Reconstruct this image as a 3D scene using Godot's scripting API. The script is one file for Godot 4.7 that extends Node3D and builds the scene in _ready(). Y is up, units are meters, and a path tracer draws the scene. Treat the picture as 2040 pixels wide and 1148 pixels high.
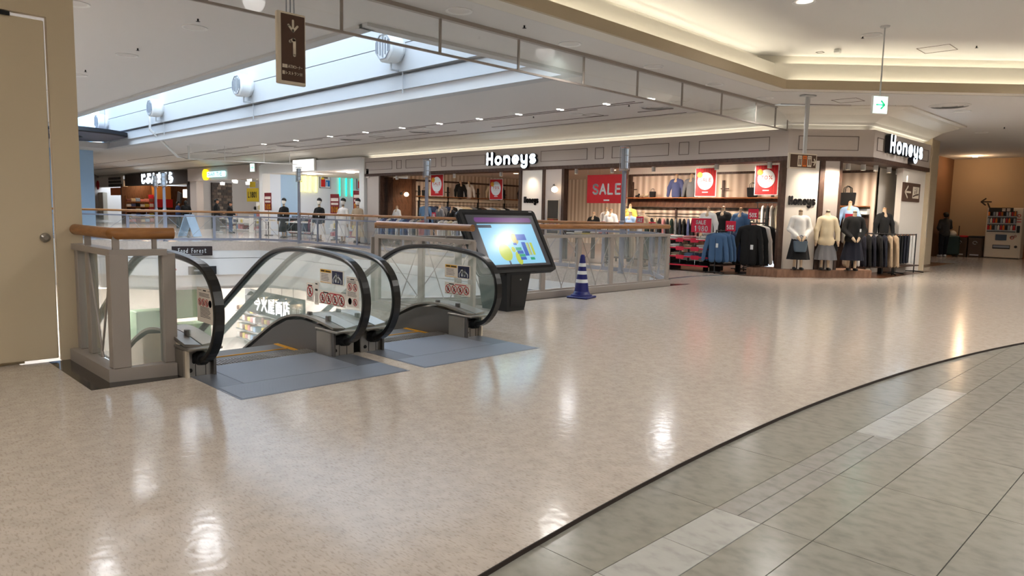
extends Node3D
# y up, metres. x runs along the smoke barrier (to the shop corner), -z runs along the atrium.

# ---------------------------------------------------------------- mesh builder
class Mb:
	var v := PackedVector3Array()
	var n := PackedVector3Array()
	var u := PackedVector2Array()
	func tri(a: Vector3, b: Vector3, c: Vector3, na: Vector3, nb: Vector3, nc: Vector3, ua := Vector2(), ub := Vector2(), uc := Vector2()) -> void:
		if (b - a).cross(c - a).dot(na + nb + nc) > 0.0:
			v.append_array([a, c, b]); n.append_array([na, nc, nb]); u.append_array([ua, uc, ub])
		else:
			v.append_array([a, b, c]); n.append_array([na, nb, nc]); u.append_array([ua, ub, uc])
	func quad(a: Vector3, b: Vector3, c: Vector3, d: Vector3, nn: Vector3) -> void:
		tri(a, b, c, nn, nn, nn, Vector2(0, 1), Vector2(1, 1), Vector2(1, 0))
		tri(a, c, d, nn, nn, nn, Vector2(0, 1), Vector2(1, 0), Vector2(0, 0))
	func box(c: Vector3, s: Vector3, b := Basis()) -> Mb:
		var h := s * 0.5
		for ax in 3:
			for sg in [-1.0, 1.0]:
				var nn := Vector3(); nn[ax] = sg
				var p := Vector3(); p[(ax + 1) % 3] = h[(ax + 1) % 3]
				var q := Vector3(); q[(ax + 2) % 3] = h[(ax + 2) % 3]
				var o: Vector3 = nn * h[ax]
				quad(c + b * (o - p - q), c + b * (o + p - q), c + b * (o + p + q), c + b * (o - p + q), b * nn)
		return self
	func bb(c: Vector3, s: Vector3, r := 0.01, b := Basis()) -> Mb:   # chamfered box
		r = minf(r, minf(s.x, minf(s.y, s.z)) * 0.45)
		var h := s * 0.5
		var k := h - Vector3(r, r, r)
		for ax in 3:
			var i := (ax + 1) % 3
			var j := (ax + 2) % 3
			for sg in [-1.0, 1.0]:
				var nn := Vector3(); nn[ax] = sg
				var p := Vector3(); p[i] = k[i]
				var q := Vector3(); q[j] = k[j]
				var o: Vector3 = nn * h[ax]
				quad(c + b * (o - p - q), c + b * (o + p - q), c + b * (o + p + q), c + b * (o - p + q), b * nn)
				for sh in [-1.0, 1.0]:                     # edge between faces ax and i
					var e1 := Vector3(); e1[ax] = sg * h[ax]; e1[i] = sh * k[i]
					var e2 := Vector3(); e2[ax] = sg * k[ax]; e2[i] = sh * h[i]
					var m := Vector3(); m[ax] = sg; m[i] = sh
					quad(c + b * (e1 - q), c + b * (e1 + q), c + b * (e2 + q), c + b * (e2 - q), b * m.normalized())
		for sx in [-1.0, 1.0]:
			for sy in [-1.0, 1.0]:
				for sz in [-1.0, 1.0]:
					var m := Vector3(sx, sy, sz)
					var nn := b * m.normalized()
					tri(c + b * (m * Vector3(h.x, k.y, k.z)), c + b * (m * Vector3(k.x, h.y, k.z)), c + b * (m * Vector3(k.x, k.y, h.z)), nn, nn, nn)
		return self
	func grid(rows: Array, closed := false) -> void:               # smooth surface over equal rows of points
		var R := rows.size()
		var Cn: int = rows[0].size()
		var nr := []
		for i in R:
			var line := []
			for j in Cn:
				var a: Vector3 = rows[mini(i + 1, R - 1)][j] - rows[maxi(i - 1, 0)][j]
				var jn := (j + 1) % Cn if closed else mini(j + 1, Cn - 1)
				var jp := (j - 1 + Cn) % Cn if closed else maxi(j - 1, 0)
				var d: Vector3 = rows[i][jn] - rows[i][jp]
				line.append(a.cross(d).normalized())
			nr.append(line)
		for i in R - 1:
			for j in (Cn if closed else Cn - 1):
				var k := (j + 1) % Cn
				tri(rows[i][j], rows[i + 1][j], rows[i + 1][k], nr[i][j], nr[i + 1][j], nr[i + 1][k])
				tri(rows[i][j], rows[i + 1][k], rows[i][k], nr[i][j], nr[i + 1][k], nr[i][k])
	func tube(path: Array, r, sides := 8, caps := true) -> Mb:     # r: a number or a list
		var rows := []
		var up := Vector3.UP
		for i in path.size():
			var t: Vector3 = (path[mini(i + 1, path.size() - 1)] - path[maxi(i - 1, 0)]).normalized()
			if absf(t.dot(up)) > 0.95: up = Vector3.RIGHT if absf(t.x) < 0.9 else Vector3.BACK
			var sd := t.cross(up).normalized()
			up = sd.cross(t).normalized()
			var rr: float = r[i] if r is Array else r
			var row := []
			for k in sides:
				var a := TAU * k / sides
				row.append(path[i] + (sd * cos(a) + up * sin(a)) * rr)
			rows.append(row)
		var v0 := v.size()
		grid(rows, true)
		fix(v0, path)
		if caps: cap(rows[0], path[0] - path[1]); cap(rows[-1], path[-1] - path[-2])
		return self
	func fix(v0: int, path: Array) -> void:                        # turn normals outwards from the axis
		if v.size() == v0: return
		var m := (v[v0] + v[v0 + 1] + v[v0 + 2]) / 3.0
		var best := 1e9
		var away := Vector3()
		for i in path.size() - 1:
			var p := Geometry3D.get_closest_point_to_segment(m, path[i], path[i + 1])
			if p.distance_to(m) < best: best = p.distance_to(m); away = m - p
		if (n[v0] + n[v0 + 1] + n[v0 + 2]).dot(away) < 0.0: flip(v0)
	func flip(v0: int) -> void:
		for i in range(v0, v.size(), 3):
			var t := v[i + 1]; v[i + 1] = v[i + 2]; v[i + 2] = t
			var a := -n[i]; var b := -n[i + 1]; var c := -n[i + 2]
			n[i] = a; n[i + 1] = c; n[i + 2] = b
	func cap(ring: Array, nn: Vector3) -> void:
		nn = nn.normalized()
		for i in range(1, ring.size() - 1): tri(ring[0], ring[i], ring[i + 1], nn, nn, nn)
	func sweep(path: Array, prof: Array, side: Vector3, caps := true) -> Mb:   # prof in (along side, along normal)
		var rows := []
		for i in path.size():
			var t: Vector3 = (path[mini(i + 1, path.size() - 1)] - path[maxi(i - 1, 0)]).normalized()
			var nn := t.cross(side).normalized()
			var row := []
			for p in prof: row.append(path[i] + side * p.x + nn * p.y)
			rows.append(row)
		var cen := Vector2()
		for p in prof: cen += p / prof.size()
		for j in prof.size():                                      # each face of the profile keeps its edge
			var k := (j + 1) % prof.size()
			for i in path.size() - 1:
				var a: Vector3 = rows[i][j]; var b: Vector3 = rows[i + 1][j]; var c: Vector3 = rows[i + 1][k]; var d: Vector3 = rows[i][k]
				var nn := (b - a).cross(d - a).normalized()
				var t: Vector3 = (path[i + 1] - path[i]).normalized()
				var mid: Vector2 = (prof[j] + prof[k]) * 0.5 - cen
				if nn.dot(side * mid.x + t.cross(side).normalized() * mid.y) < 0.0: nn = -nn
				quad(a, b, c, d, nn)
		if caps: cap(rows[0], path[0] - path[1]); cap(rows[-1], path[-1] - path[-2])
		return self
	func lathe(pr: Array, c: Vector3, sides := 16, b := Basis()) -> Mb:   # pr: (radius, height)
		for i in pr.size() - 1:
			var d: Vector2 = pr[i + 1] - pr[i]
			var nv := Vector2(d.y, -d.x).normalized()
			for k in sides:
				var a0 := TAU * k / sides
				var a1 := TAU * (k + 1) / sides
				var e0 := Vector3(cos(a0), 0, sin(a0)); var e1 := Vector3(cos(a1), 0, sin(a1))
				var p0: Vector3 = c + b * (e0 * pr[i].x + Vector3.UP * pr[i].y); var p1: Vector3 = c + b * (e1 * pr[i].x + Vector3.UP * pr[i].y)
				var q0: Vector3 = c + b * (e0 * pr[i + 1].x + Vector3.UP * pr[i + 1].y); var q1: Vector3 = c + b * (e1 * pr[i + 1].x + Vector3.UP * pr[i + 1].y)
				var n0 := b * (e0 * nv.x + Vector3.UP * nv.y); var n1 := b * (e1 * nv.x + Vector3.UP * nv.y)
				if pr[i].x > 1e-5: tri(p0, p1, q1, n0, n1, n1)
				if pr[i + 1].x > 1e-5: tri(p0, q1, q0, n0, n1, n0)
		return self
	func prism(poly: PackedVector2Array, d: float, x := Transform3D()) -> Mb:   # polygon in local xy, thickness along +z
		var idx := Geometry2D.triangulate_polygon(poly)
		for i in range(0, idx.size(), 3):
			for z in [0.0, d]:
				var nn := x.basis * Vector3(0, 0, 1 if z == d else -1)
				var p := []
				for k in 3: p.append(x * Vector3(poly[idx[i + k]].x, poly[idx[i + k]].y, z))
				tri(p[0], p[1], p[2], nn, nn, nn)
		var cw := Geometry2D.is_polygon_clockwise(poly)
		for i in poly.size():
			var a := poly[i]; var c := poly[(i + 1) % poly.size()]
			var e := (c - a).normalized()
			var o := Vector2(-e.y, e.x) if cw else Vector2(e.y, -e.x)
			quad(x * Vector3(a.x, a.y, 0), x * Vector3(c.x, c.y, 0), x * Vector3(c.x, c.y, d), x * Vector3(a.x, a.y, d), x.basis * Vector3(o.x, o.y, 0))
		return self
	func slab(poly: PackedVector2Array, y0: float, y1: float) -> Mb:            # polygon in (x, z)
		return prism(poly, y1 - y0, Transform3D(Basis(Vector3(1, 0, 0), Vector3(0, 0, 1), Vector3(0, 1, 0)), Vector3(0, y0, 0)))
	func stroke(lines: Array, w: float, d: float, x := Transform3D(), sc := Vector2(1, 1)) -> Mb:   # thick lines in local xy, d thick along +z
		for l in lines:
			for i in l.size():
				var p: Vector2 = l[i] * sc
				lathe([Vector2(0, 0), Vector2(w / 2, 0), Vector2(w / 2, d), Vector2(0, d)], x * Vector3(p.x, p.y, 0), 10, x.basis * Basis(Vector3.RIGHT, PI / 2))
				if i + 1 < l.size():
					var q: Vector2 = l[i + 1] * sc
					if p.distance_to(q) > 1e-4:
						box(x * Vector3((p.x + q.x) / 2, (p.y + q.y) / 2, d / 2), Vector3(p.distance_to(q), w, d), x.basis * Basis(Vector3.BACK, (q - p).angle()))
		return self
	func done() -> ArrayMesh:
		var a := []
		a.resize(Mesh.ARRAY_MAX)
		a[Mesh.ARRAY_VERTEX] = v; a[Mesh.ARRAY_NORMAL] = n; a[Mesh.ARRAY_TEX_UV] = u
		var m := ArrayMesh.new()
		if v.size(): m.add_surface_from_arrays(Mesh.PRIMITIVE_TRIANGLES, a)
		return m

# ---------------------------------------------------------------- nodes and their names
var taken := {}
var M := {}
func numbered(called: String) -> String:
	taken[called] = taken.get(called, 0) + 1
	return called if taken[called] == 1 else "%s_%03d" % [called, taken[called] - 1]
func tag(o: Node, label: String, category: String, group := "") -> Node3D:
	o.set_meta("label", label); o.set_meta("category", category)
	if group: o.set_meta("group", group)
	return o
func thing(called: String, label: String, category: String, at := Vector3(), turn := 0.0, group := "") -> Node3D:
	var o := Node3D.new()
	o.name = numbered(called); add_child(o, true)
	o.position = at; o.rotation.y = turn
	return tag(o, label, category, group)
func part(parent: Node, called: String, m, mat: Material, at := Vector3(), label := "") -> MeshInstance3D:
	var o := MeshInstance3D.new()
	o.mesh = m.done() if m is Mb else m
	o.material_override = mat
	o.name = called if parent != self else numbered(called)
	parent.add_child(o, true)
	o.position = at
	if label: o.set_meta("label", label)
	return o
func solo(called: String, label: String, category: String, m, mat: Material, at := Vector3(), group := "") -> MeshInstance3D:
	var o := part(self, called, m, mat, at)
	tag(o, label, category, group)
	return o
func struct(called: String, m, mat: Material) -> MeshInstance3D:
	var o := part(self, called, m, mat)
	o.set_meta("kind", "structure")
	return o
func dup(src: Node3D, at: Vector3, turn: float, label := "", group := "") -> Node3D:
	var o: Node3D = src.duplicate()
	var base := str(src.name)
	if base.length() > 4 and base[-4] == "_" and base.right(3).is_valid_int(): base = base.left(-4)
	o.name = numbered(base); add_child(o, true)
	o.position = at; o.rotation = Vector3(0, turn, 0)
	if label: o.set_meta("label", label)
	if group: o.set_meta("group", group)
	return o
func paint(o: Node, called: String, mat: Material) -> void:
	for c in o.get_children():
		if str(c.name).begins_with(called): c.material_override = mat
const ORD := ["first", "second", "third", "fourth", "fifth", "sixth", "seventh", "eighth", "ninth", "tenth", "eleventh", "twelfth", "thirteenth", "fourteenth", "fifteenth", "sixteenth", "seventeenth", "eighteenth", "nineteenth", "twentieth", "twenty-first", "twenty-second", "twenty-third", "twenty-fourth", "twenty-fifth", "twenty-sixth", "twenty-seventh", "twenty-eighth", "twenty-ninth", "thirtieth", "thirty-first", "thirty-second", "thirty-third", "thirty-fourth", "thirty-fifth", "thirty-sixth", "thirty-seventh", "thirty-eighth", "thirty-ninth", "fortieth"]
func pv(a: Array) -> PackedVector2Array:
	var p := PackedVector2Array()
	for i in range(0, a.size(), 2): p.append(Vector2(a[i], a[i + 1]))
	return p
func rect(x0: float, z0: float, x1: float, z1: float) -> PackedVector2Array: return pv([x0, z0, x1, z0, x1, z1, x0, z1])
func cut(polys: Array, by: PackedVector2Array) -> Array:
	var out := []
	for p in polys:
		for q in Geometry2D.clip_polygons(p, by):
			if q.size() > 2: out.append(q)
	return out
func lookx(d: Vector3, at: Vector3) -> Transform3D:                 # local x along d, local y up, local z out
	var xx := d.normalized()
	return Transform3D(Basis(xx, Vector3.UP, xx.cross(Vector3.UP)), at)

# ---------------------------------------------------------------- materials
func mat(key: String, c: Color, rough := 0.7, metal := 0.0) -> StandardMaterial3D:
	var m := StandardMaterial3D.new()
	m.resource_name = key; m.albedo_color = c; m.roughness = rough; m.metallic = metal
	M[key] = m
	return m
func glow(key: String, c: Color, e: float) -> StandardMaterial3D:
	var m := mat(key, c, 0.6)
	m.emission_enabled = true; m.emission = c; m.emission_energy_multiplier = e
	return m
func glass(key: String, c: Color, a: float) -> StandardMaterial3D:
	var m := mat(key, Color(c.r, c.g, c.b, a), 0.02)
	m.transparency = BaseMaterial3D.TRANSPARENCY_ALPHA
	return m
func noise_tex(freq: float, ramp: Array, seed_ := 1, oct := 4, size := 512, stretch := Vector3(1, 1, 1)) -> NoiseTexture2D:
	var f := FastNoiseLite.new()
	f.seed = seed_; f.frequency = freq; f.fractal_octaves = oct; f.noise_type = FastNoiseLite.TYPE_SIMPLEX_SMOOTH
	var t := NoiseTexture2D.new()
	t.width = size; t.height = size; t.seamless = true; t.noise = f
	if ramp.size():
		var g := Gradient.new()
		g.offsets = PackedFloat32Array(); g.colors = PackedColorArray()
		for i in range(0, ramp.size(), 2): g.add_point(ramp[i], ramp[i + 1])
		while g.get_point_count() > ramp.size() / 2: g.remove_point(0)
		t.color_ramp = g
	return t
func tri_map(m: StandardMaterial3D, s: Vector3, world := true) -> void:
	m.uv1_triplanar = true; m.uv1_world_triplanar = world; m.uv1_scale = s
func image_mat(key: String, im: Image, rough := 0.7) -> StandardMaterial3D:
	var m := mat(key, Color.WHITE, rough)
	m.albedo_texture = ImageTexture.create_from_image(im)
	return m
func cloth(key: String, c: Color) -> StandardMaterial3D:
	var m := mat(key, c, 0.9)
	m.rim_enabled = true; m.rim = 0.25; m.rim_tint = 0.6
	return m

func make_materials() -> void:
	mat("ceiling", Color(0.82, 0.81, 0.80), 0.95)
	mat("coffer", Color(0.84, 0.82, 0.78), 0.95)
	mat("coffer_lip_shaded", Color(0.72, 0.66, 0.56), 0.9)  # unlit look of the tray lip put into a browner colour
	mat("white", Color(0.88, 0.88, 0.87), 0.7)
	mat("well", Color(0.74, 0.745, 0.75), 0.85)
	mat("soft_white", Color(0.86, 0.83, 0.79), 0.8)
	mat("fascia", Color(0.73, 0.69, 0.66), 0.75)
	mat("fascia_line", Color(0.42, 0.37, 0.34), 0.8)
	mat("taupe", Color(0.62, 0.585, 0.555), 0.45, 0.15)
	mat("rail_grey", Color(0.56, 0.57, 0.62), 0.4, 0.2)
	mat("beige_wall", Color(0.81, 0.745, 0.63), 0.85)
	mat("hall_wall", Color(0.68, 0.58, 0.46), 0.85)
	mat("hall_dark", Color(0.45, 0.31, 0.2), 0.85)
	mat("wood_orange", Color(0.72, 0.47, 0.24), 0.5)
	mat("rubber", Color(0.035, 0.035, 0.035), 0.28)
	mat("black", Color(0.03, 0.03, 0.032), 0.5)
	mat("black_gloss", Color(0.02, 0.02, 0.022), 0.12)
	mat("soft_black", Color(0.06, 0.06, 0.065), 0.7)
	mat("steel", Color(0.62, 0.6, 0.57), 0.32, 0.9)
	mat("steel_dark", Color(0.36, 0.345, 0.33), 0.4, 0.35)
	mat("plate", Color(0.46, 0.48, 0.52), 0.4, 0.45)
	mat("plate_rib", Color(0.66, 0.69, 0.74), 0.42, 0.6)
	mat("granite", Color(0.12, 0.105, 0.10), 0.12)
	mat("yellow", Color(0.85, 0.6, 0.08), 0.6)
	mat("step", Color(0.46, 0.46, 0.46), 0.5, 0.2)
	mat("chrome", Color(0.75, 0.75, 0.76), 0.2, 1.0)
	mat("grey_metal", Color(0.6, 0.61, 0.63), 0.4, 0.5)
	mat("pale_grey", Color(0.72, 0.72, 0.72), 0.7)
	mat("brown_sign", Color(0.30, 0.20, 0.14), 0.7)
	mat("cream", Color(0.83, 0.78, 0.70), 0.6)
	mat("paper", Color(0.86, 0.82, 0.77), 0.8)
	mat("paper_yellow", Color(0.88, 0.66, 0.16), 0.8)
	mat("ink", Color(0.10, 0.08, 0.08), 0.8)
	mat("red", Color(0.72, 0.05, 0.09), 0.6)
	mat("sale_red", Color(0.74, 0.02, 0.08), 0.6)
	mat("pink_red", Color(0.72, 0.05, 0.20), 0.6)
	mat("orange", Color(0.85, 0.42, 0.10), 0.6)
	mat("navy_sign", Color(0.04, 0.06, 0.22), 0.6)
	mat("cone_blue", Color(0.01, 0.05, 0.38), 0.4)
	mat("white_tape", Color(0.85, 0.86, 0.86), 0.4)
	mat("skin", Color(0.78, 0.57, 0.45), 0.6)
	mat("dummy", Color(0.74, 0.64, 0.53), 0.5)
	mat("dummy_white", Color(0.88, 0.86, 0.83), 0.5)
	mat("hair", Color(0.03, 0.025, 0.022), 0.6)
	mat("blue_wall", Color(0.62, 0.74, 0.86), 0.8)
	mat("green_panel", Color(0.44, 0.55, 0.42), 0.6)
	mat("brick_grey", Color(0.30, 0.28, 0.27), 0.8)
	mat("dark_brown", Color(0.16, 0.115, 0.09), 0.7)
	glass("clear", Color(0.88, 0.95, 0.93), 0.04)
	glass("clear_thick", Color(0.80, 0.92, 0.88), 0.09)
	glow("lamp_on", Color(1, 0.98, 0.95), 3.0)
	glow("lamp_warm", Color(1, 0.9, 0.75), 3.0)
	glow("sign_white", Color(0.93, 0.97, 1.0), 0.85)
	glow("sign_soft", Color(1.0, 1.0, 0.98), 0.9)
	glow("exit_white", Color(0.9, 1.0, 0.97), 0.62)
	glow("exit_green", Color(0.0, 0.45, 0.28), 0.6)
	glow("neon_yellow", Color(1.0, 0.93, 0.5), 1.6)
	glow("neon_green", Color(0.1, 0.95, 0.75), 1.1)
	glow("neon_cyan", Color(0.75, 0.97, 1.0), 1.0)
	glow("cove", Color(1.0, 0.97, 0.88), 0.55)
	for c in [["wood", 0.62, 0.41, 0.21, 0.40], ["walnut", 0.26, 0.17, 0.12, 0.55], ["booth_wood", 0.52, 0.38, 0.29, 0.5], ["store_floor", 0.33, 0.19, 0.10, 0.28], ["hanger", 0.62, 0.36, 0.15, 0.5], ["shop_wood", 0.36, 0.22, 0.13, 0.6]]:
		var m := mat(c[0], Color.WHITE, c[4])
		var b := Color(c[1], c[2], c[3])
		m.albedo_texture = noise_tex(0.012, [0.0, b.darkened(0.22), 0.45, b, 0.6, b.lightened(0.06), 1.0, b.darkened(0.12)], 7, 4, 256)
		tri_map(m, Vector3(3.1, 0.9, 3.1) if c[0] in ["walnut", "booth_wood", "shop_wood"] else Vector3(0.9, 4.0, 0.9))
	# vinyl floor: pale beige with short brown flecks drawn along the atrium, waxed and slightly wavy
	var f := mat("vinyl", Color.WHITE, 0.15)
	f.albedo_texture = noise_tex(0.02, [0.0, Color(0.745, 0.70, 0.655), 0.5, Color(0.78, 0.735, 0.69), 1.0, Color(0.81, 0.765, 0.72)], 3, 4, 512)
	f.detail_enabled = true; f.detail_blend_mode = BaseMaterial3D.BLEND_MODE_MUL
	f.detail_albedo = noise_tex(0.075, [0.0, Color(0.88, 0.86, 0.84), 0.30, Color(0.955, 0.945, 0.935), 0.40, Color.WHITE, 1.0, Color.WHITE], 11, 3, 512)
	f.detail_uv_layer = BaseMaterial3D.DETAIL_UV_2
	f.uv2_triplanar = true; f.uv2_world_triplanar = true; f.uv2_scale = Vector3(1.7, 1, 0.55)
	f.heightmap_enabled = true; f.heightmap_scale = 0.05
	f.heightmap_texture = noise_tex(0.03, [], 5, 2, 512)
	tri_map(f, Vector3(0.8, 0.8, 0.8))
	for k in 3:
		var t := mat("stone_%d" % k, Color.WHITE, 0.2)
		var b: Color = [Color(0.575, 0.56, 0.52), Color(0.70, 0.695, 0.675), Color(0.60, 0.585, 0.565)][k]
		t.albedo_texture = noise_tex(0.016, [0.0, b.darkened(0.10), 0.5, b, 1.0, b.lightened(0.06)], 21 + k, 5, 512)
		t.heightmap_enabled = true; t.heightmap_scale = 0.03; t.heightmap_texture = noise_tex(0.06, [], 31, 3, 256)
		tri_map(t, Vector3(1.3, 1.0, 0.9))
	# wallpaper with soft vertical stripes
	var im := Image.create(128, 8, false, Image.FORMAT_RGB8)
	for x in 128:
		var s := 0.5 + 0.5 * sin(TAU * x / 32.0) * (0.7 + 0.3 * sin(TAU * x / 128.0))
		for y in 8: im.set_pixel(x, y, Color(0.66, 0.57, 0.49).lerp(Color(0.88, 0.82, 0.75), s))
	var w := image_mat("stripes", im, 0.85)
	tri_map(w, Vector3(1.1, 1, 1.1))
	var sm := Image.create(64, 8, false, Image.FORMAT_RGB8)
	for x in 64:
		for y in 8: sm.set_pixel(x, y, Color(0.78, 0.05, 0.07) if (x / 4) % 2 else Color(0.66, 0.03, 0.05))
	image_mat("red_stripes", sm, 0.7)

# ---------------------------------------------------------------- camera, sky, exposure, large lights
func make_view() -> void:
	var cam := Camera3D.new()
	cam.name = "camera"
	cam.transform = Transform3D(Basis(Vector3(0.7101034, 0.0207417, 0.7037918), Vector3(0.0597538, 0.9941847, -0.0895897), Vector3(-0.7015573, 0.1056722, 0.7047346)), Vector3(0, 1.35, 0))
	cam.fov = 44.2326; cam.near = 0.05; cam.far = 200.0
	add_child(cam); cam.current = true
	var sky := ProceduralSkyMaterial.new()
	sky.sky_top_color = Color(0.83, 0.915, 1.0); sky.sky_horizon_color = Color(0.87, 0.94, 1.0)
	sky.ground_bottom_color = Color(0.6, 0.65, 0.7); sky.ground_horizon_color = Color(0.86, 0.93, 1.0)
	sky.energy_multiplier = 5.4
	var e := Environment.new()
	e.background_mode = Environment.BG_SKY
	e.sky = Sky.new(); e.sky.sky_material = sky
	e.tonemap_mode = Environment.TONE_MAPPER_LINEAR
	e.tonemap_exposure = 1.64
	e.sdfgi_enabled = true; e.ssao_enabled = true; e.ssil_enabled = true
	var w := WorldEnvironment.new()
	w.name = "environment"; w.environment = e
	add_child(w)
func omni(at: Vector3, c: Color, e: float, size := 0.08) -> void:
	var l := OmniLight3D.new()
	l.light_color = c; l.light_energy = e; l.light_size = size; l.omni_range = 60.0; l.omni_attenuation = 2.0; l.shadow_enabled = true
	l.name = numbered("lamp_light"); add_child(l); l.position = at
func spot(at: Vector3, to: Vector3, c: Color, e: float, ang := 72.0, size := 0.07, soft := 0.6) -> void:
	var l := SpotLight3D.new()
	l.light_color = c; l.light_energy = e; l.light_size = size; l.spot_range = 60.0; l.spot_attenuation = 2.0; l.spot_angle = ang; l.spot_angle_attenuation = soft; l.shadow_enabled = true
	l.name = numbered("spot_light"); add_child(l)
	var d := to - at
	l.look_at_from_position(at, to, Vector3.RIGHT if absf(d.normalized().y) > 0.95 else Vector3.UP)
func area(at: Vector3, to: Vector3, size: Vector2, c: Color, e: float) -> void:
	var l := AreaLight3D.new()
	l.light_color = c; l.light_energy = e; l.area_size = size; l.area_range = 60.0; l.area_attenuation = 2.0; l.shadow_enabled = true
	l.name = numbered("panel_light"); add_child(l)
	var d := to - at
	l.look_at_from_position(at, to, Vector3.RIGHT if absf(d.normalized().y) > 0.95 and size.x < size.y else (Vector3.BACK if absf(d.normalized().y) > 0.95 else Vector3.UP))
const WARM := Color(1.0, 0.985, 0.965)
const NEUTRAL := Color(0.98, 0.985, 1.0)
const H := 3.85

# ---------------------------------------------------------------- the building
func make_floor() -> void:
	var green := PackedVector2Array()
	for i in 97:
		var x := -9.0 + 42.0 * i / 96.0
		var dx := x - 4.7
		if absf(dx) < 24.5: green.append(Vector2(x, 22.6 - sqrt(24.616 * 24.616 - dx * dx)))
	green.append(Vector2(green[-1].x, 9.5)); green.append(Vector2(green[0].x, 9.5))
	var hole := pv([1.2, -36.5, 1.2, -7.0, 1.62, -7.0, 1.62, -5.9, 2.06, -5.9, 2.06, -6.05, 2.06, -5.74, 3.61, -5.74, 3.61, -5.74, 5.2, -5.74, 5.45, -6.2, 5.45, -8.25, 6.6, -7.66, 11.95, -7.62, 13.35, -9.0, 13.45, -25.2, 12.8, -27.2, 9.6, -28.2, 8.55, -29.1, 7.1, -31.4, 5.0, -36.5])
	var store := pv([15.45, -24.85, 15.45, -7.75, 15.45, -7.74, 17.9, -5.6, 21.6, -5.6, 21.6, -24.85])
	var polys := []
	for r in [rect(-9, -62, 6, 9), rect(6, -62, 34, 9)]:
		polys.append_array(cut(cut(cut([r], green), hole), store))
	var m := Mb.new()
	for p in polys: m.slab(p, -0.35, 0.0)
	struct("floor", m, M.vinyl)
	# dark groove along the curved edge
	var g := Mb.new()
	var gp := []
	for p in green: gp.append(Vector3(p.x, 0.0, p.y))
	gp.resize(gp.size() - 2)
	g.sweep(gp, [Vector2(-0.003, -0.02), Vector2(0.003, -0.02), Vector2(0.003, 0.001), Vector2(-0.003, 0.001)], Vector3(0, 0, 1), false)
	struct("trim_1", g, M.dark_brown)
	# stone tiles, each one a piece
	var bed := Mb.new(); bed.slab(green, -0.3, -0.006)
	var fl := struct("floor_tiled", bed, M.soft_black)
	var zs := [-2.1, -1.57, -1.345, -1.12, -0.67, -0.22, 0.23, 0.68, 1.13, 1.58]
	for i in range(-3, 14):
		var x0 := 2.05 + 0.882 * i
		for j in zs.size() - 1:
			var z0: float = zs[j]; var z1: float = zs[j + 1]
			if x0 - z1 < -1.0 or z0 + x0 * 0.0 > 1.6: continue
			var cells := [[x0, z0, x0 + 0.882, z1, 0]]
			if j == 1:
				if i == 0 or i == -1 or i == 3 or i == 4: cells = [[x0, z0, x0 + 0.441, z1, 1], [x0 + 0.441, z0, x0 + 0.882, z1, 1]]
				elif i in [1, 2]: cells = [[x0, z0, x0 + 0.882, (z0 + z1) / 2, 2], [x0, (z0 + z1) / 2, x0 + 0.882, z1, 2]]
			for c in cells:
				var gap := 0.0022
				for p in Geometry2D.intersect_polygons(rect(c[0] + gap, c[1] + gap, c[2] - gap, c[3] - gap), green):
					if p.size() < 3: continue
					var t := Mb.new(); t.slab(p, -0.012, 0.0)
					part(fl, "tile", t, M["stone_%d" % c[4]])
	var rest := Mb.new()                                            # the tiled floor beyond, too flat to the eye to tell the tiles apart
	for r in [rect(-9, -3, -0.6, 9), rect(-0.6, 1.58, 14.4, 9), rect(14.4, -3, 34, 9)]:
		for p in Geometry2D.intersect_polygons(r, green): rest.slab(p, -0.012, -0.0005)
	part(fl, "tile_field", rest, M.stone_0).set_meta("kind", "stuff")
	# slab edge round the atrium: a white band in two courses
	var e := [Vector3(5.5, 0, -8.32), Vector3(6.6, 0, -7.76), Vector3(11.98, 0, -7.72), Vector3(13.42, 0, -9.05), Vector3(13.52, 0, -25.2), Vector3(12.86, 0, -27.25), Vector3(9.62, 0, -28.27), Vector3(8.6, 0, -29.15), Vector3(7.1, 0, -31.5), Vector3(5.0, 0, -36.6)]
	var bnd := Mb.new()
	for yy in [[-0.64, -0.02], [-1.30, -0.66]]:
		bnd.sweep(e, [Vector2(yy[0], -0.06), Vector2(yy[1], -0.06), Vector2(yy[1], 0.10), Vector2(yy[0], 0.10)], Vector3.UP)
	struct("trim_2", bnd, M.white)
	var core := Mb.new()
	core.sweep(e, [Vector2(-1.75, 0.02), Vector2(-1.28, 0.02), Vector2(-1.28, 0.35), Vector2(-1.75, 0.35)], Vector3.UP)
	struct("trim_3", core, M.soft_white)
	# granite borders at the railings
	var gr := Mb.new()
	gr.slab(pv([1.40, -7.0, 1.40, -5.72, 2.12, -5.72, 2.12, -5.88, 1.6, -5.88, 1.6, -7.0]), -0.02, 0.0015)
	gr.slab(pv([6.9, -7.63, 6.9, -7.52, 12.55, -7.52, 12.05, -7.9, 11.95, -7.63]), -0.02, 0.0015)
	struct("trim_4", gr, M.granite)
	var line := Mb.new()                                            # pale blue inlay that curves across the corridor floor
	var lp := []
	for i in 15:
		var t := i / 14.0
		lp.append(Vector3(12.6 + 3.2 * t, 0.0, -8.35 + 0.30 * t - 0.25 * sin(PI * t)))
	line.sweep(lp, [Vector2(-0.06, -0.004), Vector2(0.06, -0.004), Vector2(0.06, 0.002), Vector2(-0.06, 0.002)], Vector3(0, 0, 1))
	struct("trim_5", line, mat("inlay_blue", Color(0.36, 0.47, 0.50), 0.15))
	var sf := Mb.new()
	sf.slab(store, -0.3, 0.003)
	sf.slab(pv([21.6, -24.85, 21.6, -6.2, 26.5, -6.2, 26.5, -24.85]), -0.3, 0.003)
	struct("floor_shop", sf, M.store_floor)

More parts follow.
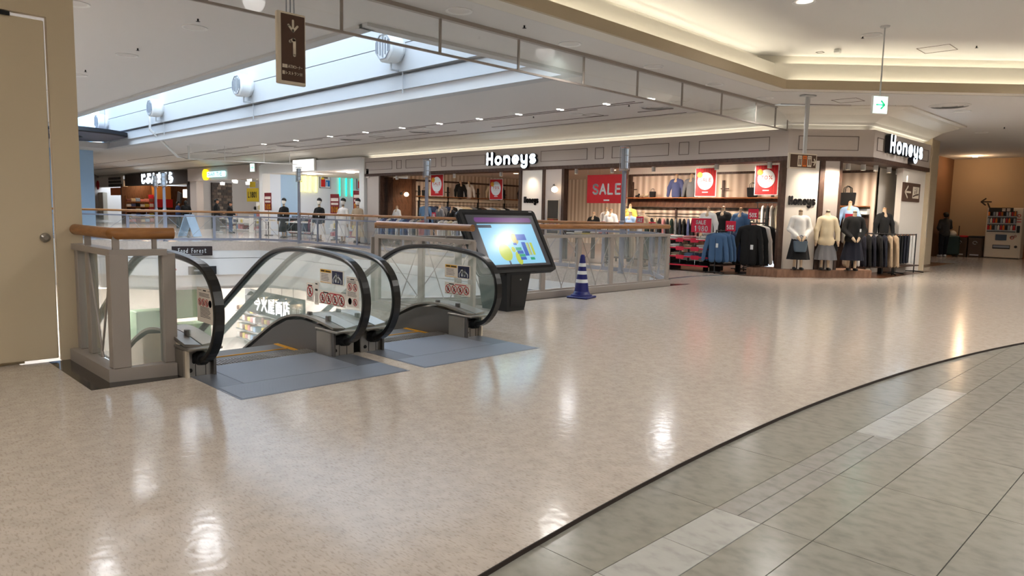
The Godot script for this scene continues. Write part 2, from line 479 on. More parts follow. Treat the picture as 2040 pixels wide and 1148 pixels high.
func make_ceiling() -> void:
	var coffer := pv([-8.54, -6.63, 13.77, -6.63, 20.34, -0.06, 20.34, 7.84, -8.54, 7.84])
	var zone := pv([15.35, -70, 15.35, -7.18, 17.03, -5.43, 21.75, -5.40, 21.75, -70])
	var near := []
	for r in [rect(-9, -8.58, 8, 9), rect(8, -8.58, 34, 9)]: near.append_array(cut(cut([r], coffer), zone))
	near.append_array(cut(cut([rect(9.85, -62, 34, -8.58)], zone), pv([5.7, -35, 9.85, -35, 9.85, -8.58, 5.7, -8.58])))
	near.append(rect(-9, -62, 5.7, -8.58))
	near.append(rect(5.7, -62, 9.85, -36.0))
	var m := Mb.new()
	for p in near: m.slab(p, H, H + 0.25)
	struct("ceiling", m, M.ceiling)
	# recessed tray with two tiers of hidden light
	var lip := [Vector3(-8.2, 0, -6.29), Vector3(13.63, 0, -6.29), Vector3(20.0, 0, 0.08), Vector3(20.0, 0, 7.5), Vector3(-8.2, 0, 7.5), Vector3(-8.2, 0, -6.29)]
	var l := Mb.new()
	l.sweep(lip, [Vector2(H, 0.0), Vector2(H + 0.17, 0.0), Vector2(H + 0.17, -0.05), Vector2(H, -0.05)], Vector3.UP)
	struct("trim_6", l, M.coffer_lip_shaded)
	var up := Mb.new()                                              # second tier: face, trough, upper wall
	up.sweep(lip, [Vector2(H + 0.02, -0.30), Vector2(4.38, -0.30), Vector2(4.38, -0.335), Vector2(H + 0.02, -0.335)], Vector3.UP)
	up.sweep(lip, [Vector2(H + 0.001, -0.05), Vector2(H + 0.03, -0.05), Vector2(H + 0.03, -0.345), Vector2(H + 0.001, -0.345)], Vector3.UP)
	up.sweep(lip, [Vector2(4.28, -0.36), Vector2(4.31, -0.36), Vector2(4.31, -0.75), Vector2(4.28, -0.75)], Vector3.UP)
	up.sweep(lip, [Vector2(4.28, -0.72), Vector2(4.64, -0.72), Vector2(4.64, -0.78), Vector2(4.28, -0.78)], Vector3.UP)
	struct("trim_7", up, M.coffer)
	var top := Mb.new()
	top.slab(pv([-9.2, -7.1, 14.1, -7.1, 20.9, -0.3, 20.9, 8.4, -9.2, 8.4]), 4.6, 4.8)
	struct("ceiling_tray", top, M.ceiling)
	for k in 3:                                                     # strips in the troughs
		var t: Array = [[Vector3(4.0, 0, -6.42), 19.0, Vector3(1, 0, 0)], [Vector3(16.9, 0, -3.2), 8.6, Vector3(0.7071, 0, 0.7071)], [Vector3(20.15, 0, 3.7), 7.0, Vector3(0, 0, 1)]][k]
		var out: Vector3 = (t[2] as Vector3).cross(Vector3.DOWN)
		for tier in 2:
			var c: Vector3 = t[0] + out * (0.04 + 0.36 * tier) + Vector3.UP * (3.91 if tier == 0 else 4.33)
			var st := Mb.new()
			st.box(Vector3(), Vector3(t[1], 0.02, 0.03), lookx(t[2], Vector3()).basis)
			solo("cove_light", "hidden strip light in the %s trough of the %s ceiling cove" % [["lower", "upper"][tier], ["long straight", "slanting corner", "far side"][k]], "light", st, M.cove, c)
			area(c + Vector3.UP * 0.03, c + Vector3.UP, Vector2(t[1], 0.03), Color(1.0, 0.96, 0.86), 0.0)
			var al: AreaLight3D = get_child(get_child_count() - 1)
			al.light_energy = 2.6 * t[1] / 8.0 * [0.55, 0.36][tier]
			al.basis = Basis(t[2], (t[2] as Vector3).cross(Vector3.UP), Vector3.DOWN)
	for k in 3:                                                     # strips hidden behind the top of the shop fascia
		var q: Array = [[Vector3(16.245, 3.345, -16.1), Vector3(0, 0, 1), 17.0, "long shop front"], [Vector3(16.86, 3.345, -6.69), Vector3(0.661, 0, 0.75), 1.6, "shop corner facet"], [Vector3(19.6, 3.345, -5.975), Vector3(1, 0, 0), 4.0, "short shop front"]][k]
		var st := Mb.new(); st.box(Vector3(), Vector3(q[2], 0.02, 0.03), lookx(q[1], Vector3()).basis)
		solo("cove_light", "hidden strip light behind the fascia top of the %s" % q[3], "light", st, M.cove, q[0])
		area(q[0] + Vector3.UP * 0.03, q[0] + Vector3.UP, Vector2(q[2], 0.03), Color(1.0, 0.97, 0.9), 0.0)
		var al: AreaLight3D = get_child(get_child_count() - 1)
		al.light_energy = 0.05 * q[2]
		al.basis = Basis(q[1], (q[1] as Vector3).cross(Vector3.UP), Vector3.DOWN)
	# shallow grooves in the corridor ceiling
	var gv := Mb.new()
	for x in [13.16, 15.28]: gv.box(Vector3(x, H - 0.004, -35), Vector3(0.025, 0.012, 51))
	gv.box(Vector3(16.19, H - 0.004, -6.305), Vector3(2.42, 0.012, 0.025), Basis(Vector3.UP, -PI * 0.2556))
	gv.box(Vector3(19.3, H - 0.004, -5.37), Vector3(4.6, 0.012, 0.025))
	for zz in [[-9.4, -10.4], [-11.3, -15.6], [-17.2, -21.6], [-23.2, -27.6], [-29.2, -33.6]]:
		gv.box(Vector3(13.34, H - 0.004, (zz[0] + zz[1]) / 2), Vector3(0.02, 0.012, zz[0] - zz[1]))
		gv.box(Vector3(14.55, H - 0.004, (zz[0] + zz[1]) / 2), Vector3(0.02, 0.012, zz[0] - zz[1]))
	struct("trim_8", gv, M.fascia_line)
	# cove above the shop fronts
	var cv := Mb.new()
	var path := [Vector3(16.15, 0, -66), Vector3(16.15, 0, -7.32), Vector3(17.42, 0, -5.88), Vector3(21.75, 0, -5.88)]
	cv.sweep(path, [Vector2(3.30, -0.2), Vector2(3.30, -0.15), Vector2(3.50, -0.15), Vector2(3.51, -0.06), Vector2(3.56, -0.02), Vector2(3.70, 0.25), Vector2(3.78, 0.60), Vector2(3.82, 0.66), Vector2(3.82, 0.8), Vector2(4.0, 0.8), Vector2(4.0, -0.3), Vector2(3.30, -0.3)], Vector3.UP, false)
	struct("trim_9", cv, M.coffer)

func make_well() -> void:
	# stepped cornice and the tall white wall that daylight falls on
	var m := Mb.new()
	var zl := 28.0; var zc := -22.5
	m.box(Vector3(10.0, 3.94, zc), Vector3(0.30, 0.19, zl))
	m.box(Vector3(10.05, 4.06, zc), Vector3(0.22, 0.06, zl))
	m.box(Vector3(9.97, 4.24, zc), Vector3(0.36, 0.31, zl))
	m.box(Vector3(10.04, 4.43, zc), Vector3(0.22, 0.07, zl))
	struct("trim_10", m, M.well)
	var w := Mb.new()
	w.box(Vector3(9.90, 4.76, zc), Vector3(0.36, 0.60, zl))
	w.box(Vector3(9.93, 5.07, zc), Vector3(0.3, 0.03, zl))
	w.box(Vector3(9.90, 7.08, zc), Vector3(0.36, 4.0, zl))
	struct("wall_well", w, M.well)
	var o := Mb.new()
	o.box(Vector3(5.6, 6.4, zc), Vector3(0.2, 5.2, zl))
	o.box(Vector3(7.75, 6.4, -8.48), Vector3(4.5, 5.2, 0.2))
	struct("wall_well_near", o, M.well)
	var b := Mb.new()
	b.box(Vector3(4.0, 1.7, -38.2), Vector3(11.6, 14.8, 0.4))
	struct("wall_end", b, M.blue_wall)
	# octagonal projectors on the wall
	for k in 4:
		var z: float = [-13.55, -21.1, -28.6, -35.4][k]
		var t := thing("wall_lamp", "octagonal white uplight on the daylit atrium wall, %s from the hanging floor sign" % ORD[k], "wall lamp", Vector3(9.72, 4.95, z), 0.0, "octagonal uplights on the atrium wall")
		var oc := Mb.new()
		oc.lathe([Vector2(0, -0.42), Vector2(0.30, -0.42), Vector2(0.34, -0.38), Vector2(0.34, -0.10), Vector2(0.28, 0.0), Vector2(0.0, 0.0)], Vector3(), 8, Basis(Vector3.BACK, -PI / 2) * Basis(Vector3.UP, PI / 8))
		part(t, "housing", oc, M.white)
		var ln := Mb.new()
		ln.lathe([Vector2(0.27, -0.44), Vector2(0.29, -0.44), Vector2(0.29, -0.40), Vector2(0.27, -0.40)], Vector3(), 8, Basis(Vector3.BACK, -PI / 2) * Basis(Vector3.UP, PI / 8))
		for q in 5: ln.box(Vector3(-0.435, 0, -0.2 + 0.1 * q), Vector3(0.02, 0.46 - 0.1 * absf(q - 2), 0.03))
		part(t, "grille", ln, M.grey_metal)
		var br := Mb.new()
		br.box(Vector3(-0.2, -0.40, 0), Vector3(0.03, 0.16, 0.03)); br.box(Vector3(-0.1, -0.46, 0), Vector3(0.24, 0.03, 0.06))
		br.box(Vector3(0.03, -0.62, 0.12), Vector3(0.02, 0.7, 0.02))
		part(t, "bracket", br, M.pale_grey)

func make_walls() -> void:
	# wall with the flush door beside the escalators
	var m := Mb.new()
	m.box(Vector3(-3.9, 1.925, -7.19), Vector3(10.28, 3.85, 0.28))
	m.box(Vector3(1.60, 1.925, -7.03), Vector3(0.20, 3.85, 0.06))
	m.box(Vector3(-3.9, 3.36, -7.03), Vector3(10.8, 0.98, 0.06))
	struct("wall_left", m, M.beige_wall)
	var d := Mb.new()
	d.bb(Vector3(0.62, 1.43, -7.028), Vector3(1.72, 2.81, 0.055), 0.006)
	d.bb(Vector3(-1.12, 1.43, -7.028), Vector3(1.72, 2.81, 0.055), 0.006)
	var dn := struct("door_1", d, M.beige_wall)
	var kb := Mb.new()
	kb.lathe([Vector2(0.0, 0.035), Vector2(0.018, 0.035), Vector2(0.036, 0.018), Vector2(0.04, 0.0)], Vector3(1.42, 1.06, -6.999), 18, Basis(Vector3.RIGHT, PI / 2))
	part(dn, "handle", kb, M.steel)
	var cl := Mb.new()
	cl.box(Vector3(1.17, 2.845, -6.995), Vector3(0.16, 0.03, 0.02))
	part(dn, "closer", cl, M.soft_black)
	# outer walls that close the hall
	var o := Mb.new()
	o.box(Vector3(-9.1, 1.0, -26), Vector3(0.2, 13, 73))
	o.box(Vector3(12, 2.4, 9.1), Vector3(44, 5, 0.2))
	struct("wall_outer", o, M.soft_white)
	var h := Mb.new()
	h.box(Vector3(33.1, 2.0, 0), Vector3(0.2, 4.6, 17.9))
	struct("wall_right", h, M.hall_wall)
	var h2 := Mb.new()
	h2.box(Vector3(29.2, 2.0, -8.15), Vector3(7.6, 4.6, 0.2))
	struct("wall_right_side", h2, M.hall_dark)
	var pn := Mb.new()                                              # darker dado on the end wall
	pn.box(Vector3(32.98, 0.36, -2.0), Vector3(0.05, 0.72, 12.0))
	pn.box(Vector3(32.96, 0.73, -2.0), Vector3(0.07, 0.04, 12.0))
	struct("trim_11", pn, mat("dado", Color(0.55, 0.33, 0.15), 0.7))
	var f := Mb.new()
	f.box(Vector3(12, 1, -62.1), Vector3(44, 13, 0.2))
	struct("wall_far", f, M.fascia)

func make_lights() -> void:
	# recessed downlights: ring, diffuser, the light itself; strong out-of-view ones are added fill
	var ring := Mb.new(); ring.lathe([Vector2(0.125, 0.02), Vector2(0.155, 0.0), Vector2(0.17, 0.0), Vector2(0.17, 0.03)], Vector3(), 24)
	var disc := Mb.new(); disc.lathe([Vector2(0.0, 0.012), Vector2(0.13, 0.012)], Vector3(), 24)
	var rm := ring.done(); var dm := disc.done()
	var groups := [
		["edge of the glass smoke barrier", [[8.18, -7.11, 1], [14.42, -7.09, 1], [5.96, -7.03, 0], [10.3, -7.08, 0], [12.39, -7.12, 0]], H],
		["atrium walkway, some added behind the door wall", [[2.56, -10.45, 1], [4.05, -10.5, 1], [4.0, -13.3, 1], [3.94, -16.1, 1], [3.9, -18.9, 1], [3.9, -21.7, 1], [-1.6, -10.5, 2], [-1.6, -16.1, 2], [-1.6, -21.7, 2], [-6.0, -13.3, 2], [-6.0, -19.0, 2]], H],  # those hidden by the door wall are added fill for the atrium ceiling
		["clothing shop corridor", [[13.76, -8.79, 1], [13.9, -11.8, 1], [13.94, -14.75, 1], [13.7, -17.5, 1], [13.7, -20.25, 1], [13.6, -23.0, 1], [13.9, -25.8, 1], [14.0, -28.5, 1], [14.0, -31.3, 1], [13.9, -34.1, 1], [13.9, -37.6, 1], [14.2, -41.0, 1], [13.0, -44.4, 1], [14.4, -46.0, 1], [12.6, -48.5, 1], [14.4, -51, 1]], H],
		["hall to the vending machine, some added", [[18.75, -4.5, 1], [20.1, -2.0, 2], [21.5, 2.5, 2], [23.4, -5.1, 0], [27.2, -2.6, 1]], H],  # strong out-of-view ones added to brighten the hall floor
		["lit ceiling tray, some added", [[10.86, -4.81, 1], [13.55, -4.75, 0], [5.2, -3.6, 1], [0.4, -4.4, 1], [-4.5, -4.0, 2], [9.0, -0.6, 2], [12.6, -0.9, 2], [16.0, -1.1, 2], [5.0, 0.8, 2], [-2.6, -0.6, 2], [12.6, 2.0, 2], [7.0, 4.6, 2], [2.0, 4.6, 2], [-4.0, 4.6, 2], [17.5, 4.4, 2]], 4.6]]  # strong ones beside and behind the camera are added floor fill
	for g in groups:
		var i := 0
		for p in g[1]:
			var y: float = g[2]
			var on: bool = p[2] > 0
			var t := thing("downlight", "%s downlight above the %s, %s in its row" % ["lit" if on else "unlit", g[0], ORD[i]], "downlight", Vector3(p[0], y - 0.012, p[1]), 0.0, "round ceiling downlights")
			part(t, "rim", rm, M.white)
			part(t, "diffuser", dm, M.lamp_on if on else M.pale_grey)
			if on:
				var far: bool = p[1] < -24.0
				var dim := 1.3 if p[0] > 22.0 else (2.2 if p[0] == 18.75 else 1.0)
				spot(Vector3(p[0], y - 0.03, p[1]), Vector3(p[0], 0, p[1]), NEUTRAL if p[1] < -8.0 else WARM, (3.4 if far else 1.0) * dim * (7.0 if p[2] == 2 else 1.0) * (2.6 if g[0].begins_with("clothing") and not far else 1.0) * (3.2 if p[2] == 2 and p[0] < 1.0 and p[1] < -8.0 else 1.0), 80.0, 0.17, 0.5)  # added fill lamps shine far stronger than the seen ones
			i += 1

# ---------------------------------------------------------------- glass, rails, escalators
func make_barrier() -> void:
	var z := -7.35
	var t := thing("smoke_barrier", "clear hanging glass smoke barrier in thin grey frames along the ceiling edge", "smoke barrier", Vector3())
	var xs := [-0.2, 1.4, 2.95, 4.48, 5.92, 7.35, 8.80, 10.24, 11.65, 13.10, 14.55, 15.49, 16.12]
	var top := Mb.new(); top.box(Vector3(7.96, H - 0.025, z), Vector3(16.3, 0.05, 0.07))
	part(t, "top_rail", top, M.taupe)
	var bot := Mb.new(); bot.box(Vector3(7.96, 3.365, z), Vector3(16.3, 0.028, 0.03))
	part(t, "bottom_rail", bot, M.taupe)
	for i in xs.size():
		var m := Mb.new(); m.box(Vector3(xs[i], 3.60, z), Vector3(0.03, 0.46, 0.025))
		part(t, "mullion", m, M.taupe)
		if i + 1 < xs.size():
			var g := Mb.new(); g.box(Vector3((xs[i] + xs[i + 1]) / 2, 3.59, z), Vector3(xs[i + 1] - xs[i] - 0.03, 0.44, 0.006))
			part(t, "pane", g, M.clear)
	# the far barrier follows the cornice and comes down on the corridor ceiling
	var f := thing("smoke_barrier", "white tube framed glass smoke barrier crossing the far atrium under the cornice", "smoke barrier", Vector3(0, 0, -29.6))
	var fr := Mb.new()
	fr.tube([Vector3(9.62, 5.0, 0), Vector3(9.62, 4.25, 0), Vector3(10.62, 3.28, 0), Vector3(11.05, 3.22, 0), Vector3(11.05, 3.75, 0)], 0.05, 8)
	fr.tube([Vector3(9.62, 4.22, 0), Vector3(10.5, 3.86, 0)], 0.035, 6)
	fr.tube([Vector3(11.05, 3.22, 0), Vector3(16.1, 3.30, 0)], 0.018, 6)
	for x in [12.5, 14.2, 15.4]: fr.tube([Vector3(x, 3.26, 0), Vector3(x, 3.85, 0)], 0.014, 6)
	part(f, "frame", fr, M.white)
	for q in [[11.07, 12.48], [12.52, 14.18], [14.22, 15.38]]:
		var g := Mb.new(); g.box(Vector3((q[0] + q[1]) / 2, 3.55, 0), Vector3(q[1] - q[0], 0.56, 0.006))
		part(f, "pane", g, M.clear)
# a railing: base plinth, posts, top bar, wood handrail on stems, glass with crossed tension rods
func railing(label: String, path: Array, m: Material, every: float, plinth: bool, group := "", wood := true, hand := 1.14, topy := 0.985, post_w := 0.10, ends := [true, true]) -> Node3D:
	var t := thing("railing", label, "railing", Vector3(), 0.0, group)
	var h := Mb.new(); var hp := []
	for p in path: hp.append(p + Vector3(0, hand, 0))
	h.tube(hp, 0.042, 14)
	part(t, "handrail", h, M.wood if wood else M.chrome)
	var b := Mb.new(); var bp := []
	for p in path: bp.append(p + Vector3(0, topy, 0))
	b.sweep(bp, [Vector2(-0.03, -0.05), Vector2(0.02, -0.05), Vector2(0.02, 0.05), Vector2(-0.03, 0.05)], Vector3.UP)
	part(t, "top_bar", b, m)
	var q := Mb.new()
	if plinth: q.sweep(path, [Vector2(0.0, -0.10), Vector2(0.10, -0.10), Vector2(0.10, 0.10), Vector2(0.0, 0.10)], Vector3.UP)
	q.sweep(path, [Vector2(0.04, -0.03), Vector2(0.125, -0.03), Vector2(0.125, 0.03), Vector2(0.04, 0.03)], Vector3.UP)
	part(t, "plinth" if plinth else "bottom_bar", q, m)
	for i in path.size() - 1:
		var a: Vector3 = path[i]; var c: Vector3 = path[i + 1]
		var n := maxi(1, roundi(a.distance_to(c) / every))
		var d := (c - a).normalized()
		var bs := Basis(d, Vector3.UP, d.cross(Vector3.UP))
		for k in n + 1:
			var p := a.lerp(c, float(k) / n)
			if k == 0 and (i > 0 or not ends[0]): continue
			if k == n and i == path.size() - 2 and not ends[1]: continue
			var s := Mb.new(); s.bb(p + Vector3(0, topy / 2 + 0.02, 0), Vector3(post_w, topy - 0.04, 0.05), 0.006, bs)
			part(t, "post", s, m)
		for k in n:
			var p0 := a.lerp(c, float(k) / n) + d * (post_w / 2); var p1 := a.lerp(c, float(k + 1) / n) - d * (post_w / 2)
			var mid := (p0 + p1) / 2
			var st := Mb.new(); st.tube([mid + Vector3(0, topy, 0), mid + Vector3(0, hand - 0.03, 0)], 0.011, 6)
			part(t, "stem", st, m)
			var g := Mb.new(); g.box(mid + Vector3(0, topy / 2 + 0.06, 0), Vector3(p0.distance_to(p1), topy - 0.17, 0.008), bs)
			part(t, "pane", g, M.clear)
			var o := d.cross(Vector3.UP) * 0.02
			for sgn in [0, 1]:
				var u := p0 if sgn == 0 else p1
				var w := p1 if sgn == 0 else p0
				var x := Mb.new(); x.tube([u + Vector3(0, topy - 0.04, 0) + o, (mid + (w - mid) * 0.04) + Vector3(0, 0.13, 0) + o], 0.007, 5)
				part(t, "tension_rod", x, m)
	return t

func make_rails() -> void:
	railing("brown railing with wood handrail running from the touch kiosk past the blue cone", [Vector3(5.55, 0, -8.28), Vector3(6.6, 0, -7.74), Vector3(11.9, 0, -7.68)], M.taupe, 0.90, true, "", true, 1.14, 0.985, 0.105)
	railing("short brown railing with thick wood handrail beside the escalator, running back to the void", [Vector3(5.55, 0, -6.25), Vector3(5.55, 0, -8.2)], M.taupe, 0.95, true, "", true, 1.16, 1.0, 0.10)
	railing("blue-grey glass railing with pale handrail turning the corner before the clothing shop", [Vector3(12.0, 0, -7.74), Vector3(13.4, 0, -9.05)], M.rail_grey, 0.9, false, "", true, 1.14, 0.97, 0.06, [false, false])
	railing("long blue-grey glass railing in front of the clothing shop", [Vector3(13.42, 0, -9.1), Vector3(13.5, 0, -25.2)], M.rail_grey, 1.3, false, "", true, 1.14, 0.97, 0.07)
	railing("blue-grey glass railing curving across the far end of the atrium", [Vector3(13.5, 0, -25.3), Vector3(12.84, 0, -27.2), Vector3(9.62, 0, -28.22), Vector3(8.57, 0, -29.1), Vector3(7.1, 0, -31.45), Vector3(5.0, 0, -36.4)], M.rail_grey, 2.0, false, "", true, 1.14, 0.97, 0.10)
	# glass cage beside the first escalator
	var t := thing("railing", "L-shaped brown glass enclosure with wood handrail beside the first escalator", "railing", Vector3())
	var path := [Vector3(1.66, 0, -6.98), Vector3(1.66, 0, -5.92), Vector3(2.04, 0, -5.92)]
	var pl := Mb.new()
	pl.sweep(path, [Vector2(0, -0.05), Vector2(0.10, -0.05), Vector2(0.10, 0.10), Vector2(0, 0.10)], Vector3.UP)
	part(t, "plinth", pl, M.taupe)
	var hp := []
	for p in [Vector3(1.64, 1.13, -6.98), Vector3(1.64, 1.13, -5.95), Vector3(1.67, 1.13, -5.92), Vector3(2.07, 1.13, -5.92)]: hp.append(p)
	var h := Mb.new(); h.tube(hp, 0.045, 16)
	part(t, "handrail", h, M.wood)
	var tb := Mb.new()
	tb.sweep([Vector3(1.66, 0.985, -6.98), Vector3(1.66, 0.985, -5.92), Vector3(2.0, 0.985, -5.92)], [Vector2(-0.025, -0.06), Vector2(0.025, -0.06), Vector2(0.025, 0.06), Vector2(-0.025, 0.06)], Vector3.UP)
	part(t, "top_bar", tb, M.taupe)
	for p in [[1.66, -5.93, 0.13, 0.10, 0.97], [2.02, -5.93, 0.10, 0.10, 0.975], [1.67, -6.66, 0.07, 0.10, 0.97], [1.66, -6.93, 0.08, 0.08, 0.97]]:
		var m := Mb.new(); m.bb(Vector3(p[0], 0.10 + (p[4] - 0.10) / 2, p[1]), Vector3(p[2], p[4] - 0.10, p[3]), 0.006)
		part(t, "post", m, M.taupe)
	for p in [[1.655, -5.93, 0.045], [1.93, -5.93, 0.03], [1.65, -6.66, 0.045]]:
		var m := Mb.new(); m.box(Vector3(p[0], 1.06, p[1]), Vector3(p[2], 0.11, 0.03))
		part(t, "stem", m, M.taupe)
	for g in [[1.66, -6.30, 0.008, 0.64], [1.66, -6.80, 0.008, 0.2], [1.85, -5.93, 0.24, 0.008]]:
		var m := Mb.new(); m.box(Vector3(g[0], 0.53, g[1]), Vector3(g[2], 0.84, g[3]))
		part(t, "pane", m, M.clear_thick)
	for s in [[-6.0, -6.34], [-6.62, -6.30]]:
		var x := Mb.new(); x.tube([Vector3(1.64, 0.95, s[0]), Vector3(1.64, 0.12, s[1])], 0.009, 6)
		part(t, "tension_rod", x, M.taupe)

func lamp_post(at: Vector3, h: float, label: String) -> void:
	var t := thing("lamp_post", label, "lamp post", at, 0.0, "cylindrical lanterns on the atrium railing posts")
	var p := Mb.new()
	p.lathe([Vector2(0.085, 0.0), Vector2(0.085, 0.03), Vector2(0.062, 0.04), Vector2(0.062, 1.10), Vector2(0.07, 1.12), Vector2(0.07, 1.2), Vector2(0.055, 1.22), Vector2(0.05, h - 0.52)], Vector3(), 14)
	part(t, "pole", p, M.rail_grey)
	var c := Mb.new(); c.lathe([Vector2(0.0, h - 0.5), Vector2(0.085, h - 0.5), Vector2(0.085, h - 0.04), Vector2(0.0, h - 0.04)], Vector3(), 14)
	part(t, "lantern", c, M.grey_metal)
	var d := Mb.new()
	for k in 3: d.box(Vector3(-0.03, h - 0.42 + 0.15 * k, 0.075), Vector3(0.10, 0.13, 0.05), Basis(Vector3.UP, 0.4))
	part(t, "diffuser", d, mat("lantern_pale", Color(0.78, 0.84, 0.90), 0.4))
	var r := Mb.new()
	for y in [h - 0.54, h - 0.01]: r.lathe([Vector2(0.0, y), Vector2(0.12, y), Vector2(0.12, y + 0.02), Vector2(0.0, y + 0.02)], Vector3(), 16)
	for k in 4:
		var a := PI / 4 + k * PI / 2
		r.tube([Vector3(cos(a) * 0.11, h - 0.55, sin(a) * 0.11), Vector3(cos(a) * 0.11, h, sin(a) * 0.11)], 0.009, 5)
	part(t, "cage", r, M.chrome)

const HAND := [[-5.82, 0.15], [-5.66, 0.14], [-5.52, 0.18], [-5.40, 0.28], [-5.325, 0.42], [-5.31, 0.56], [-5.35, 0.70], [-5.45, 0.81], [-5.60, 0.88], [-5.85, 0.92], [-6.25, 0.945], [-6.60, 0.94], [-6.90, 0.91], [-7.15, 0.84], [-7.40, 0.725], [-7.75, 0.53], [-8.20, 0.27], [-9.5, -0.48], [-12.5, -2.21], [-16.0, -4.23]]
const DECK := [[-5.66, 0.245], [-5.95, 0.285], [-6.25, 0.30], [-6.55, 0.255], [-6.85, 0.14], [-7.2, -0.04], [-7.55, -0.225], [-8.2, -0.60], [-9.5, -1.35], [-12.5, -3.08], [-16.0, -5.10]]
func zy(pts: Array, x: float) -> Array:
	var o := []
	for p in pts: o.append(Vector3(x, p[1], p[0]))
	return o
func balustrade(t: Node3D, x: float, inner: float, outer: bool) -> void:
	# inner: which way the steps lie (+1 or -1); outer: a free outer side is clad
	var h := Mb.new()
	var prof := [Vector2(-0.04, -0.012), Vector2(-0.035, -0.026), Vector2(0.035, -0.026), Vector2(0.04, -0.012), Vector2(0.04, 0.008), Vector2(0.026, 0.022), Vector2(-0.026, 0.022), Vector2(-0.04, 0.008)]
	h.sweep(smooth(zy(HAND, x), 3), prof, Vector3.RIGHT)
	part(t, "handrail", h, M.rubber)
	# pane between handrail and deck
	var poly := PackedVector2Array()
	for p in HAND: if p[1] > -4.3 and p[0] < -5.3: poly.append(Vector2(p[0], p[1]))
	for i in DECK.size():
		var p: Array = DECK[DECK.size() - 1 - i]
		poly.append(Vector2(p[0], p[1] - 0.02))
	var g := Mb.new()
	g.prism(poly, 0.010, Transform3D(Basis(Vector3(0, 0, 1), Vector3(0, 1, 0), Vector3(-1, 0, 0)), Vector3(x + 0.005, 0, 0)))
	part(t, "pane", g, M.clear_thick)
	# deck: polished cover strips each side of the pane, and the skirt that faces the steps
	for sd in [-1.0, 1.0]:
		var w := 0.125 if sd == inner else (0.13 if outer else 0.135)
		var d := Mb.new()
		var pr := [Vector2(0.006 * sd, -0.012), Vector2(w * sd, -0.03), Vector2(w * sd, -0.008), Vector2(0.006 * sd, 0.006)]
		d.sweep(smooth(zy(DECK, x), 3), pr, Vector3.RIGHT)
		part(t, "deck_cover", d, M.steel)
		if sd == inner or outer:
			var k := PackedVector2Array()
			for p in DECK: k.append(Vector2(p[0], p[1] - 0.02))
			for i in DECK.size():
				var p: Array = DECK[DECK.size() - 1 - i]
				k.append(Vector2(p[0], minf(p[1] - 0.42, -0.28) if sd == inner else p[1] - 0.9))
			var s := Mb.new()
			s.prism(k, 0.02, Transform3D(Basis(Vector3(0, 0, 1), Vector3(0, 1, 0), Vector3(-1, 0, 0)), Vector3(x + sd * 0.105 + 0.01, 0, 0)))
			part(t, "skirt" if sd == inner else "side_panel", s, M.steel_dark if sd == inner else M.cream)
	# end box that swallows the handrail
	var b := Mb.new()
	b.bb(Vector3(x, 0.02, -5.83), Vector3(0.25, 0.40, 0.26), 0.008)
	b.bb(Vector3(x, 0.235, -5.77), Vector3(0.27, 0.022, 0.40), 0.006)
	part(t, "end_box", b, M.steel)
	var o := Mb.new()
	o.bb(Vector3(x + 0.02 * inner, 0.145, -5.70), Vector3(0.16, 0.085, 0.035), 0.01)
	o.tube([Vector3(x, 0.145, -5.70), Vector3(x, 0.15, -5.62)], [0.06, 0.052], 10)
	o.box(Vector3(x - 0.02, 0.205, -5.697), Vector3(0.012, 0.05, 0.01))
	part(t, "inlet", o, M.soft_black)
	for q in [-0.035, 0.045]:
		var seam := Mb.new(); seam.box(Vector3(x + q, 0.045, -5.699), Vector3(0.004, 0.11, 0.004))
		part(t, "seam", seam, M.ink)
	var ky := Mb.new()
	ky.lathe([Vector2(0, 0.012), Vector2(0.012, 0.012), Vector2(0.018, 0.0)], Vector3(x - 0.075, 0.05, -5.70), 10, Basis(Vector3.RIGHT, PI / 2))
	part(t, "key_switch", ky, M.ink)
	for zz in [-5.95, -6.3]:                                        # glass clamps on the deck
		var c := Mb.new(); c.bb(Vector3(x, 0.31, zz), Vector3(0.04, 0.06, 0.05), 0.006)
		part(t, "clamp", c, M.steel_dark)
func smooth(p: Array, n: int) -> Array:
	var o := []
	for i in p.size() - 1:
		for k in n:
			o.append((p[i] as Vector3).cubic_interpolate(p[i + 1], p[maxi(i - 1, 0)], p[mini(i + 2, p.size() - 1)], float(k) / n))
	o.append(p[-1])
	return o
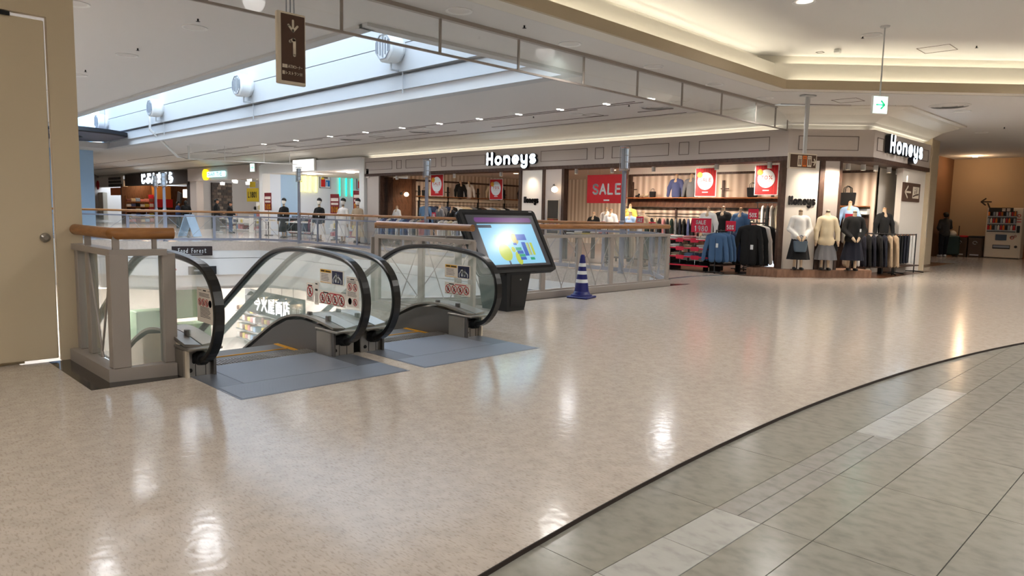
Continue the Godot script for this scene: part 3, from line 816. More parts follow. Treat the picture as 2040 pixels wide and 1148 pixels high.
func escalator(xl: float, xr: float, label: String, left_outer: bool, right_outer: bool) -> Node3D:
	var t := thing("escalator", label, "escalator", Vector3(), 0.0)
	balustrade(t, xl, 1.0, left_outer)
	balustrade(t, xr, -1.0, right_outer)
	var c := (xl + xr) / 2
	var w := xr - xl - 0.235
	for i in 34:                                                    # steps going down
		var z := -6.28 - 0.30 * i
		var y := -0.03 if i < 2 else -0.03 - 0.173 * (i - 1)
		if i == 2: y = -0.12
		if y < -4.95: break
		var s := Mb.new()
		s.box(Vector3(c, y - 0.05, z), Vector3(w - 0.01, 0.1, 0.298))
		s.box(Vector3(c, y - 0.14, z + 0.14), Vector3(w - 0.01, 0.2, 0.02))
		var sp := part(t, "step", s, M.step)
		if i < 6:
			var k := Mb.new()
			k.box(Vector3(c, y + 0.003, z + 0.137), Vector3(w - 0.01, 0.006, 0.022))
			for sx in [-1.0, 1.0]: k.box(Vector3(c + sx * (w / 2 - 0.03), y + 0.003, z), Vector3(0.045, 0.006, 0.296))
			part(sp, "edge_marking", k, M.yellow)
	var cb := Mb.new()
	cb.bb(Vector3(c, -0.004, -6.05), Vector3(w, 0.014, 0.16), 0.004)
	for i in 40: cb.box(Vector3(c - w / 2 + w * (i + 0.5) / 40.0, 0.004, -6.06), Vector3(w / 95.0, 0.012, 0.17))
	part(t, "comb", cb, M.steel)
	# landing plates: two ribbed sheets in a smooth border
	var x0 := xl - 0.075; var x1 := xr + 0.09
	var pb := Mb.new()
	pb.slab(pv([x0, -4.78, x1, -4.78, x1, -5.70, x0, -5.70]), -0.02, 0.0012)
	pb.slab(pv([c - w / 2, -5.70, c + w / 2, -5.70, c + w / 2, -6.0, c - w / 2, -6.0]), -0.02, 0.0012)
	part(t, "landing_border", pb, M.plate)
	for q in [[-4.80, -5.215], [-5.222, -5.97]]:
		var rb := Mb.new()
		var n := int((q[0] - q[1]) / 0.0145)
		for i in n:
			var z: float = q[0] - 0.0145 * (i + 0.5)
			var xa := x0 + 0.02 if q[0] > -5.0 else c - w / 2 + 0.03
			var xb := x1 - 0.02 if q[0] > -5.0 else c + w / 2 - 0.03
			rb.box(Vector3((xa + xb) / 2, 0.0022, z), Vector3(xb - xa, 0.0036, 0.0085))
		part(t, "landing_plate", rb, M.plate_rib)
	var bed := Mb.new()
	bed.box(Vector3(c, -3.02, -10.9), Vector3(xr - xl - 0.05, 0.06, 8.4), Basis(Vector3.RIGHT, -0.523))
	bed.box(Vector3(c, -0.45, -6.4), Vector3(xr - xl - 0.05, 0.06, 1.4))
	part(t, "truss_cover", bed, M.steel_dark)
	return t

# small prohibition pictogram: red ring with a bar over a black figure, lying in local xy
func no_sign(m: Array, c: Vector2, r: float, x: Transform3D) -> void:
	var ring := []
	for i in 19: ring.append(c + Vector2(cos(TAU * i / 18.0), sin(TAU * i / 18.0)) * r)
	m[0].stroke([ring, [c + Vector2(-0.7, 0.7) * r, c + Vector2(0.7, -0.7) * r]], r * 0.2, 0.0015, x)
	m[1].stroke([[c + Vector2(0, 0.45) * r, c + Vector2(0, 0.46) * r]], r * 0.34, 0.001, x)
	m[1].stroke([[c + Vector2(0, 0.2) * r, c + Vector2(-0.05, -0.15) * r, c + Vector2(-0.3, -0.6) * r], [c + Vector2(-0.05, -0.15) * r, c + Vector2(0.25, -0.55) * r], [c + Vector2(-0.35, 0.0) * r, c + Vector2(0.02, 0.16) * r, c + Vector2(0.35, -0.05) * r]], r * 0.2, 0.001, x)
func lines(m: Mb, x0: float, x1: float, y0: float, y1: float, n: int, h: float, x: Transform3D, sd := 1) -> void:
	var rng := RandomNumberGenerator.new(); rng.seed = sd
	for i in n:
		var y := lerpf(y0, y1, float(i) / maxi(1, n - 1))
		var e := lerpf(x0, x1, rng.randf_range(0.75, 1.0))
		m.box(x * Vector3((x0 + e) / 2, y, 0.0004), Vector3(e - x0, h, 0.0008), x.basis)
# a notice stuck on a balustrade: local x along +z (towards the newel), y up, facing -x side of the pane
func notice(label: String, x: float, z0: float, z1: float, y0: float, y1: float, kind: String) -> void:
	var w := absf(z1 - z0); var h := y1 - y0
	var t := thing("notice", label, "notice", Vector3(x, y0, z0), 0.0)
	var xf := Transform3D(Basis(Vector3(0, 0, 1), Vector3(0, 1, 0), Vector3(-1, 0, 0)), Vector3(-0.002, 0, 0))
	var s := Mb.new(); s.box(Vector3(0, h / 2, w / 2), Vector3(0.003, h, w))
	part(t, "sheet", s, M.paper)
	var r := Mb.new(); var k := Mb.new()
	if kind == "four":
		for i in 4: no_sign([r, k], Vector2(w * (0.14 + 0.24 * i), h * 0.45), w * 0.10, xf)
		k.stroke([[Vector2(w * 0.18, h * 0.86), Vector2(w * 0.36, h * 0.86)]], h * 0.09, 0.001, xf)
		r.stroke([[Vector2(w * 0.42, h * 0.86), Vector2(w * 0.85, h * 0.86)]], h * 0.07, 0.001, xf)
		lines(k, w * 0.05, w * 0.95, h * 0.08, h * 0.08, 1, h * 0.03, xf)
	elif kind == "one":
		no_sign([r, k], Vector2(w * 0.5, h * 0.55), w * 0.36, xf)
		k.stroke([[Vector2(w * 0.25, h * 0.86), Vector2(w * 0.75, h * 0.86)]], h * 0.07, 0.001, xf)
		lines(k, w * 0.12, w * 0.88, h * 0.22, h * 0.1, 3, h * 0.02, xf)
	elif kind == "list":
		k.stroke([[Vector2(w * 0.08, h * 0.92), Vector2(w * 0.26, h * 0.92)], [Vector2(w * 0.74, h * 0.92), Vector2(w * 0.92, h * 0.92)]], h * 0.012, 0.001, xf)
		k.stroke([[Vector2(w * 0.36, h * 0.92), Vector2(w * 0.64, h * 0.92)]], h * 0.035, 0.001, xf)
		lines(k, w * 0.08, w * 0.92, h * 0.86, h * 0.79, 3, h * 0.012, xf)
		no_sign([r, k], Vector2(w * 0.3, h * 0.66), w * 0.15, xf); no_sign([r, k], Vector2(w * 0.72, h * 0.66), w * 0.15, xf)
		lines(k, w * 0.1, w * 0.9, h * 0.5, h * 0.36, 5, h * 0.012, xf)
		no_sign([r, k], Vector2(w * 0.72, h * 0.18), w * 0.15, xf)
		k.stroke([[Vector2(w * 0.3, h * 0.18), Vector2(w * 0.3, h * 0.2)]], w * 0.28, 0.001, xf)
	elif kind == "tall":
		k.stroke([[Vector2(w * 0.10, h * 0.93), Vector2(w * 0.3, h * 0.93)], [Vector2(w * 0.7, h * 0.93), Vector2(w * 0.9, h * 0.93)]], h * 0.010, 0.001, xf)
		k.stroke([[Vector2(w * 0.42, h * 0.93), Vector2(w * 0.58, h * 0.93)]], h * 0.035, 0.001, xf)
		lines(k, w * 0.16, w * 0.9, h * 0.84, h * 0.76, 3, h * 0.014, xf)
		for i in 3: no_sign([r, k], Vector2(w * (0.19 + 0.22 * i), h * 0.58), w * 0.09, xf)
		var nv := Mb.new(); nv.stroke([[Vector2(w * 0.84, h * 0.58), Vector2(w * 0.84, h * 0.581)]], w * 0.19, 0.0015, xf)
		part(t, "emblem", nv, M.navy_sign)
		lines(k, w * 0.2, w * 0.9, h * 0.44, h * 0.16, 8, h * 0.014, xf)
	elif kind == "strip":
		k.stroke([[Vector2(w * 0.3, h * 0.93), Vector2(w * 0.7, h * 0.93)]], h * 0.05, 0.001, xf)
		k.stroke([[Vector2(w * 0.3, h * 0.66), Vector2(w * 0.7, h * 0.66)]], h * 0.09, 0.001, xf)
		for q in [0.35, 0.65]: lines(k, w * (q - 0.06), w * (q + 0.06), h * 0.5, h * 0.1, 12, h * 0.02, xf)
	elif kind == "care":
		var yl := Mb.new(); yl.box(Vector3(-0.002, h * 0.86, w * 0.25), Vector3(0.002, h * 0.2, w * 0.46))
		yl.box(Vector3(-0.002, h * 0.06, w * 0.25), Vector3(0.002, h * 0.03, w * 0.46))
		part(t, "header", yl, M.paper_yellow)
		k.stroke([[Vector2(w * 0.07, h * 0.86), Vector2(w * 0.2, h * 0.86)], [Vector2(w * 0.26, h * 0.86), Vector2(w * 0.45, h * 0.84)]], h * 0.09, 0.003, xf)
		lines(k, w * 0.06, w * 0.42, h * 0.64, h * 0.2, 5, h * 0.03, xf)
		var nv := Mb.new(); nv.box(Vector3(-0.002, h * 0.5, w * 0.745), Vector3(0.002, h * 0.88, w * 0.44))
		part(t, "emblem", nv, M.navy_sign)
		var wh := Mb.new()
		for q in [[0.69, 0.74], [0.79, 0.64]]:
			wh.stroke([[Vector2(w * q[0], h * q[1]), Vector2(w * q[0], h * (q[1] + 0.001))]], w * 0.055, 0.004, xf)
			wh.stroke([[Vector2(w * q[0], h * (q[1] - 0.14)), Vector2(w * q[0], h * (q[1] - 0.30))]], w * 0.075, 0.004, xf)
			wh.stroke([[Vector2(w * (q[0] - 0.015), h * (q[1] - 0.3)), Vector2(w * (q[0] - 0.015), h * 0.2)], [Vector2(w * (q[0] + 0.015), h * (q[1] - 0.3)), Vector2(w * (q[0] + 0.015), h * 0.2)]], w * 0.025, 0.004, xf)
		wh.stroke([[Vector2(w * 0.64, h * 0.55), Vector2(w * 0.58, h * 0.35), Vector2(w * 0.585, h * 0.14)], [Vector2(w * 0.84, h * 0.5), Vector2(w * 0.91, h * 0.32), Vector2(w * 0.905, h * 0.14)]], w * 0.022, 0.004, xf)
		part(t, "figure", wh, M.white_tape)
	if r.v.size(): part(t, "pictogram", r, M.red)
	if k.v.size(): part(t, "print", k, M.ink)

func make_escalators() -> void:
	escalator(2.17, 3.47, "first down escalator with black handrails, beside the glass enclosure", true, false)
	escalator(3.79, 5.08, "second escalator with black handrails, beside the touch kiosk", false, true)
	notice("white notice with four red prohibition signs on the kiosk-side balustrade", 5.065, -6.16, -5.73, 0.43, 0.565, "four")
	notice("yellow headed notice with navy riders emblem on the kiosk-side balustrade", 5.065, -6.16, -5.73, 0.62, 0.765, "care")
	notice("white notice with four red prohibition signs on the middle balustrade", 3.455, -6.09, -5.62, 0.45, 0.58, "four")
	notice("yellow headed notice with navy riders emblem on the middle balustrade", 3.455, -6.07, -5.65, 0.65, 0.785, "care")
	notice("tall white rules notice with three signs nearest the middle newel", 3.455, -5.605, -5.40, 0.47, 0.745, "list")
	notice("small white notice with one prohibition sign farthest from the newel", 3.455, -6.33, -6.19, 0.45, 0.63, "one")
	notice("narrow white notice strip with vertical print on the middle balustrade", 3.455, -6.175, -6.10, 0.43, 0.645, "strip")
	notice("large cream rules notice hanging on the first escalator's near balustrade", 2.155, -5.68, -5.375, 0.45, 0.72, "tall")
	var st := thing("filler_panel", "pale filler panel closing the gap between the two escalators", "panel", Vector3(3.63, 0.0, -6.4))
	var gp := Mb.new(); gp.sweep(smooth(zy(DECK, 0.0), 2), [Vector2(-0.04, -0.03), Vector2(0.04, -0.03), Vector2(0.04, -0.01), Vector2(-0.04, -0.01)], Vector3.RIGHT)
	part(st, "cover", gp, M.steel, Vector3(0, 0, 6.4))

# ---------------------------------------------------------------- kiosk, cone, hanging signs
func make_near_things() -> void:
	var t := thing("touch_kiosk", "black touch screen mall guide on a tapered pedestal by the escalators", "kiosk", Vector3(6.9, 0, -7.1))
	var b := Mb.new()
	var rows := []
	for q in [[0.0, 0.17, 0.25], [0.03, 0.17, 0.25], [0.03, 0.172, 0.252], [0.55, 0.235, 0.30]]:
		rows.append([Vector3(-q[1], q[0], -q[2]), Vector3(q[1], q[0], -q[2]), Vector3(q[1], q[0], q[2]), Vector3(-q[1], q[0], q[2])])
	for i in 3:
		for j in 4:
			var k := (j + 1) % 4
			var nn: Vector3 = [Vector3.FORWARD, Vector3.RIGHT, Vector3.BACK, Vector3.LEFT][j]
			b.quad(rows[i][j], rows[i][k], rows[i + 1][k], rows[i + 1][j], nn)
	b.cap(rows[3], Vector3.UP)
	part(t, "pedestal", b, M.soft_black)
	var kd := Mb.new(); kd.quad(Vector3(-0.12, 0.06, 0.262), Vector3(0.16, 0.06, 0.262), Vector3(0.205, 0.5, 0.303), Vector3(-0.15, 0.5, 0.303), Vector3(0, -0.1, 1).normalized())
	part(t, "door", kd, M.black)
	var lk := Mb.new(); lk.lathe([Vector2(0, 0.012), Vector2(0.012, 0.01), Vector2(0.016, 0)], Vector3(0.03, 0.44, 0.297), 12, Basis(Vector3.RIGHT, PI / 2))
	part(t, "lock", lk, M.chrome)
	# head: local y up the slope of the screen
	var ang := 0.53
	var bs := Basis(Vector3.RIGHT, -ang)
	var hc := Vector3(0.02, 0.945, 0.04)
	var hd := Mb.new()
	var pol := PackedVector2Array()
	var kq := [[0.735, 0.485], [-0.735, 0.485], [-0.735, -0.485], [0.735, -0.485]]
	for i in 4:
		for k in 5:
			var a := PI / 2 * (i + k / 4.0)
			pol.append(Vector2(kq[i][0] - signf(kq[i][0]) * 0.05 + cos(a) * 0.05, kq[i][1] - signf(kq[i][1]) * 0.05 + sin(a) * 0.05))
	hd.prism(pol, 0.09, Transform3D(bs, hc - bs.z * 0.05))
	part(t, "housing", hd, M.soft_black)
	var rim := Mb.new(); rim.prism(pol, 0.012, Transform3D(bs, hc - bs.z * 0.03))
	part(t, "edge_trim", rim, M.grey_metal).scale = Vector3.ONE
	var sc := part(t, "screen", screen_mesh(bs, hc + bs.z * 0.041, 1.30, 0.80), screen_mat())
	sc.set_meta("label", "lit touch screen with a coloured floor map")
	var gl := Mb.new(); gl.box(hc + bs.z * 0.0385, Vector3(1.37, 0.88, 0.003), bs)
	part(t, "bezel", gl, M.black_gloss)
	var sp := Mb.new(); sp.box(hc + bs * Vector3(0.64, 0.462, 0.042), Vector3(0.06, 0.012, 0.006), bs)
	part(t, "camera_slot", sp, M.pale_grey)
	var nk := Mb.new(); nk.bb(Vector3(0.0, 0.62, 0.0), Vector3(0.44, 0.25, 0.22), 0.02)
	part(t, "neck", nk, M.soft_black)
	area(Vector3(6.9, 0.945, -7.1) + Vector3(0.02, 0, 0.04) + bs.z * 0.06, Vector3(6.9, 0.945, -7.1) + Vector3(0.02, 0, 0.04) + bs.z * 2.0, Vector2(1.3, 0.8), Color(0.75, 0.92, 1.0), 0.15)
	# cone
	var c := thing("traffic_cone", "blue traffic cone with white reflective bands against the railing", "traffic cone", Vector3(8.86, 0, -7.30), 0.25)
	var bd := Mb.new()
	bd.lathe([Vector2(0.16, 0.03), Vector2(0.15, 0.045), Vector2(0.125, 0.10), Vector2(0.118, 0.11), Vector2(0.035, 0.68), Vector2(0.025, 0.70), Vector2(0.018, 0.70)], Vector3(), 28)
	part(c, "body", bd, M.cone_blue)
	var ba := Mb.new(); ba.bb(Vector3(0, 0.017, 0), Vector3(0.37, 0.034, 0.37), 0.012)
	ba.lathe([Vector2(0.175, 0.034), Vector2(0.17, 0.055), Vector2(0.14, 0.06)], Vector3(), 28)
	part(c, "base", ba, M.cone_blue)
	for y in [0.25, 0.385, 0.51]:
		var w := Mb.new()
		var r0 := lerpf(0.118, 0.035, (y - 0.11) / 0.57) + 0.002; var r1 := lerpf(0.118, 0.035, (y + 0.055 - 0.11) / 0.57) + 0.002
		w.lathe([Vector2(r0, y), Vector2(r1, y + 0.055)], Vector3(), 28)
		part(c, "band", w, M.white_tape)
	# floor guide sign hung from the ceiling
	var s := thing("hanging_sign", "tall brown hanging sign with down arrow and a white floor number above the escalators", "hanging sign", Vector3(3.30, 2.50, -6.3))
	var bx := Mb.new(); bx.bb(Vector3(0, 0.32, 0), Vector3(0.285, 0.65, 0.045), 0.008)
	part(s, "frame", bx, M.cream)
	var fc := Mb.new(); fc.box(Vector3(0.012, 0.325, 0.023), Vector3(0.235, 0.60, 0.004))
	part(s, "face", fc, M.brown_sign)
	var rd := Mb.new()
	for x in [-0.04, 0.0, 0.035]: rd.tube([Vector3(x, 0.64, 0), Vector3(x, H - 2.50, 0)], 0.006, 6)
	rd.box(Vector3(0, 0.78, 0), Vector3(0.09, 0.01, 0.01))
	part(s, "hanger_rod", rd, M.grey_metal)
	var x := Transform3D(Basis(), Vector3(0.012, 0, 0.025))
	var ar := Mb.new(); ar.stroke([[Vector2(0, 0.575), Vector2(0, 0.485)], [Vector2(-0.045, 0.53), Vector2(0, 0.478), Vector2(0.045, 0.53)]], 0.02, 0.003, x)
	part(s, "arrow", ar, M.cream)
	var on := Mb.new(); on.stroke([[Vector2(-0.03, 0.385), Vector2(0.002, 0.405), Vector2(0.012, 0.405), Vector2(0.012, 0.265)]], 0.028, 0.003, x)
	part(s, "numeral", on, M.cream)
	var tx := Mb.new()
	for yy in [0.145, 0.085]:
		for k in (2 if yy > 0.1 else 1): tx.box(x * Vector3(-0.098 + 0.026 * k, yy + 0.012, 0.0015), Vector3(0.023, 0.032, 0.003))
	write(tx, ["A", "T", "M", "コ", "ー", "ナ", "ー"], x * Transform3D(Basis(), Vector3(-0.052, 0.145, 0)), 0.021, 0.026, 0.0042)
	write(tx, ["レ", "ス", "ト", "ラ", "ン", "街"], x * Transform3D(Basis(), Vector3(-0.08, 0.085, 0)), 0.029, 0.026, 0.0042)
	part(s, "lettering", tx, M.cream)
	# toilet and exit signs
	var w2 := thing("hanging_sign", "small brown hanging sign with orange pictogram and right arrow before the shop corner", "hanging sign", Vector3(14.55, 2.36, -6.28), -0.42)
	var b2 := Mb.new(); b2.bb(Vector3(0, 0.16, 0), Vector3(0.72, 0.31, 0.06), 0.01)
	part(w2, "frame", b2, M.cream)
	var f2 := Mb.new(); f2.box(Vector3(0.0, 0.16, 0.031), Vector3(0.66, 0.26, 0.004))
	part(w2, "face", f2, M.brown_sign)
	var pole := Mb.new(); pole.tube([Vector3(0.05, 0.31, 0), Vector3(0.05, 0.85, 0)], 0.04, 10); pole.tube([Vector3(0.05, 0.85, 0), Vector3(0.05, H - 2.36, 0)], 0.045, 10); pole.bb(Vector3(0.05, H - 2.38, 0), Vector3(0.30, 0.03, 0.16), 0.01)
	part(w2, "pole", pole, M.pale_grey)
	for q in 3:
		var pm := Mb.new(); pm.box(Vector3(-0.09 + 0.125 * q, 0.16, 0.034), Vector3(0.105, 0.22, 0.004))
		part(w2, "pictogram", pm, [M.cream, M.orange, M.cream][q])
	var ik := Mb.new()
	for q in 3:
		var cx := -0.09 + 0.125 * q
		ik.stroke([[Vector2(cx - 0.02, 0.235), Vector2(cx - 0.02, 0.236)], [Vector2(cx + 0.02, 0.235), Vector2(cx + 0.02, 0.236)]], 0.022, 0.003, Transform3D(Basis(), Vector3(0, 0, 0.036)))
		ik.stroke([[Vector2(cx - 0.02, 0.20), Vector2(cx - 0.02, 0.09)], [Vector2(cx + 0.02, 0.2), Vector2(cx + 0.02, 0.09)]], 0.022, 0.003, Transform3D(Basis(), Vector3(0, 0, 0.036)))
	part(w2, "figure", ik, M.brown_sign)
	var a2 := Mb.new(); a2.stroke([[Vector2(0.235, 0.15), Vector2(0.31, 0.15)], [Vector2(0.28, 0.21), Vector2(0.315, 0.15), Vector2(0.28, 0.09)]], 0.024, 0.003, Transform3D(Basis(), Vector3(0, 0, 0.034)))
	part(w2, "arrow", a2, M.cream)
	exit_sign(Vector3(13.08, 3.30, -4.38), 4.6, -0.55, "green and white exit sign hung on a rod under the ceiling tray", 0.30)
	exit_sign(Vector3(16.0, 3.32, -34.6), 3.84, -PI / 2 + 0.1, "green and white exit sign over the far white shop front", 0.42)

func exit_sign(at: Vector3, ceil_y: float, turn: float, label: String, w: float) -> void:
	var t := thing("exit_sign", label, "exit sign", at, turn)
	var b := Mb.new(); b.bb(Vector3(), Vector3(w, w, 0.05), 0.006)
	part(t, "housing", b, M.white)
	var f := Mb.new(); f.box(Vector3(0, 0, 0.027), Vector3(w * 0.92, w * 0.92, 0.004))
	part(t, "panel", f, M.exit_white)
	var a := Mb.new(); a.stroke([[Vector2(-0.25, 0), Vector2(0.22, 0)], [Vector2(0.05, 0.2), Vector2(0.25, 0), Vector2(0.05, -0.2)]], w * 0.1, 0.004, Transform3D(Basis(), Vector3(0, 0, 0.03)), Vector2(w, w))
	part(t, "arrow", a, M.exit_green)
	var r := Mb.new(); r.tube([Vector3(0, w / 2, 0), Vector3(0, ceil_y - at.y, 0)], 0.012, 6); r.lathe([Vector2(0.0, ceil_y - at.y - 0.03), Vector2(0.07, ceil_y - at.y - 0.025), Vector2(0.08, ceil_y - at.y)], Vector3(), 14)
	part(t, "rod", r, M.pale_grey)
	omni(at + Basis(Vector3.UP, turn) * Vector3(0, 0, 0.08), Color(0.8, 1, 0.95), 0.03, 0.05)

func screen_mesh(bs: Basis, c: Vector3, w: float, h: float) -> Mb:
	var m := Mb.new()
	m.quad(c + bs * Vector3(-w / 2, -h / 2, 0), c + bs * Vector3(w / 2, -h / 2, 0), c + bs * Vector3(w / 2, h / 2, 0), c + bs * Vector3(-w / 2, h / 2, 0), bs.z)
	return m
func disc(im: Image, cx: float, cy: float, rx: float, ry: float, c: Color) -> void:
	for y in range(maxi(0, int(cy - ry)), mini(im.get_height(), int(cy + ry) + 1)):
		for x in range(maxi(0, int(cx - rx)), mini(im.get_width(), int(cx + rx) + 1)):
			if pow((x - cx) / rx, 2) + pow((y - cy) / ry, 2) <= 1.0: im.set_pixel(x, y, c)
func screen_mat() -> StandardMaterial3D:
	var im := Image.create(512, 320, false, Image.FORMAT_RGB8)
	im.fill(Color(0.15, 0.155, 0.19))
	for y in range(14, 46):
		for x in range(66, 470): if absf(y - 30.0) < 15.0: im.set_pixel(x, y, Color(0.40, 0.17, 0.47))
	disc(im, 66, 30, 15, 15, Color(0.40, 0.17, 0.47)); disc(im, 470, 30, 15, 15, Color(0.40, 0.17, 0.47))
	im.fill_rect(Rect2i(60, 56, 420, 250), Color(0.55, 0.80, 0.93))
	im.fill_rect(Rect2i(60, 62, 100, 18), Color(0.22, 0.27, 0.33))
	var B := Color(0.09, 0.33, 0.72); var Y := Color(0.72, 0.78, 0.25); var G := Color(0.12, 0.62, 0.45); var O := Color(0.72, 0.66, 0.25)
	disc(im, 196, 232, 46, 52, Y); disc(im, 262, 216, 15, 17, Y); disc(im, 282, 270, 22, 40, Y); disc(im, 300, 150, 26, 34, O); disc(im, 170, 140, 22, 18, Color(0.55, 0.86, 0.7))
	for q in [[316, 122, 76, 38, B], [340, 172, 30, 86, B], [374, 176, 9, 78, Y], [386, 176, 9, 78, O], [276, 176, 26, 14, B], [282, 204, 44, 18, G], [286, 224, 46, 20, B], [292, 246, 46, 16, G], [294, 264, 44, 18, B], [404, 176, 18, 78, Y], [370, 268, 34, 16, G], [196, 284, 14, 22, Color(0.35, 0.4, 0.45)]]:
		im.fill_rect(Rect2i(q[0], q[1], q[2], q[3]), q[4])
	var m := image_mat("screen", im, 0.22)
	m.emission_enabled = true; m.emission = Color.WHITE; m.emission_energy_multiplier = 0.62; m.emission_texture = m.albedo_texture; m.emission_operator = BaseMaterial3D.EMISSION_OP_MULTIPLY
	m.albedo_color = Color(0.15, 0.15, 0.15)
	m.clearcoat_enabled = true; m.clearcoat = 1.0; m.clearcoat_roughness = 0.15
	return m

# ---------------------------------------------------------------- lettering drawn with strokes, on a unit square
func arc(c: Vector2, rx: float, ry: float, a0: float, a1: float, n := 10) -> Array:
	var o := []
	for i in n + 1:
		var a := deg_to_rad(lerpf(a0, a1, float(i) / n))
		o.append(c + Vector2(cos(a) * rx, sin(a) * ry))
	return o
func sl(s: String) -> Array:                                        # "x,y x,y;x,y ..." in hundredths
	var o := []
	for l in s.split(";"):
		var q := []
		for p in l.split(" ", false):
			var c := p.split(",")
			q.append(Vector2(float(c[0]), float(c[1])) / 100.0)
		o.append(q)
	return o
const KANA := {
	"コ": "15,85 85,85 85,15;15,15 85,15", "ー": "8,50 92,50", "ナ": "8,65 92,65;55,100 52,45 20,0", "レ": "25,95 25,8 92,55", "ス": "15,90 80,90 55,45 8,5;50,45 92,5", "ト": "35,100 35,0;35,62 82,38", "ラ": "20,95 80,95;14,65 86,65 70,25 32,0", "ン": "10,85 36,70;14,8 60,30 92,78",
	"街": "10,95 4,75;14,70 4,45;10,58 10,0;30,80 62,80;46,98 46,60;28,60 64,60;30,35 62,35;46,55 46,8;26,8 66,8;74,90 96,90;70,62 98,62;86,62 86,0",
	"じ": "22,95 22,30 32,8 55,5 88,28;58,92 66,76;78,96 86,80", "ぶ": "42,98 58,86;50,78 36,55 60,32 54,8 34,4;16,46 6,16;78,48 94,16;74,98 80,86;90,98 96,86", "ん": "50,100 6,2 36,48 50,40 54,8 70,2 94,38", "ま": "12,82 88,82;16,58 84,58;52,100 52,18 34,4 14,14 30,28 60,22 88,4", "く": "76,100 22,52 80,2", "ら": "34,98 62,88;26,74 22,34 60,54 82,36 66,8 34,0",
	"今": "50,100 2,50;50,100 98,50;36,60 64,60;18,40 82,40 50,0", "火": "50,98 50,50 10,2;50,50 90,2;14,74 26,50;86,78 70,52", "屋": "12,95 88,95 88,74 12,74;14,95 14,40 2,0;26,58 86,58;52,58 34,36 80,40;30,20 86,20;56,36 56,2;18,2 94,2", "商": "50,100 50,88;8,86 92,86;32,80 40,66;68,80 60,66;12,64 12,0;12,64 88,64 88,0;36,52 64,52;34,36 66,36 66,14 34,14 34,36", "店": "50,100 50,90;12,88 94,88;14,88 14,44 2,2;56,78 56,42;56,60 86,60;32,40 84,40 84,4 32,4 32,40",
	"祭": "20,95 44,75;60,95 90,60;10,60 90,60;20,44 80,44;50,44 50,0;30,26 14,6;70,26 88,6", "り": "28,95 26,45 36,40;72,98 74,40 46,0", "ば": "18,95 12,50 20,4;40,72 92,72;66,95 66,18 50,6 42,16 60,26 92,8;78,98 82,88;92,98 96,88",
	"A": "5,0 50,100 95,0;22,35 78,35", "T": "5,100 95,100;50,100 50,0", "M": "8,0 8,100 50,30 92,100 92,0", "S": "86,84 70,97 40,99 16,88 14,66 32,54 66,46 86,32 84,12 64,1 34,2 12,16", "L": "16,100 16,0 84,0", "E": "84,100 16,100 16,0 84,0;16,52 76,52",
	"1": "24,82 50,99 50,0", "9": "82,66 72,92 46,99 20,84 16,62 32,46 62,46 80,60 82,68 78,36 56,2", "8": "50,54 22,66 22,88 50,99 78,88 78,66 50,54 16,40 14,14 50,0 86,14 84,40 50,54", "0": "50,99 20,84 12,50 20,15 50,0 80,15 88,50 80,84 50,99", "7": "12,98 88,98 40,0", "5": "80,98 26,98 20,56 52,64 82,48 80,16 50,0 16,12", "%": "20,98 8,84 20,70 32,84 20,98;85,98 15,0;80,30 68,16 80,2 92,16 80,30",
	"F": "12,94 90,100;34,98 26,0;30,54 72,58", "o": "50,62 22,50 16,26 36,4 60,6 78,26 72,52 50,62", "d": "76,30 50,60 18,42 20,10 46,2 74,24 88,100;74,24 84,2", "r": "22,62 26,0;26,34 50,58 76,56", "e": "18,34 80,40 66,60 38,60 16,34 26,6 56,2 82,16", "s": "76,52 46,62 24,48 68,24 54,2 16,8", "t": "48,92 40,12 62,2 84,14;16,64 84,70", "L2": "20,100 20,0;20,0 80,0", " ": "0,0 0,0"}
func write(m: Mb, chars: Array, x: Transform3D, adv: float, h: float, w: float, d := 0.003, ratio := 0.8) -> void:
	for i in chars.size():
		if chars[i] == " ": continue
		m.stroke(sl(KANA[chars[i]]), w, d, x * Transform3D(Basis(), Vector3(adv * i, 0, 0)), Vector2(adv * ratio, h))
# rounded shop lettering: capital stem letters one unit high, lower case 0.62
func shop_glyphs() -> Array:                                         # [lines, advance]
	return [
		[[[Vector2(0.10, 0.1), Vector2(0.10, 0.92)], [Vector2(0.46, 0.1), Vector2(0.46, 0.92)], [Vector2(0.10, 0.50), Vector2(0.46, 0.50)]], 0.66],
		[[arc(Vector2(0.29, 0.36), 0.2, 0.26, 0, 360, 16)], 0.66],
		[[[Vector2(0.10, 0.1), Vector2(0.10, 0.62)], [Vector2(0.10, 0.45)] + arc(Vector2(0.28, 0.44), 0.18, 0.18, 180, 0, 8) + [Vector2(0.46, 0.1)]], 0.64],
		[[[Vector2(0.12, 0.36), Vector2(0.47, 0.36)] + arc(Vector2(0.29, 0.36), 0.19, 0.26, 0, 310, 14)], 0.63],
		[[[Vector2(0.10, 0.62), Vector2(0.11, 0.34)] + arc(Vector2(0.28, 0.33), 0.17, 0.2, 180, 360, 8) + [Vector2(0.46, 0.62), Vector2(0.46, 0.02)] + arc(Vector2(0.29, -0.02), 0.17, 0.2, 0, -160, 8)], 0.64],
		[[arc(Vector2(0.25, 0.48), 0.15, 0.14, 30, 270, 8) + arc(Vector2(0.25, 0.22), 0.16, 0.13, 90, -150, 8)], 0.5]]
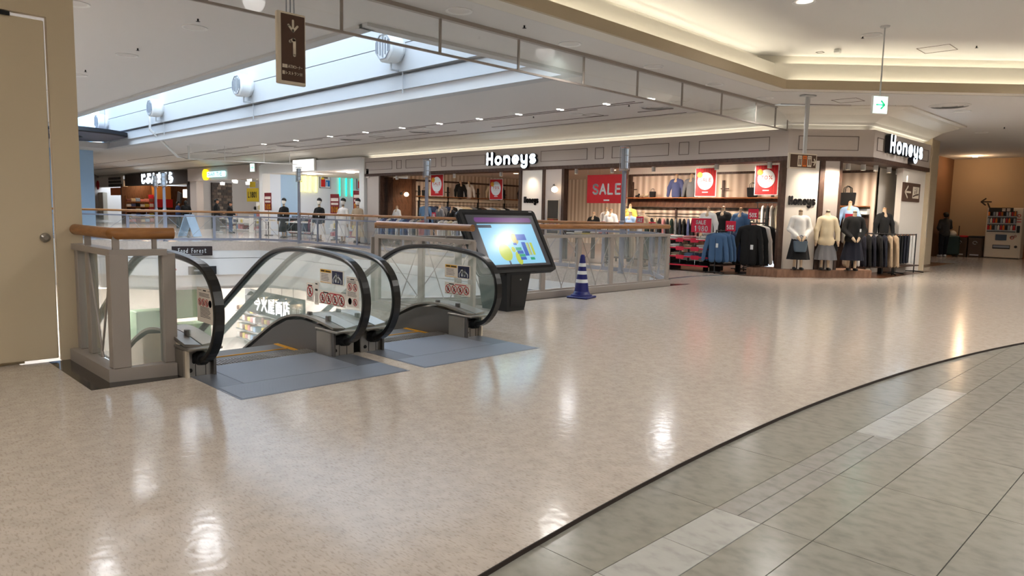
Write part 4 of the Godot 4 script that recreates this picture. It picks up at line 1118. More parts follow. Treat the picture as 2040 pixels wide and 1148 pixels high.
func shop_sign(called: String, label: String, at: Transform3D, width: float, height: float, depth: float, face: Material, body: Material, sw: float) -> void:
	var t := thing(called, label, "sign")
	t.transform = at
	var gl := shop_glyphs()
	var tot := 0.0
	for g in gl: tot += g[1]
	var s := Vector2(width / tot, height)
	var x := 0.0
	for g in gl:
		var b := Mb.new(); b.stroke(g[0], sw * height, depth, Transform3D(Basis(), Vector3(x * s.x, 0, 0)), s)
		var p := part(t, "letter", b, body)
		if face != body:
			var f := Mb.new(); f.stroke(g[0], sw * height * 0.94, 0.006, Transform3D(Basis(), Vector3(x * s.x, 0, depth)), s)
			part(p, "letter_face", f, face)
		x += g[1]

# ---------------------------------------------------------------- bodies: smooth joined capsules meshed as surface nets
# bone: [from, to, radius from, radius to]
func net(bones: Array, cell: float, k := 0.05, squash := Vector3(1, 1, 1)) -> ArrayMesh:
	var lo := Vector3(1e9, 1e9, 1e9); var hi := -lo
	for b in bones:
		for e in [[b[0], b[2]], [b[1], b[3]]]:
			var rr: Vector3 = Vector3.ONE * (e[1] + cell * 2.0)
			lo = lo.min(e[0] - rr); hi = hi.max(e[0] + rr)
	var nx := int((hi.x - lo.x) / cell) + 2; var ny := int((hi.y - lo.y) / cell) + 2; var nz := int((hi.z - lo.z) / cell) + 2
	var f := PackedFloat32Array(); f.resize(nx * ny * nz); f.fill(1.0)
	for b in bones:
		var a: Vector3 = b[0]; var c: Vector3 = b[1]; var ra: float = b[2]; var rb: float = b[3]
		var mr := maxf(ra, rb) + k + cell * 1.5
		var l0 := ((a.min(c) - Vector3.ONE * mr - lo) / cell).floor(); var l1 := ((a.max(c) + Vector3.ONE * mr - lo) / cell).ceil()
		var ab := c - a; var inv := 1.0 / maxf(ab.length_squared(), 1e-9)
		for z in range(maxi(0, int(l0.z)), mini(nz, int(l1.z) + 1)):
			for y in range(maxi(0, int(l0.y)), mini(ny, int(l1.y) + 1)):
				var o := (z * ny + y) * nx
				for x in range(maxi(0, int(l0.x)), mini(nx, int(l1.x) + 1)):
					var p := lo + Vector3(x, y, z) * cell
					var t := clampf((p - a).dot(ab) * inv, 0.0, 1.0)
					var d := p.distance_to(a + ab * t) - lerpf(ra, rb, t)
					var q := f[o + x]
					var h := maxf(k - absf(d - q), 0.0) / k
					f[o + x] = minf(d, q) - h * h * k * 0.25
	var ids := {}
	var vs := PackedVector3Array(); var ns := PackedVector3Array()
	var off := [0, 1, nx, nx + 1, nx * ny, nx * ny + 1, nx * ny + nx, nx * ny + nx + 1]
	for z in nz - 1:
		for y in ny - 1:
			for x in nx - 1:
				var i := (z * ny + y) * nx + x
				var inside := 0
				for q in 8: if f[i + off[q]] < 0.0: inside += 1
				if inside == 0 or inside == 8: continue
				var s := Vector3(); var cnt := 0
				for q in [[0, 1], [2, 3], [4, 5], [6, 7], [0, 2], [1, 3], [4, 6], [5, 7], [0, 4], [1, 5], [2, 6], [3, 7]]:
					var u := f[i + off[q[0]]]; var w := f[i + off[q[1]]]
					if (u < 0.0) != (w < 0.0):
						var t := u / (u - w)
						s += Vector3(q[0] & 1, (q[0] >> 1) & 1, q[0] >> 2).lerp(Vector3(q[1] & 1, (q[1] >> 1) & 1, q[1] >> 2), t); cnt += 1
				ids[i] = vs.size()
				vs.append((lo + (Vector3(x, y, z) + s / cnt) * cell) * squash)
				var g := Vector3(f[i + 1] - f[i] + f[i + off[7]] - f[i + off[6]], f[i + nx] - f[i] + f[i + off[7]] - f[i + off[5]], f[i + off[4]] - f[i] + f[i + off[7]] - f[i + off[3]])
				ns.append((g / squash).normalized())
	var idx := PackedInt32Array()
	for i in ids:
		var x: int = i % nx; var y: int = (i / nx) % ny; var z: int = i / (nx * ny)
		for ax in [[1, nx, nx * ny, y, z], [nx, nx * ny, 1, z, x], [nx * ny, 1, nx, x, y]]:
			if ax[3] == 0 or ax[4] == 0: continue
			var u := f[i]; var w := f[i + ax[0]]
			if (u < 0.0) == (w < 0.0): continue
			var a: int = ids[i]; var b: int = ids.get(i - ax[1], -1); var c: int = ids.get(i - ax[1] - ax[2], -1); var d: int = ids.get(i - ax[2], -1)
			if b < 0 or c < 0 or d < 0: continue
			if u < 0.0: idx.append_array([a, c, b, a, d, c])
			else: idx.append_array([a, b, c, a, c, d])
	var arr := []
	arr.resize(Mesh.ARRAY_MAX)
	arr[Mesh.ARRAY_VERTEX] = vs; arr[Mesh.ARRAY_NORMAL] = ns; arr[Mesh.ARRAY_INDEX] = idx
	var m := ArrayMesh.new()
	if vs.size(): m.add_surface_from_arrays(Mesh.PRIMITIVE_TRIANGLES, arr)
	return m
func V(x := 0.0, y := 0.0, z := 0.0) -> Vector3: return Vector3(x, y, z)

# a standing figure facing +z; arms given as elbow and wrist for each side; every garment a mesh of its own
func person(label: String, at: Vector3, turn: float, h: float, top: Color, legs: Color, arms: Array, hair_long := false, cap_on := false, bag := Color.TRANSPARENT) -> Node3D:
	var t := thing("person", label, "person", at, turn)
	var s := h / 1.7
	var hip := 0.095; var sh := 0.175
	var b := []
	var foot := [[-0.10, 0.06], [0.10, -0.04]]
	for i in 2:
		var sg := -1.0 if i == 0 else 1.0
		var kx: float = foot[i][0]; var kz: float = foot[i][1]
		b.append([V(sg * hip, 0.88, 0), V(kx, 0.48, kz * 0.6 + 0.02), 0.085, 0.055])
		b.append([V(kx, 0.48, kz * 0.6 + 0.02), V(kx, 0.09, kz), 0.055, 0.038])
		b.append([V(kx, 0.045, kz - 0.02), V(kx * 1.1, 0.035, kz + 0.16), 0.042, 0.034])
	b.append([V(-0.05, 0.95, 0), V(0.05, 0.95, 0), 0.12, 0.12])
	b.append([V(0, 0.95, 0), V(0, 1.25, -0.01), 0.125, 0.13])
	b.append([V(-sh + 0.04, 1.36, -0.01), V(sh - 0.04, 1.36, -0.01), 0.07, 0.07])
	b.append([V(0, 1.38, -0.01), V(0, 1.50, 0.01), 0.052, 0.05])
	b.append([V(0, 1.57, 0.02), V(0, 1.61, 0.01), 0.082, 0.092])
	b.append([V(0, 1.52, 0.07), V(0, 1.53, 0.075), 0.03, 0.03])     # chin
	b.append([V(0, 1.575, 0.105), V(0, 1.56, 0.112), 0.010, 0.014]) # nose
	for sg in [-1.0, 1.0]:
		b.append([V(sg * 0.092, 1.58, 0.0), V(sg * 0.095, 1.56, -0.005), 0.02, 0.014])
	var ab := []
	for i in 2:
		var sg := -1.0 if i == 0 else 1.0
		var el: Vector3 = arms[i][0]; var wr: Vector3 = arms[i][1]
		b.append([V(sg * sh, 1.36, -0.01), el, 0.05, 0.04]); b.append([el, wr, 0.04, 0.028])
		ab.append([V(sg * sh, 1.37, -0.01), el, 0.068, 0.056]); ab.append([el, wr, 0.056, 0.045])
		var d := (wr - el).normalized()
		var pm := wr + d * 0.06
		b.append([wr, pm, 0.03, 0.034])
		var sd := d.cross(V(0, 0, 1) if absf(d.z) < 0.8 else V(0, 1, 0)).normalized()
		for q in 4: b.append([pm + sd * (0.012 * (q - 1.5)), pm + sd * (0.014 * (q - 1.5)) + d * (0.07 - 0.006 * absf(q - 1)) + V(0, 0, 0.012), 0.009, 0.008])
		b.append([wr + d * 0.02 + sd * 0.025, wr + d * 0.07 + sd * 0.055, 0.011, 0.009])
	var sc := func(q): return q.map(func(e): return [e[0] * s, e[1] * s, e[2] * s, e[3] * s])
	part(t, "body", net(sc.call(b), 0.02, 0.03), M.skin)
	var tr := []
	for i in 2:
		var sg := -1.0 if i == 0 else 1.0
		var kx: float = foot[i][0]; var kz: float = foot[i][1]
		tr.append([V(sg * hip, 0.88, 0), V(kx, 0.48, kz * 0.6 + 0.02), 0.105, 0.082]); tr.append([V(kx, 0.48, kz * 0.6 + 0.02), V(kx, 0.12, kz), 0.082, 0.068])
	tr.append([V(-0.05, 0.93, 0), V(0.05, 0.93, 0), 0.135, 0.135])
	part(t, "trousers", net(sc.call(tr), 0.024, 0.03), cloth("trousers_%d" % taken.get("person", 0), legs))
	var jk := [[V(-0.05, 0.92, 0), V(0.05, 0.92, 0), 0.150, 0.150], [V(0, 0.95, 0), V(0, 1.25, -0.01), 0.158, 0.158], [V(-sh + 0.04, 1.36, -0.01), V(sh - 0.04, 1.36, -0.01), 0.088, 0.088], [V(0, 1.42, -0.01), V(0, 1.45, -0.01), 0.068, 0.064]]
	part(t, "jacket", net(sc.call(jk + ab), 0.024, 0.04), cloth("jacket_%d" % taken.get("person", 0), top))
	var hr := [[V(0, 1.60, -0.025), V(0, 1.63, 0.01), 0.098, 0.092]]
	if hair_long: hr.append([V(0, 1.58, -0.05), V(0, 1.44, -0.06), 0.085, 0.06])
	part(t, "hair", net(sc.call(hr), 0.018, 0.03), M.hair)
	if cap_on: part(t, "cap", net(sc.call([[V(0, 1.645, -0.01), V(0, 1.65, 0.0), 0.098, 0.098], [V(0, 1.63, 0.08), V(0, 1.62, 0.14), 0.05, 0.03]]), 0.018, 0.02), M.soft_black)
	for i in 2:
		var kx: float = foot[i][0]; var kz: float = foot[i][1]
		part(t, "shoe", net(sc.call([[V(kx, 0.05, kz - 0.03), V(kx * 1.1, 0.042, kz + 0.17), 0.05, 0.042]]), 0.016, 0.02), M.white if bag.a > 0 else M.soft_black)
	return t

# ---------------------------------------------------------------- the clothing shop on the corner
const SL := 1.4
const FP := Vector3(16.15, 0, -7.32)
func FD() -> Vector3: return Vector3(1.27, 0, 1.44).normalized()
func FN() -> Vector3: return FD().cross(Vector3.UP)
func facet(s: float, y: float, out: float) -> Vector3: return FP + FD() * s + FN() * out + Vector3.UP * y
func shop_shell() -> void:
	var path := [Vector3(16.15, 0, -24.85), Vector3(16.15, 0, -7.32), Vector3(17.42, 0, -5.88), Vector3(21.72, 0, -5.88)]
	var m := Mb.new()
	m.sweep(path, [Vector2(2.77, -0.05), Vector2(3.40, -0.05), Vector2(3.40, 0.0), Vector2(2.77, 0.0)], Vector3.UP)
	var fa := struct("wall_fascia", m, M.fascia)
	var tr := Mb.new()
	tr.sweep(path, [Vector2(2.68, -0.60), Vector2(2.78, -0.60), Vector2(2.78, 0.02), Vector2(2.68, 0.02)], Vector3.UP)
	part(fa, "edge_trim", tr, M.walnut)
	var fr := func(x: Transform3D, a: float, b: float, y0: float, y1: float):
		var q := Mb.new()
		for w in [[a, b, y0, y0], [a, b, y1, y1], [a, a, y0, y1], [b, b, y0, y1]]:
			q.box(x * Vector3((w[0] + w[1]) / 2, (w[2] + w[3]) / 2, 0.002), Vector3(absf(w[1] - w[0]) + 0.014, absf(w[3] - w[2]) + 0.014, 0.012), x.basis)
		part(fa, "panel_moulding", q, M.fascia_line)
	var xa := Transform3D(Basis(Vector3(0, 0, 1), Vector3.UP, Vector3(-1, 0, 0)), Vector3(16.15, 0, 0))
	for p in [[-24.72, -22.91], [-22.60, -22.31], [-22.01, -20.22], [-19.90, -19.65], [-19.32, -17.61], [-15.08, -13.26], [-12.96, -12.66], [-12.36, -10.52], [-10.20, -9.92], [-9.62, -7.77]]:
		fr.call(xa, p[0], p[1], 2.93, 3.24)
	var xf := Transform3D(Basis(FD(), Vector3.UP, FN()), FP)
	fr.call(xf, 0.24, 1.57, 2.93, 3.24)
	var xs := Transform3D(Basis(), Vector3(0, 0, -5.88))
	fr.call(xs, 17.62, 18.02, 2.95, 3.24); fr.call(xs, 20.95, 21.55, 2.95, 3.24)
	# walls of the shop
	var w := Mb.new()
	w.box(Vector3(18.6, 1.4, -10.52), Vector3(0.2, 2.4, 5.85))
	w.box(Vector3(19.4, 1.4, -7.05), Vector3(0.2, 2.4, 1.3))
	w.box(Vector3(22.15, 1.49, -24.75), Vector3(7.7, 2.98, 0.2))
	w.box(Vector3(26.1, 1.49, -18.6), Vector3(0.2, 2.98, 12.4))
	var sw := struct("wall_shop", w, M.stripes)
	var up := Mb.new()
	up.box(Vector3(18.59, 2.79, -10.52), Vector3(0.24, 0.42, 5.85)); up.box(Vector3(19.39, 2.79, -7.05), Vector3(0.24, 0.42, 1.3))
	up.box(Vector3(22.3, 1.49, -13.35), Vector3(7.4, 2.98, 0.16))
	up.box(Vector3(19.0, 1.49, -7.62), Vector3(0.7, 2.98, 0.1)); up.box(Vector3(16.75, 2.8, -24.6), Vector3(1.2, 0.36, 0.2))
	up.box(Vector3(20.2, 1.4, -6.5), Vector3(1.7, 2.9, 0.2))
	up.box(Vector3(20.78, 1.34, -6.02), Vector3(1.9, 2.68, 0.14))
	struct("wall_shop_plain", up, M.soft_white)
	var e := Mb.new()
	e.box(Vector3(23.55, 1.92, -6.7), Vector3(3.5, 3.85, 0.2)); e.box(Vector3(21.77, 1.92, -6.3), Vector3(0.1, 3.85, 0.9))
	struct("wall_shop_end", e, M.beige_wall)
	var lc := Mb.new()
	lc.box(Vector3(16.25, 1.34, -24.2), Vector3(0.12, 2.68, 0.95))
	lc.box(Vector3(16.22, 1.34, -14.51), Vector3(0.14, 2.68, 0.71))
	lc.box(facet(1.03, 1.34, -0.05), Vector3(0.32, 2.68, 0.12), Basis(FD(), Vector3.UP, FN()))
	struct("wall_shop_front", lc, M.fascia)
	var wd := Mb.new()
	wd.box(Vector3(17.7, 1.34, -24.62), Vector3(1.5, 2.68, 0.1))
	struct("wall_shop_wood", wd, M.shop_wood)
	var dk := Mb.new()                                              # dark wood posts and rails
	for z in [-23.68, -15.92, -14.91, -14.12]: dk.box(Vector3(16.2, 1.34, z), Vector3(0.2, 2.68, 0.10))
	for s in [-0.06, 0.80, 1.215]: dk.box(facet(s, 1.34, -0.05), Vector3(0.11 if s < 1.0 else 0.05, 2.68, 0.2), Basis(FD(), Vector3.UP, FN()))
	dk.box(Vector3(18.46, 2.585, -10.5), Vector3(0.08, 0.06, 5.8)); dk.box(Vector3(18.46, 1.3, -13.36), Vector3(0.12, 2.6, 0.10))
	dk.box(Vector3(19.26, 2.585, -7.05), Vector3(0.08, 0.06, 1.2)); dk.box(Vector3(22.3, 2.64, -24.6), Vector3(7.4, 0.07, 0.1))
	dk.box(Vector3(18.40, 1.34, -24.55), Vector3(0.14, 2.68, 0.16)); dk.box(Vector3(16.95, 1.34, -24.4), Vector3(0.25, 2.68, 0.5))
	struct("trim_12", dk, M.walnut)
	var cw := Mb.new()
	cw.box(Vector3(16.22, 1.34, -15.405), Vector3(0.14, 2.68, 0.91))
	cw.box(facet(0.365, 1.34, -0.05), Vector3(0.73, 2.68, 0.14), Basis(FD(), Vector3.UP, FN()))
	struct("wall_column", cw, M.soft_white)
	var cl := Mb.new(); cl.slab(pv([16.2, -24.84, 16.2, -7.35, 17.45, -6.0, 21.66, -6.0, 21.66, -12.0, 26.2, -12.0, 26.2, -24.84]), 2.97, 3.1)
	struct("ceiling_shop", cl, M.soft_white)
	# the two lit shop names and the two black ones
	shop_sign("shop_sign", "large lit white shop name with dark letter sides over the long shop front", Transform3D(Basis(Vector3(0, 0, 1), Vector3.UP, Vector3(-1, 0, 0)), Vector3(16.12, 2.87, -17.42)), 2.26, 0.42, 0.10, M.sign_white, mat("letter_side", Color(0.03, 0.05, 0.10), 0.4), 0.23)
	shop_sign("shop_sign", "lit white shop name seen at a slant on the short shop front", Transform3D(Basis(), Vector3(18.05, 2.93, -5.86)), 2.5, 0.42, 0.12, M.sign_white, M.letter_side, 0.23)
	shop_sign("shop_sign", "black shop name on the spotlit column near the big red banner", Transform3D(Basis(Vector3(0, 0, 1), Vector3.UP, Vector3(-1, 0, 0)), Vector3(16.14, 1.66, -15.75)), 0.62, 0.20, 0.02, M.ink, M.ink, 0.2)
	shop_sign("shop_sign", "black shop name on the spotlit corner column behind the dressed mannequins", Transform3D(Basis(FD(), Vector3.UP, FN()), facet(0.08, 1.66, 0.02)), 0.60, 0.21, 0.025, M.ink, M.ink, 0.2)
	# podium for the mannequins
	var pd := Mb.new(); pd.slab(pv([15.72, -7.95, 15.72, -7.2, 17.62, -5.80, 17.98, -6.2, 17.3, -6.9, 16.3, -7.95]), 0.0, 0.18)
	solo("podium", "low wood grained display podium under the mannequins at the shop corner", "podium", pd, M.booth_wood)
	# way sign on the end wall
	var t := thing("wall_sign", "square brown wall sign with left arrow and white lift pictogram", "sign", Vector3(20.52, 1.85, -5.93))
	var b := Mb.new(); b.bb(Vector3(0, 0.24, 0), Vector3(1.36, 0.48, 0.04), 0.006)
	part(t, "board", b, M.brown_sign)
	var a := Mb.new(); a.stroke([[Vector2(-0.55, 0.24), Vector2(-0.12, 0.24)], [Vector2(-0.36, 0.38), Vector2(-0.57, 0.24), Vector2(-0.36, 0.10)]], 0.05, 0.006, Transform3D(Basis(), Vector3(0, 0, 0.02)))
	part(t, "arrow", a, M.cream)
	var pc := Mb.new(); pc.box(Vector3(0.31, 0.24, 0.022), Vector3(0.52, 0.30, 0.006))
	part(t, "pictogram", pc, M.cream)
	var ik := Mb.new(); ik.stroke([[Vector2(0.1, 0.14), Vector2(0.3, 0.18), Vector2(0.52, 0.20)], [Vector2(0.22, 0.22), Vector2(0.22, 0.27)], [Vector2(0.36, 0.24), Vector2(0.36, 0.30)], [Vector2(0.22, 0.33), Vector2(0.22, 0.331)], [Vector2(0.36, 0.345), Vector2(0.36, 0.346)]], 0.04, 0.003, Transform3D(Basis(), Vector3(0, 0, 0.025)))
	part(t, "figure", ik, M.brown_sign)
	var nt := Mb.new(); nt.box(Vector3(), Vector3(0.5, 0.8, 0.02))
	solo("notice", "grey printed notice board on the pillar at the end of the shop", "notice", nt, M.pale_grey, Vector3(24.3, 1.25, -6.58))

func shop_lights() -> void:
	# cylindrical spotlights under the soffit
	var i := 0
	for p in [Vector3(16.45, 2.62, -24.0), Vector3(16.45, 2.62, -23.0), Vector3(16.5, 2.62, -19.6), Vector3(16.5, 2.62, -17.2), Vector3(16.5, 2.62, -16.05), Vector3(16.45, 2.62, -13.9), Vector3(16.5, 2.62, -12.6), Vector3(16.5, 2.62, -11.2), Vector3(16.5, 2.62, -9.3), Vector3(16.5, 2.62, -7.9), Vector3(17.5, 2.60, -6.45), Vector3(17.9, 2.60, -6.25), Vector3(18.6, 2.62, -6.2), Vector3(19.4, 2.62, -6.15), Vector3(20.1, 2.62, -6.15)]:
		var t := thing("spotlight", "small white cylindrical spotlight under the shop soffit, %s from the far wood panel" % ORD[i], "spotlight", p, 0.0, "spotlights under the shop soffit")
		var b := Mb.new(); b.lathe([Vector2(0.0, 0.06), Vector2(0.055, 0.06), Vector2(0.055, -0.08), Vector2(0.045, -0.08), Vector2(0.045, -0.06)], Vector3(), 14)
		part(t, "barrel", b, M.white)
		var d := Mb.new(); d.lathe([Vector2(0.0, -0.065), Vector2(0.045, -0.065)], Vector3(), 14)
		part(t, "lens", d, M.lamp_warm)
		i += 1
	var W := Color(1.0, 0.93, 0.85)
	spot(Vector3(15.75, 2.60, -15.4), Vector3(16.3, 1.85, -15.4), W, 0.45, 40.0, 0.03, 1.0)
	spot(facet(0.42, 2.60, 0.42), facet(0.42, 1.9, -0.05), W, 0.5, 40.0, 0.03, 1.0)
	spot(Vector3(20.2, 2.5, -5.95), Vector3(20.0, 1.4, -6.5), W, 0.4, 45.0, 0.03, 1.0)
	for z in [-23.0, -20.5, -18.0]: spot(Vector3(17.2, 2.55, z), Vector3(18.6, 0.8, z), W, 2.6 * SL, 78.0, 0.05, 0.8)
	for z in [-12.4, -10.6, -8.8]: spot(Vector3(16.55, 2.55, z), Vector3(17.6, 0.9, z), W, 2.2 * SL, 78.0, 0.05, 0.8)
	spot(Vector3(16.5, 2.6, -6.3), Vector3(16.9, 0.6, -6.6), W, 2.2, 65.0, 0.05, 0.8)
	spot(Vector3(18.0, 2.55, -6.4), Vector3(18.6, 0.9, -6.4), W, 3.0, 75.0, 0.05, 0.8)
	for p in [[21.0, -21.0], [21.0, -16.0], [24.0, -18.5], [18.5, -15.0]]:
		var t := thing("downlight", "small lit downlight in the clothing shop ceiling, %s from the entrance" % ORD[[21.0, 24.0, 18.5].find(p[0]) + (3 if p[1] == -16.0 else 0)], "downlight", Vector3(p[0], 2.96, p[1]), 0.0, "shop ceiling downlights")
		var d := Mb.new(); d.lathe([Vector2(0.0, 0.0), Vector2(0.09, 0.0), Vector2(0.11, 0.01)], Vector3(), 16)
		part(t, "diffuser", d, M.lamp_warm)
		spot(Vector3(p[0], 2.93, p[1]), Vector3(p[0], 0, p[1]), W, 3.0 * SL, 80.0, 0.06, 0.6)
	# wall lamps with round opal shades
	for q in [[Vector3(17.75, 2.05, -24.5), 0.0, "on the dark wood wall panel"], [Vector3(16.12, 2.10, -14.5), -PI / 2, "on the beige panel above the mirror"]]:
		var t := thing("wall_lamp", "globe wall lamp on a black disc %s" % q[2], "wall lamp", q[0], q[1])
		var b := Mb.new(); b.lathe([Vector2(0, 0.03), Vector2(0.05, 0.03), Vector2(0.06, 0.0)], Vector3(), 16, Basis(Vector3.RIGHT, PI / 2))
		b.tube([Vector3(0, 0, 0.02), Vector3(0.04, 0.12, 0.06), Vector3(0.12, 0.13, 0.10), Vector3(0.15, 0.05, 0.12)], 0.01, 6)
		part(t, "bracket", b, M.soft_black)
		var g := Mb.new(); g.lathe([Vector2(0, 0.06), Vector2(0.05, 0.05), Vector2(0.095, 0.0), Vector2(0.10, -0.05), Vector2(0.07, -0.10), Vector2(0, -0.125)], Vector3(0.16, 0, 0.13), 18)
		part(t, "shade", g, M.lamp_warm)
		omni(q[0] + Basis(Vector3.UP, q[1]) * Vector3(0.16, -0.03, 0.13), Color(1, 0.85, 0.65), 0.12, 0.06)
	var mr := thing("mirror", "framed fitting mirror on the beige panel under the globe lamp", "mirror", Vector3(16.12, 0.75, -14.5), -PI / 2)
	var gl := Mb.new(); gl.box(Vector3(0, 0.5, 0), Vector3(0.46, 1.0, 0.02))
	part(mr, "glass", gl, mat("mirror", Color(0.9, 0.9, 0.9), 0.03, 1.0))
	var fm := Mb.new()
	for s in [-0.235, 0.235]: fm.box(Vector3(s, 0.5, 0), Vector3(0.02, 1.04, 0.03))
	for s in [-0.01, 1.01]: fm.box(Vector3(0, s, 0), Vector3(0.49, 0.02, 0.03))
	part(mr, "frame", fm, M.cream)

# ---- clothes
var proto := {}
func make_protos() -> void:
	var hang := Node3D.new(); hang.name = "hanging_jacket"                # hook at the origin
	var g := [[V(-0.03, -0.12, 0), V(-0.17, -0.155, 0), 0.07, 0.065], [V(0.03, -0.12, 0), V(0.17, -0.155, 0), 0.07, 0.065], [V(-0.08, -0.2, 0), V(-0.08, -0.62, 0.0), 0.085, 0.085], [V(0.08, -0.2, 0), V(0.08, -0.62, 0.0), 0.085, 0.085], [V(-0.19, -0.165, 0), V(-0.25, -0.40, 0.01), 0.055, 0.05], [V(-0.25, -0.40, 0.01), V(-0.285, -0.64, 0.04), 0.05, 0.045], [V(0.19, -0.165, 0), V(0.25, -0.40, 0.01), 0.055, 0.05], [V(0.25, -0.40, 0.01), V(0.285, -0.64, 0.04), 0.05, 0.045]]
	var gm := net(g, 0.02, 0.02, V(1, 1, 0.55))
	part(hang, "jacket", gm, M.pale_grey)
	var h := Mb.new()
	h.tube([V(0, -0.07, 0), V(-0.10, -0.095, 0), V(-0.2, -0.135, 0)], 0.011, 5); h.tube([V(0, -0.07, 0), V(0.10, -0.095, 0), V(0.2, -0.135, 0)], 0.011, 5)
	part(hang, "hanger", h, M.hanger)
	var k := Mb.new(); k.tube([V(0, -0.07, 0), V(0, -0.02, 0), V(0.012, 0.006, 0), V(0, 0.012, 0), V(-0.012, 0.002, 0)], 0.003, 4)
	part(hang, "hook", k, M.chrome)
	proto.hang = hang
	var coat := Node3D.new(); coat.name = "hanging_coat"
	var g2 := []
	for b in g: g2.append([b[0], b[1] * V(1.03, 1.0 if b[1].y > -0.5 else 1.34, 1), b[2], b[3] * (1.0 if b[1].y > -0.5 else 1.1)])
	part(coat, "coat", net(g2, 0.022, 0.02, V(1, 1, 0.6)), M.pale_grey)
	part(coat, "hanger", h, M.hanger); part(coat, "hook", k, M.chrome)
	proto.coat = coat
	# bust on a stand with a knit top; base at the neck's foot plane: origin at the table top, 0.62 high
	var bust := Node3D.new(); bust.name = "torso_display"
	part(bust, "form", net([[V(0, 0.1, 0), V(0, 0.45, 0), 0.09, 0.08], [V(0, 0.45, 0), V(0, 0.64, 0), 0.052, 0.045]], 0.025, 0.03), M.dummy)
	part(bust, "top", net([[V(0, 0.06, 0), V(0, 0.34, 0), 0.135, 0.14], [V(-0.10, 0.46, 0), V(0.10, 0.46, 0), 0.075, 0.075], [V(-0.16, 0.45, 0), V(-0.23, 0.27, 0.02), 0.066, 0.06], [V(-0.23, 0.27, 0.02), V(-0.25, 0.05, 0.05), 0.06, 0.05], [V(0.16, 0.45, 0), V(0.23, 0.27, 0.02), 0.066, 0.06], [V(0.23, 0.27, 0.02), V(0.25, 0.05, 0.05), 0.06, 0.05], [V(0, 0.5, 0), V(0, 0.54, 0), 0.06, 0.055]], 0.025, 0.04, V(1, 1, 0.75)), M.pale_grey)
	var cp := Mb.new(); cp.lathe([Vector2(0.046, 0.64), Vector2(0.046, 0.655), Vector2(0, 0.66)], Vector3(), 12)
	part(bust, "neck_cap", cp, M.hanger)
	proto.bust = bust
	var fold := Node3D.new(); fold.name = "folded_top"
	var fm := Mb.new(); fm.bb(V(0, 0.02, 0), V(0.26, 0.04, 0.32), 0.018); fm.bb(V(0.0, 0.042, 0.05), V(0.23, 0.012, 0.2), 0.005)
	part(fold, "fabric", fm, M.pale_grey)
	proto.fold = fold
	var bag := Node3D.new(); bag.name = "handbag"
	var bm := Mb.new()
	var rows := []
	for q in [[0.0, 0.10, 0.055], [0.03, 0.115, 0.065], [0.2, 0.135, 0.05], [0.215, 0.13, 0.045]]:
		var r := []
		for i in 16:
			var a := TAU * i / 16.0
			r.append(V(signf(cos(a)) * pow(absf(cos(a)), 0.5) * q[1], q[0], signf(sin(a)) * pow(absf(sin(a)), 0.5) * q[2]))
		rows.append(r)
	bm.grid(rows, true); bm.fix(0, [V(0, 0, 0), V(0, 0.2, 0)]); bm.cap(rows[3], Vector3.UP); bm.cap(rows[0], Vector3.DOWN)
	part(bag, "body", bm, M.soft_black)
	for s in [-1.0, 1.0]:
		var hm := Mb.new(); hm.tube([V(-0.06, 0.2, 0.04 * s), V(-0.055, 0.29, 0.035 * s), V(0, 0.33, 0.03 * s), V(0.055, 0.29, 0.035 * s), V(0.06, 0.2, 0.04 * s)], 0.007, 5)
		part(bag, "strap", hm, M.soft_black)
	proto.bag = bag
const CLOTHES := {"black": Color(0.035, 0.035, 0.04), "navy": Color(0.06, 0.07, 0.13), "denim": Color(0.24, 0.36, 0.50), "dark denim": Color(0.13, 0.19, 0.31), "white": Color(0.85, 0.84, 0.82), "cream": Color(0.80, 0.74, 0.62), "beige": Color(0.66, 0.58, 0.48), "grey": Color(0.42, 0.42, 0.43), "mauve": Color(0.45, 0.28, 0.26), "green": Color(0.10, 0.17, 0.13), "wine": Color(0.40, 0.07, 0.13), "pink": Color(0.75, 0.5, 0.5), "sky blue": Color(0.55, 0.66, 0.80), "slate": Color(0.27, 0.30, 0.45), "brown": Color(0.30, 0.20, 0.14), "yellow": Color(0.80, 0.72, 0.35)}
func cm(c: String) -> Material:
	var k := "cloth_" + c
	return M[k] if M.has(k) else cloth(k, CLOTHES[c])
func place(kind: String, piece: String, colour: String, at: Vector3, turn: float, label: String, cat: String, group := "", sc := 1.0) -> Node3D:
	var o := dup(proto[kind], at, turn)
	tag(o, label, cat, group)
	paint(o, piece, cm(colour))
	if sc != 1.0: o.scale = Vector3.ONE * sc
	return o
func rack_frame(called: String, label: String, a: Vector3, b: Vector3, h: float) -> void:
	var t := thing(called, label, "clothes rack", a, 0.0)
	var d := b - a; var dn := d.normalized(); var s := dn.cross(Vector3.UP)
	var r := Mb.new(); r.tube([V(0, h, 0), V(0, h, 0) + d], 0.014, 8)
	part(t, "rail", r, M.soft_black)
	for e in [Vector3(), d]:
		var p := Mb.new(); p.tube([e, e + V(0, h + 0.02, 0)], 0.014, 8)
		part(t, "post", p, M.soft_black)
		var f := Mb.new(); f.tube([e - s * 0.25 + V(0, 0.03, 0), e + V(0, 0.05, 0), e + s * 0.25 + V(0, 0.03, 0)], 0.015, 6)
		part(t, "foot", f, M.soft_black)
	var sh := Mb.new(); sh.bb(d / 2 + V(0, 0.20, 0), V(0.26, 0.03, d.length()), 0.008, Basis(s, Vector3.UP, -dn))
	part(t, "lower_shelf", sh, M.walnut)
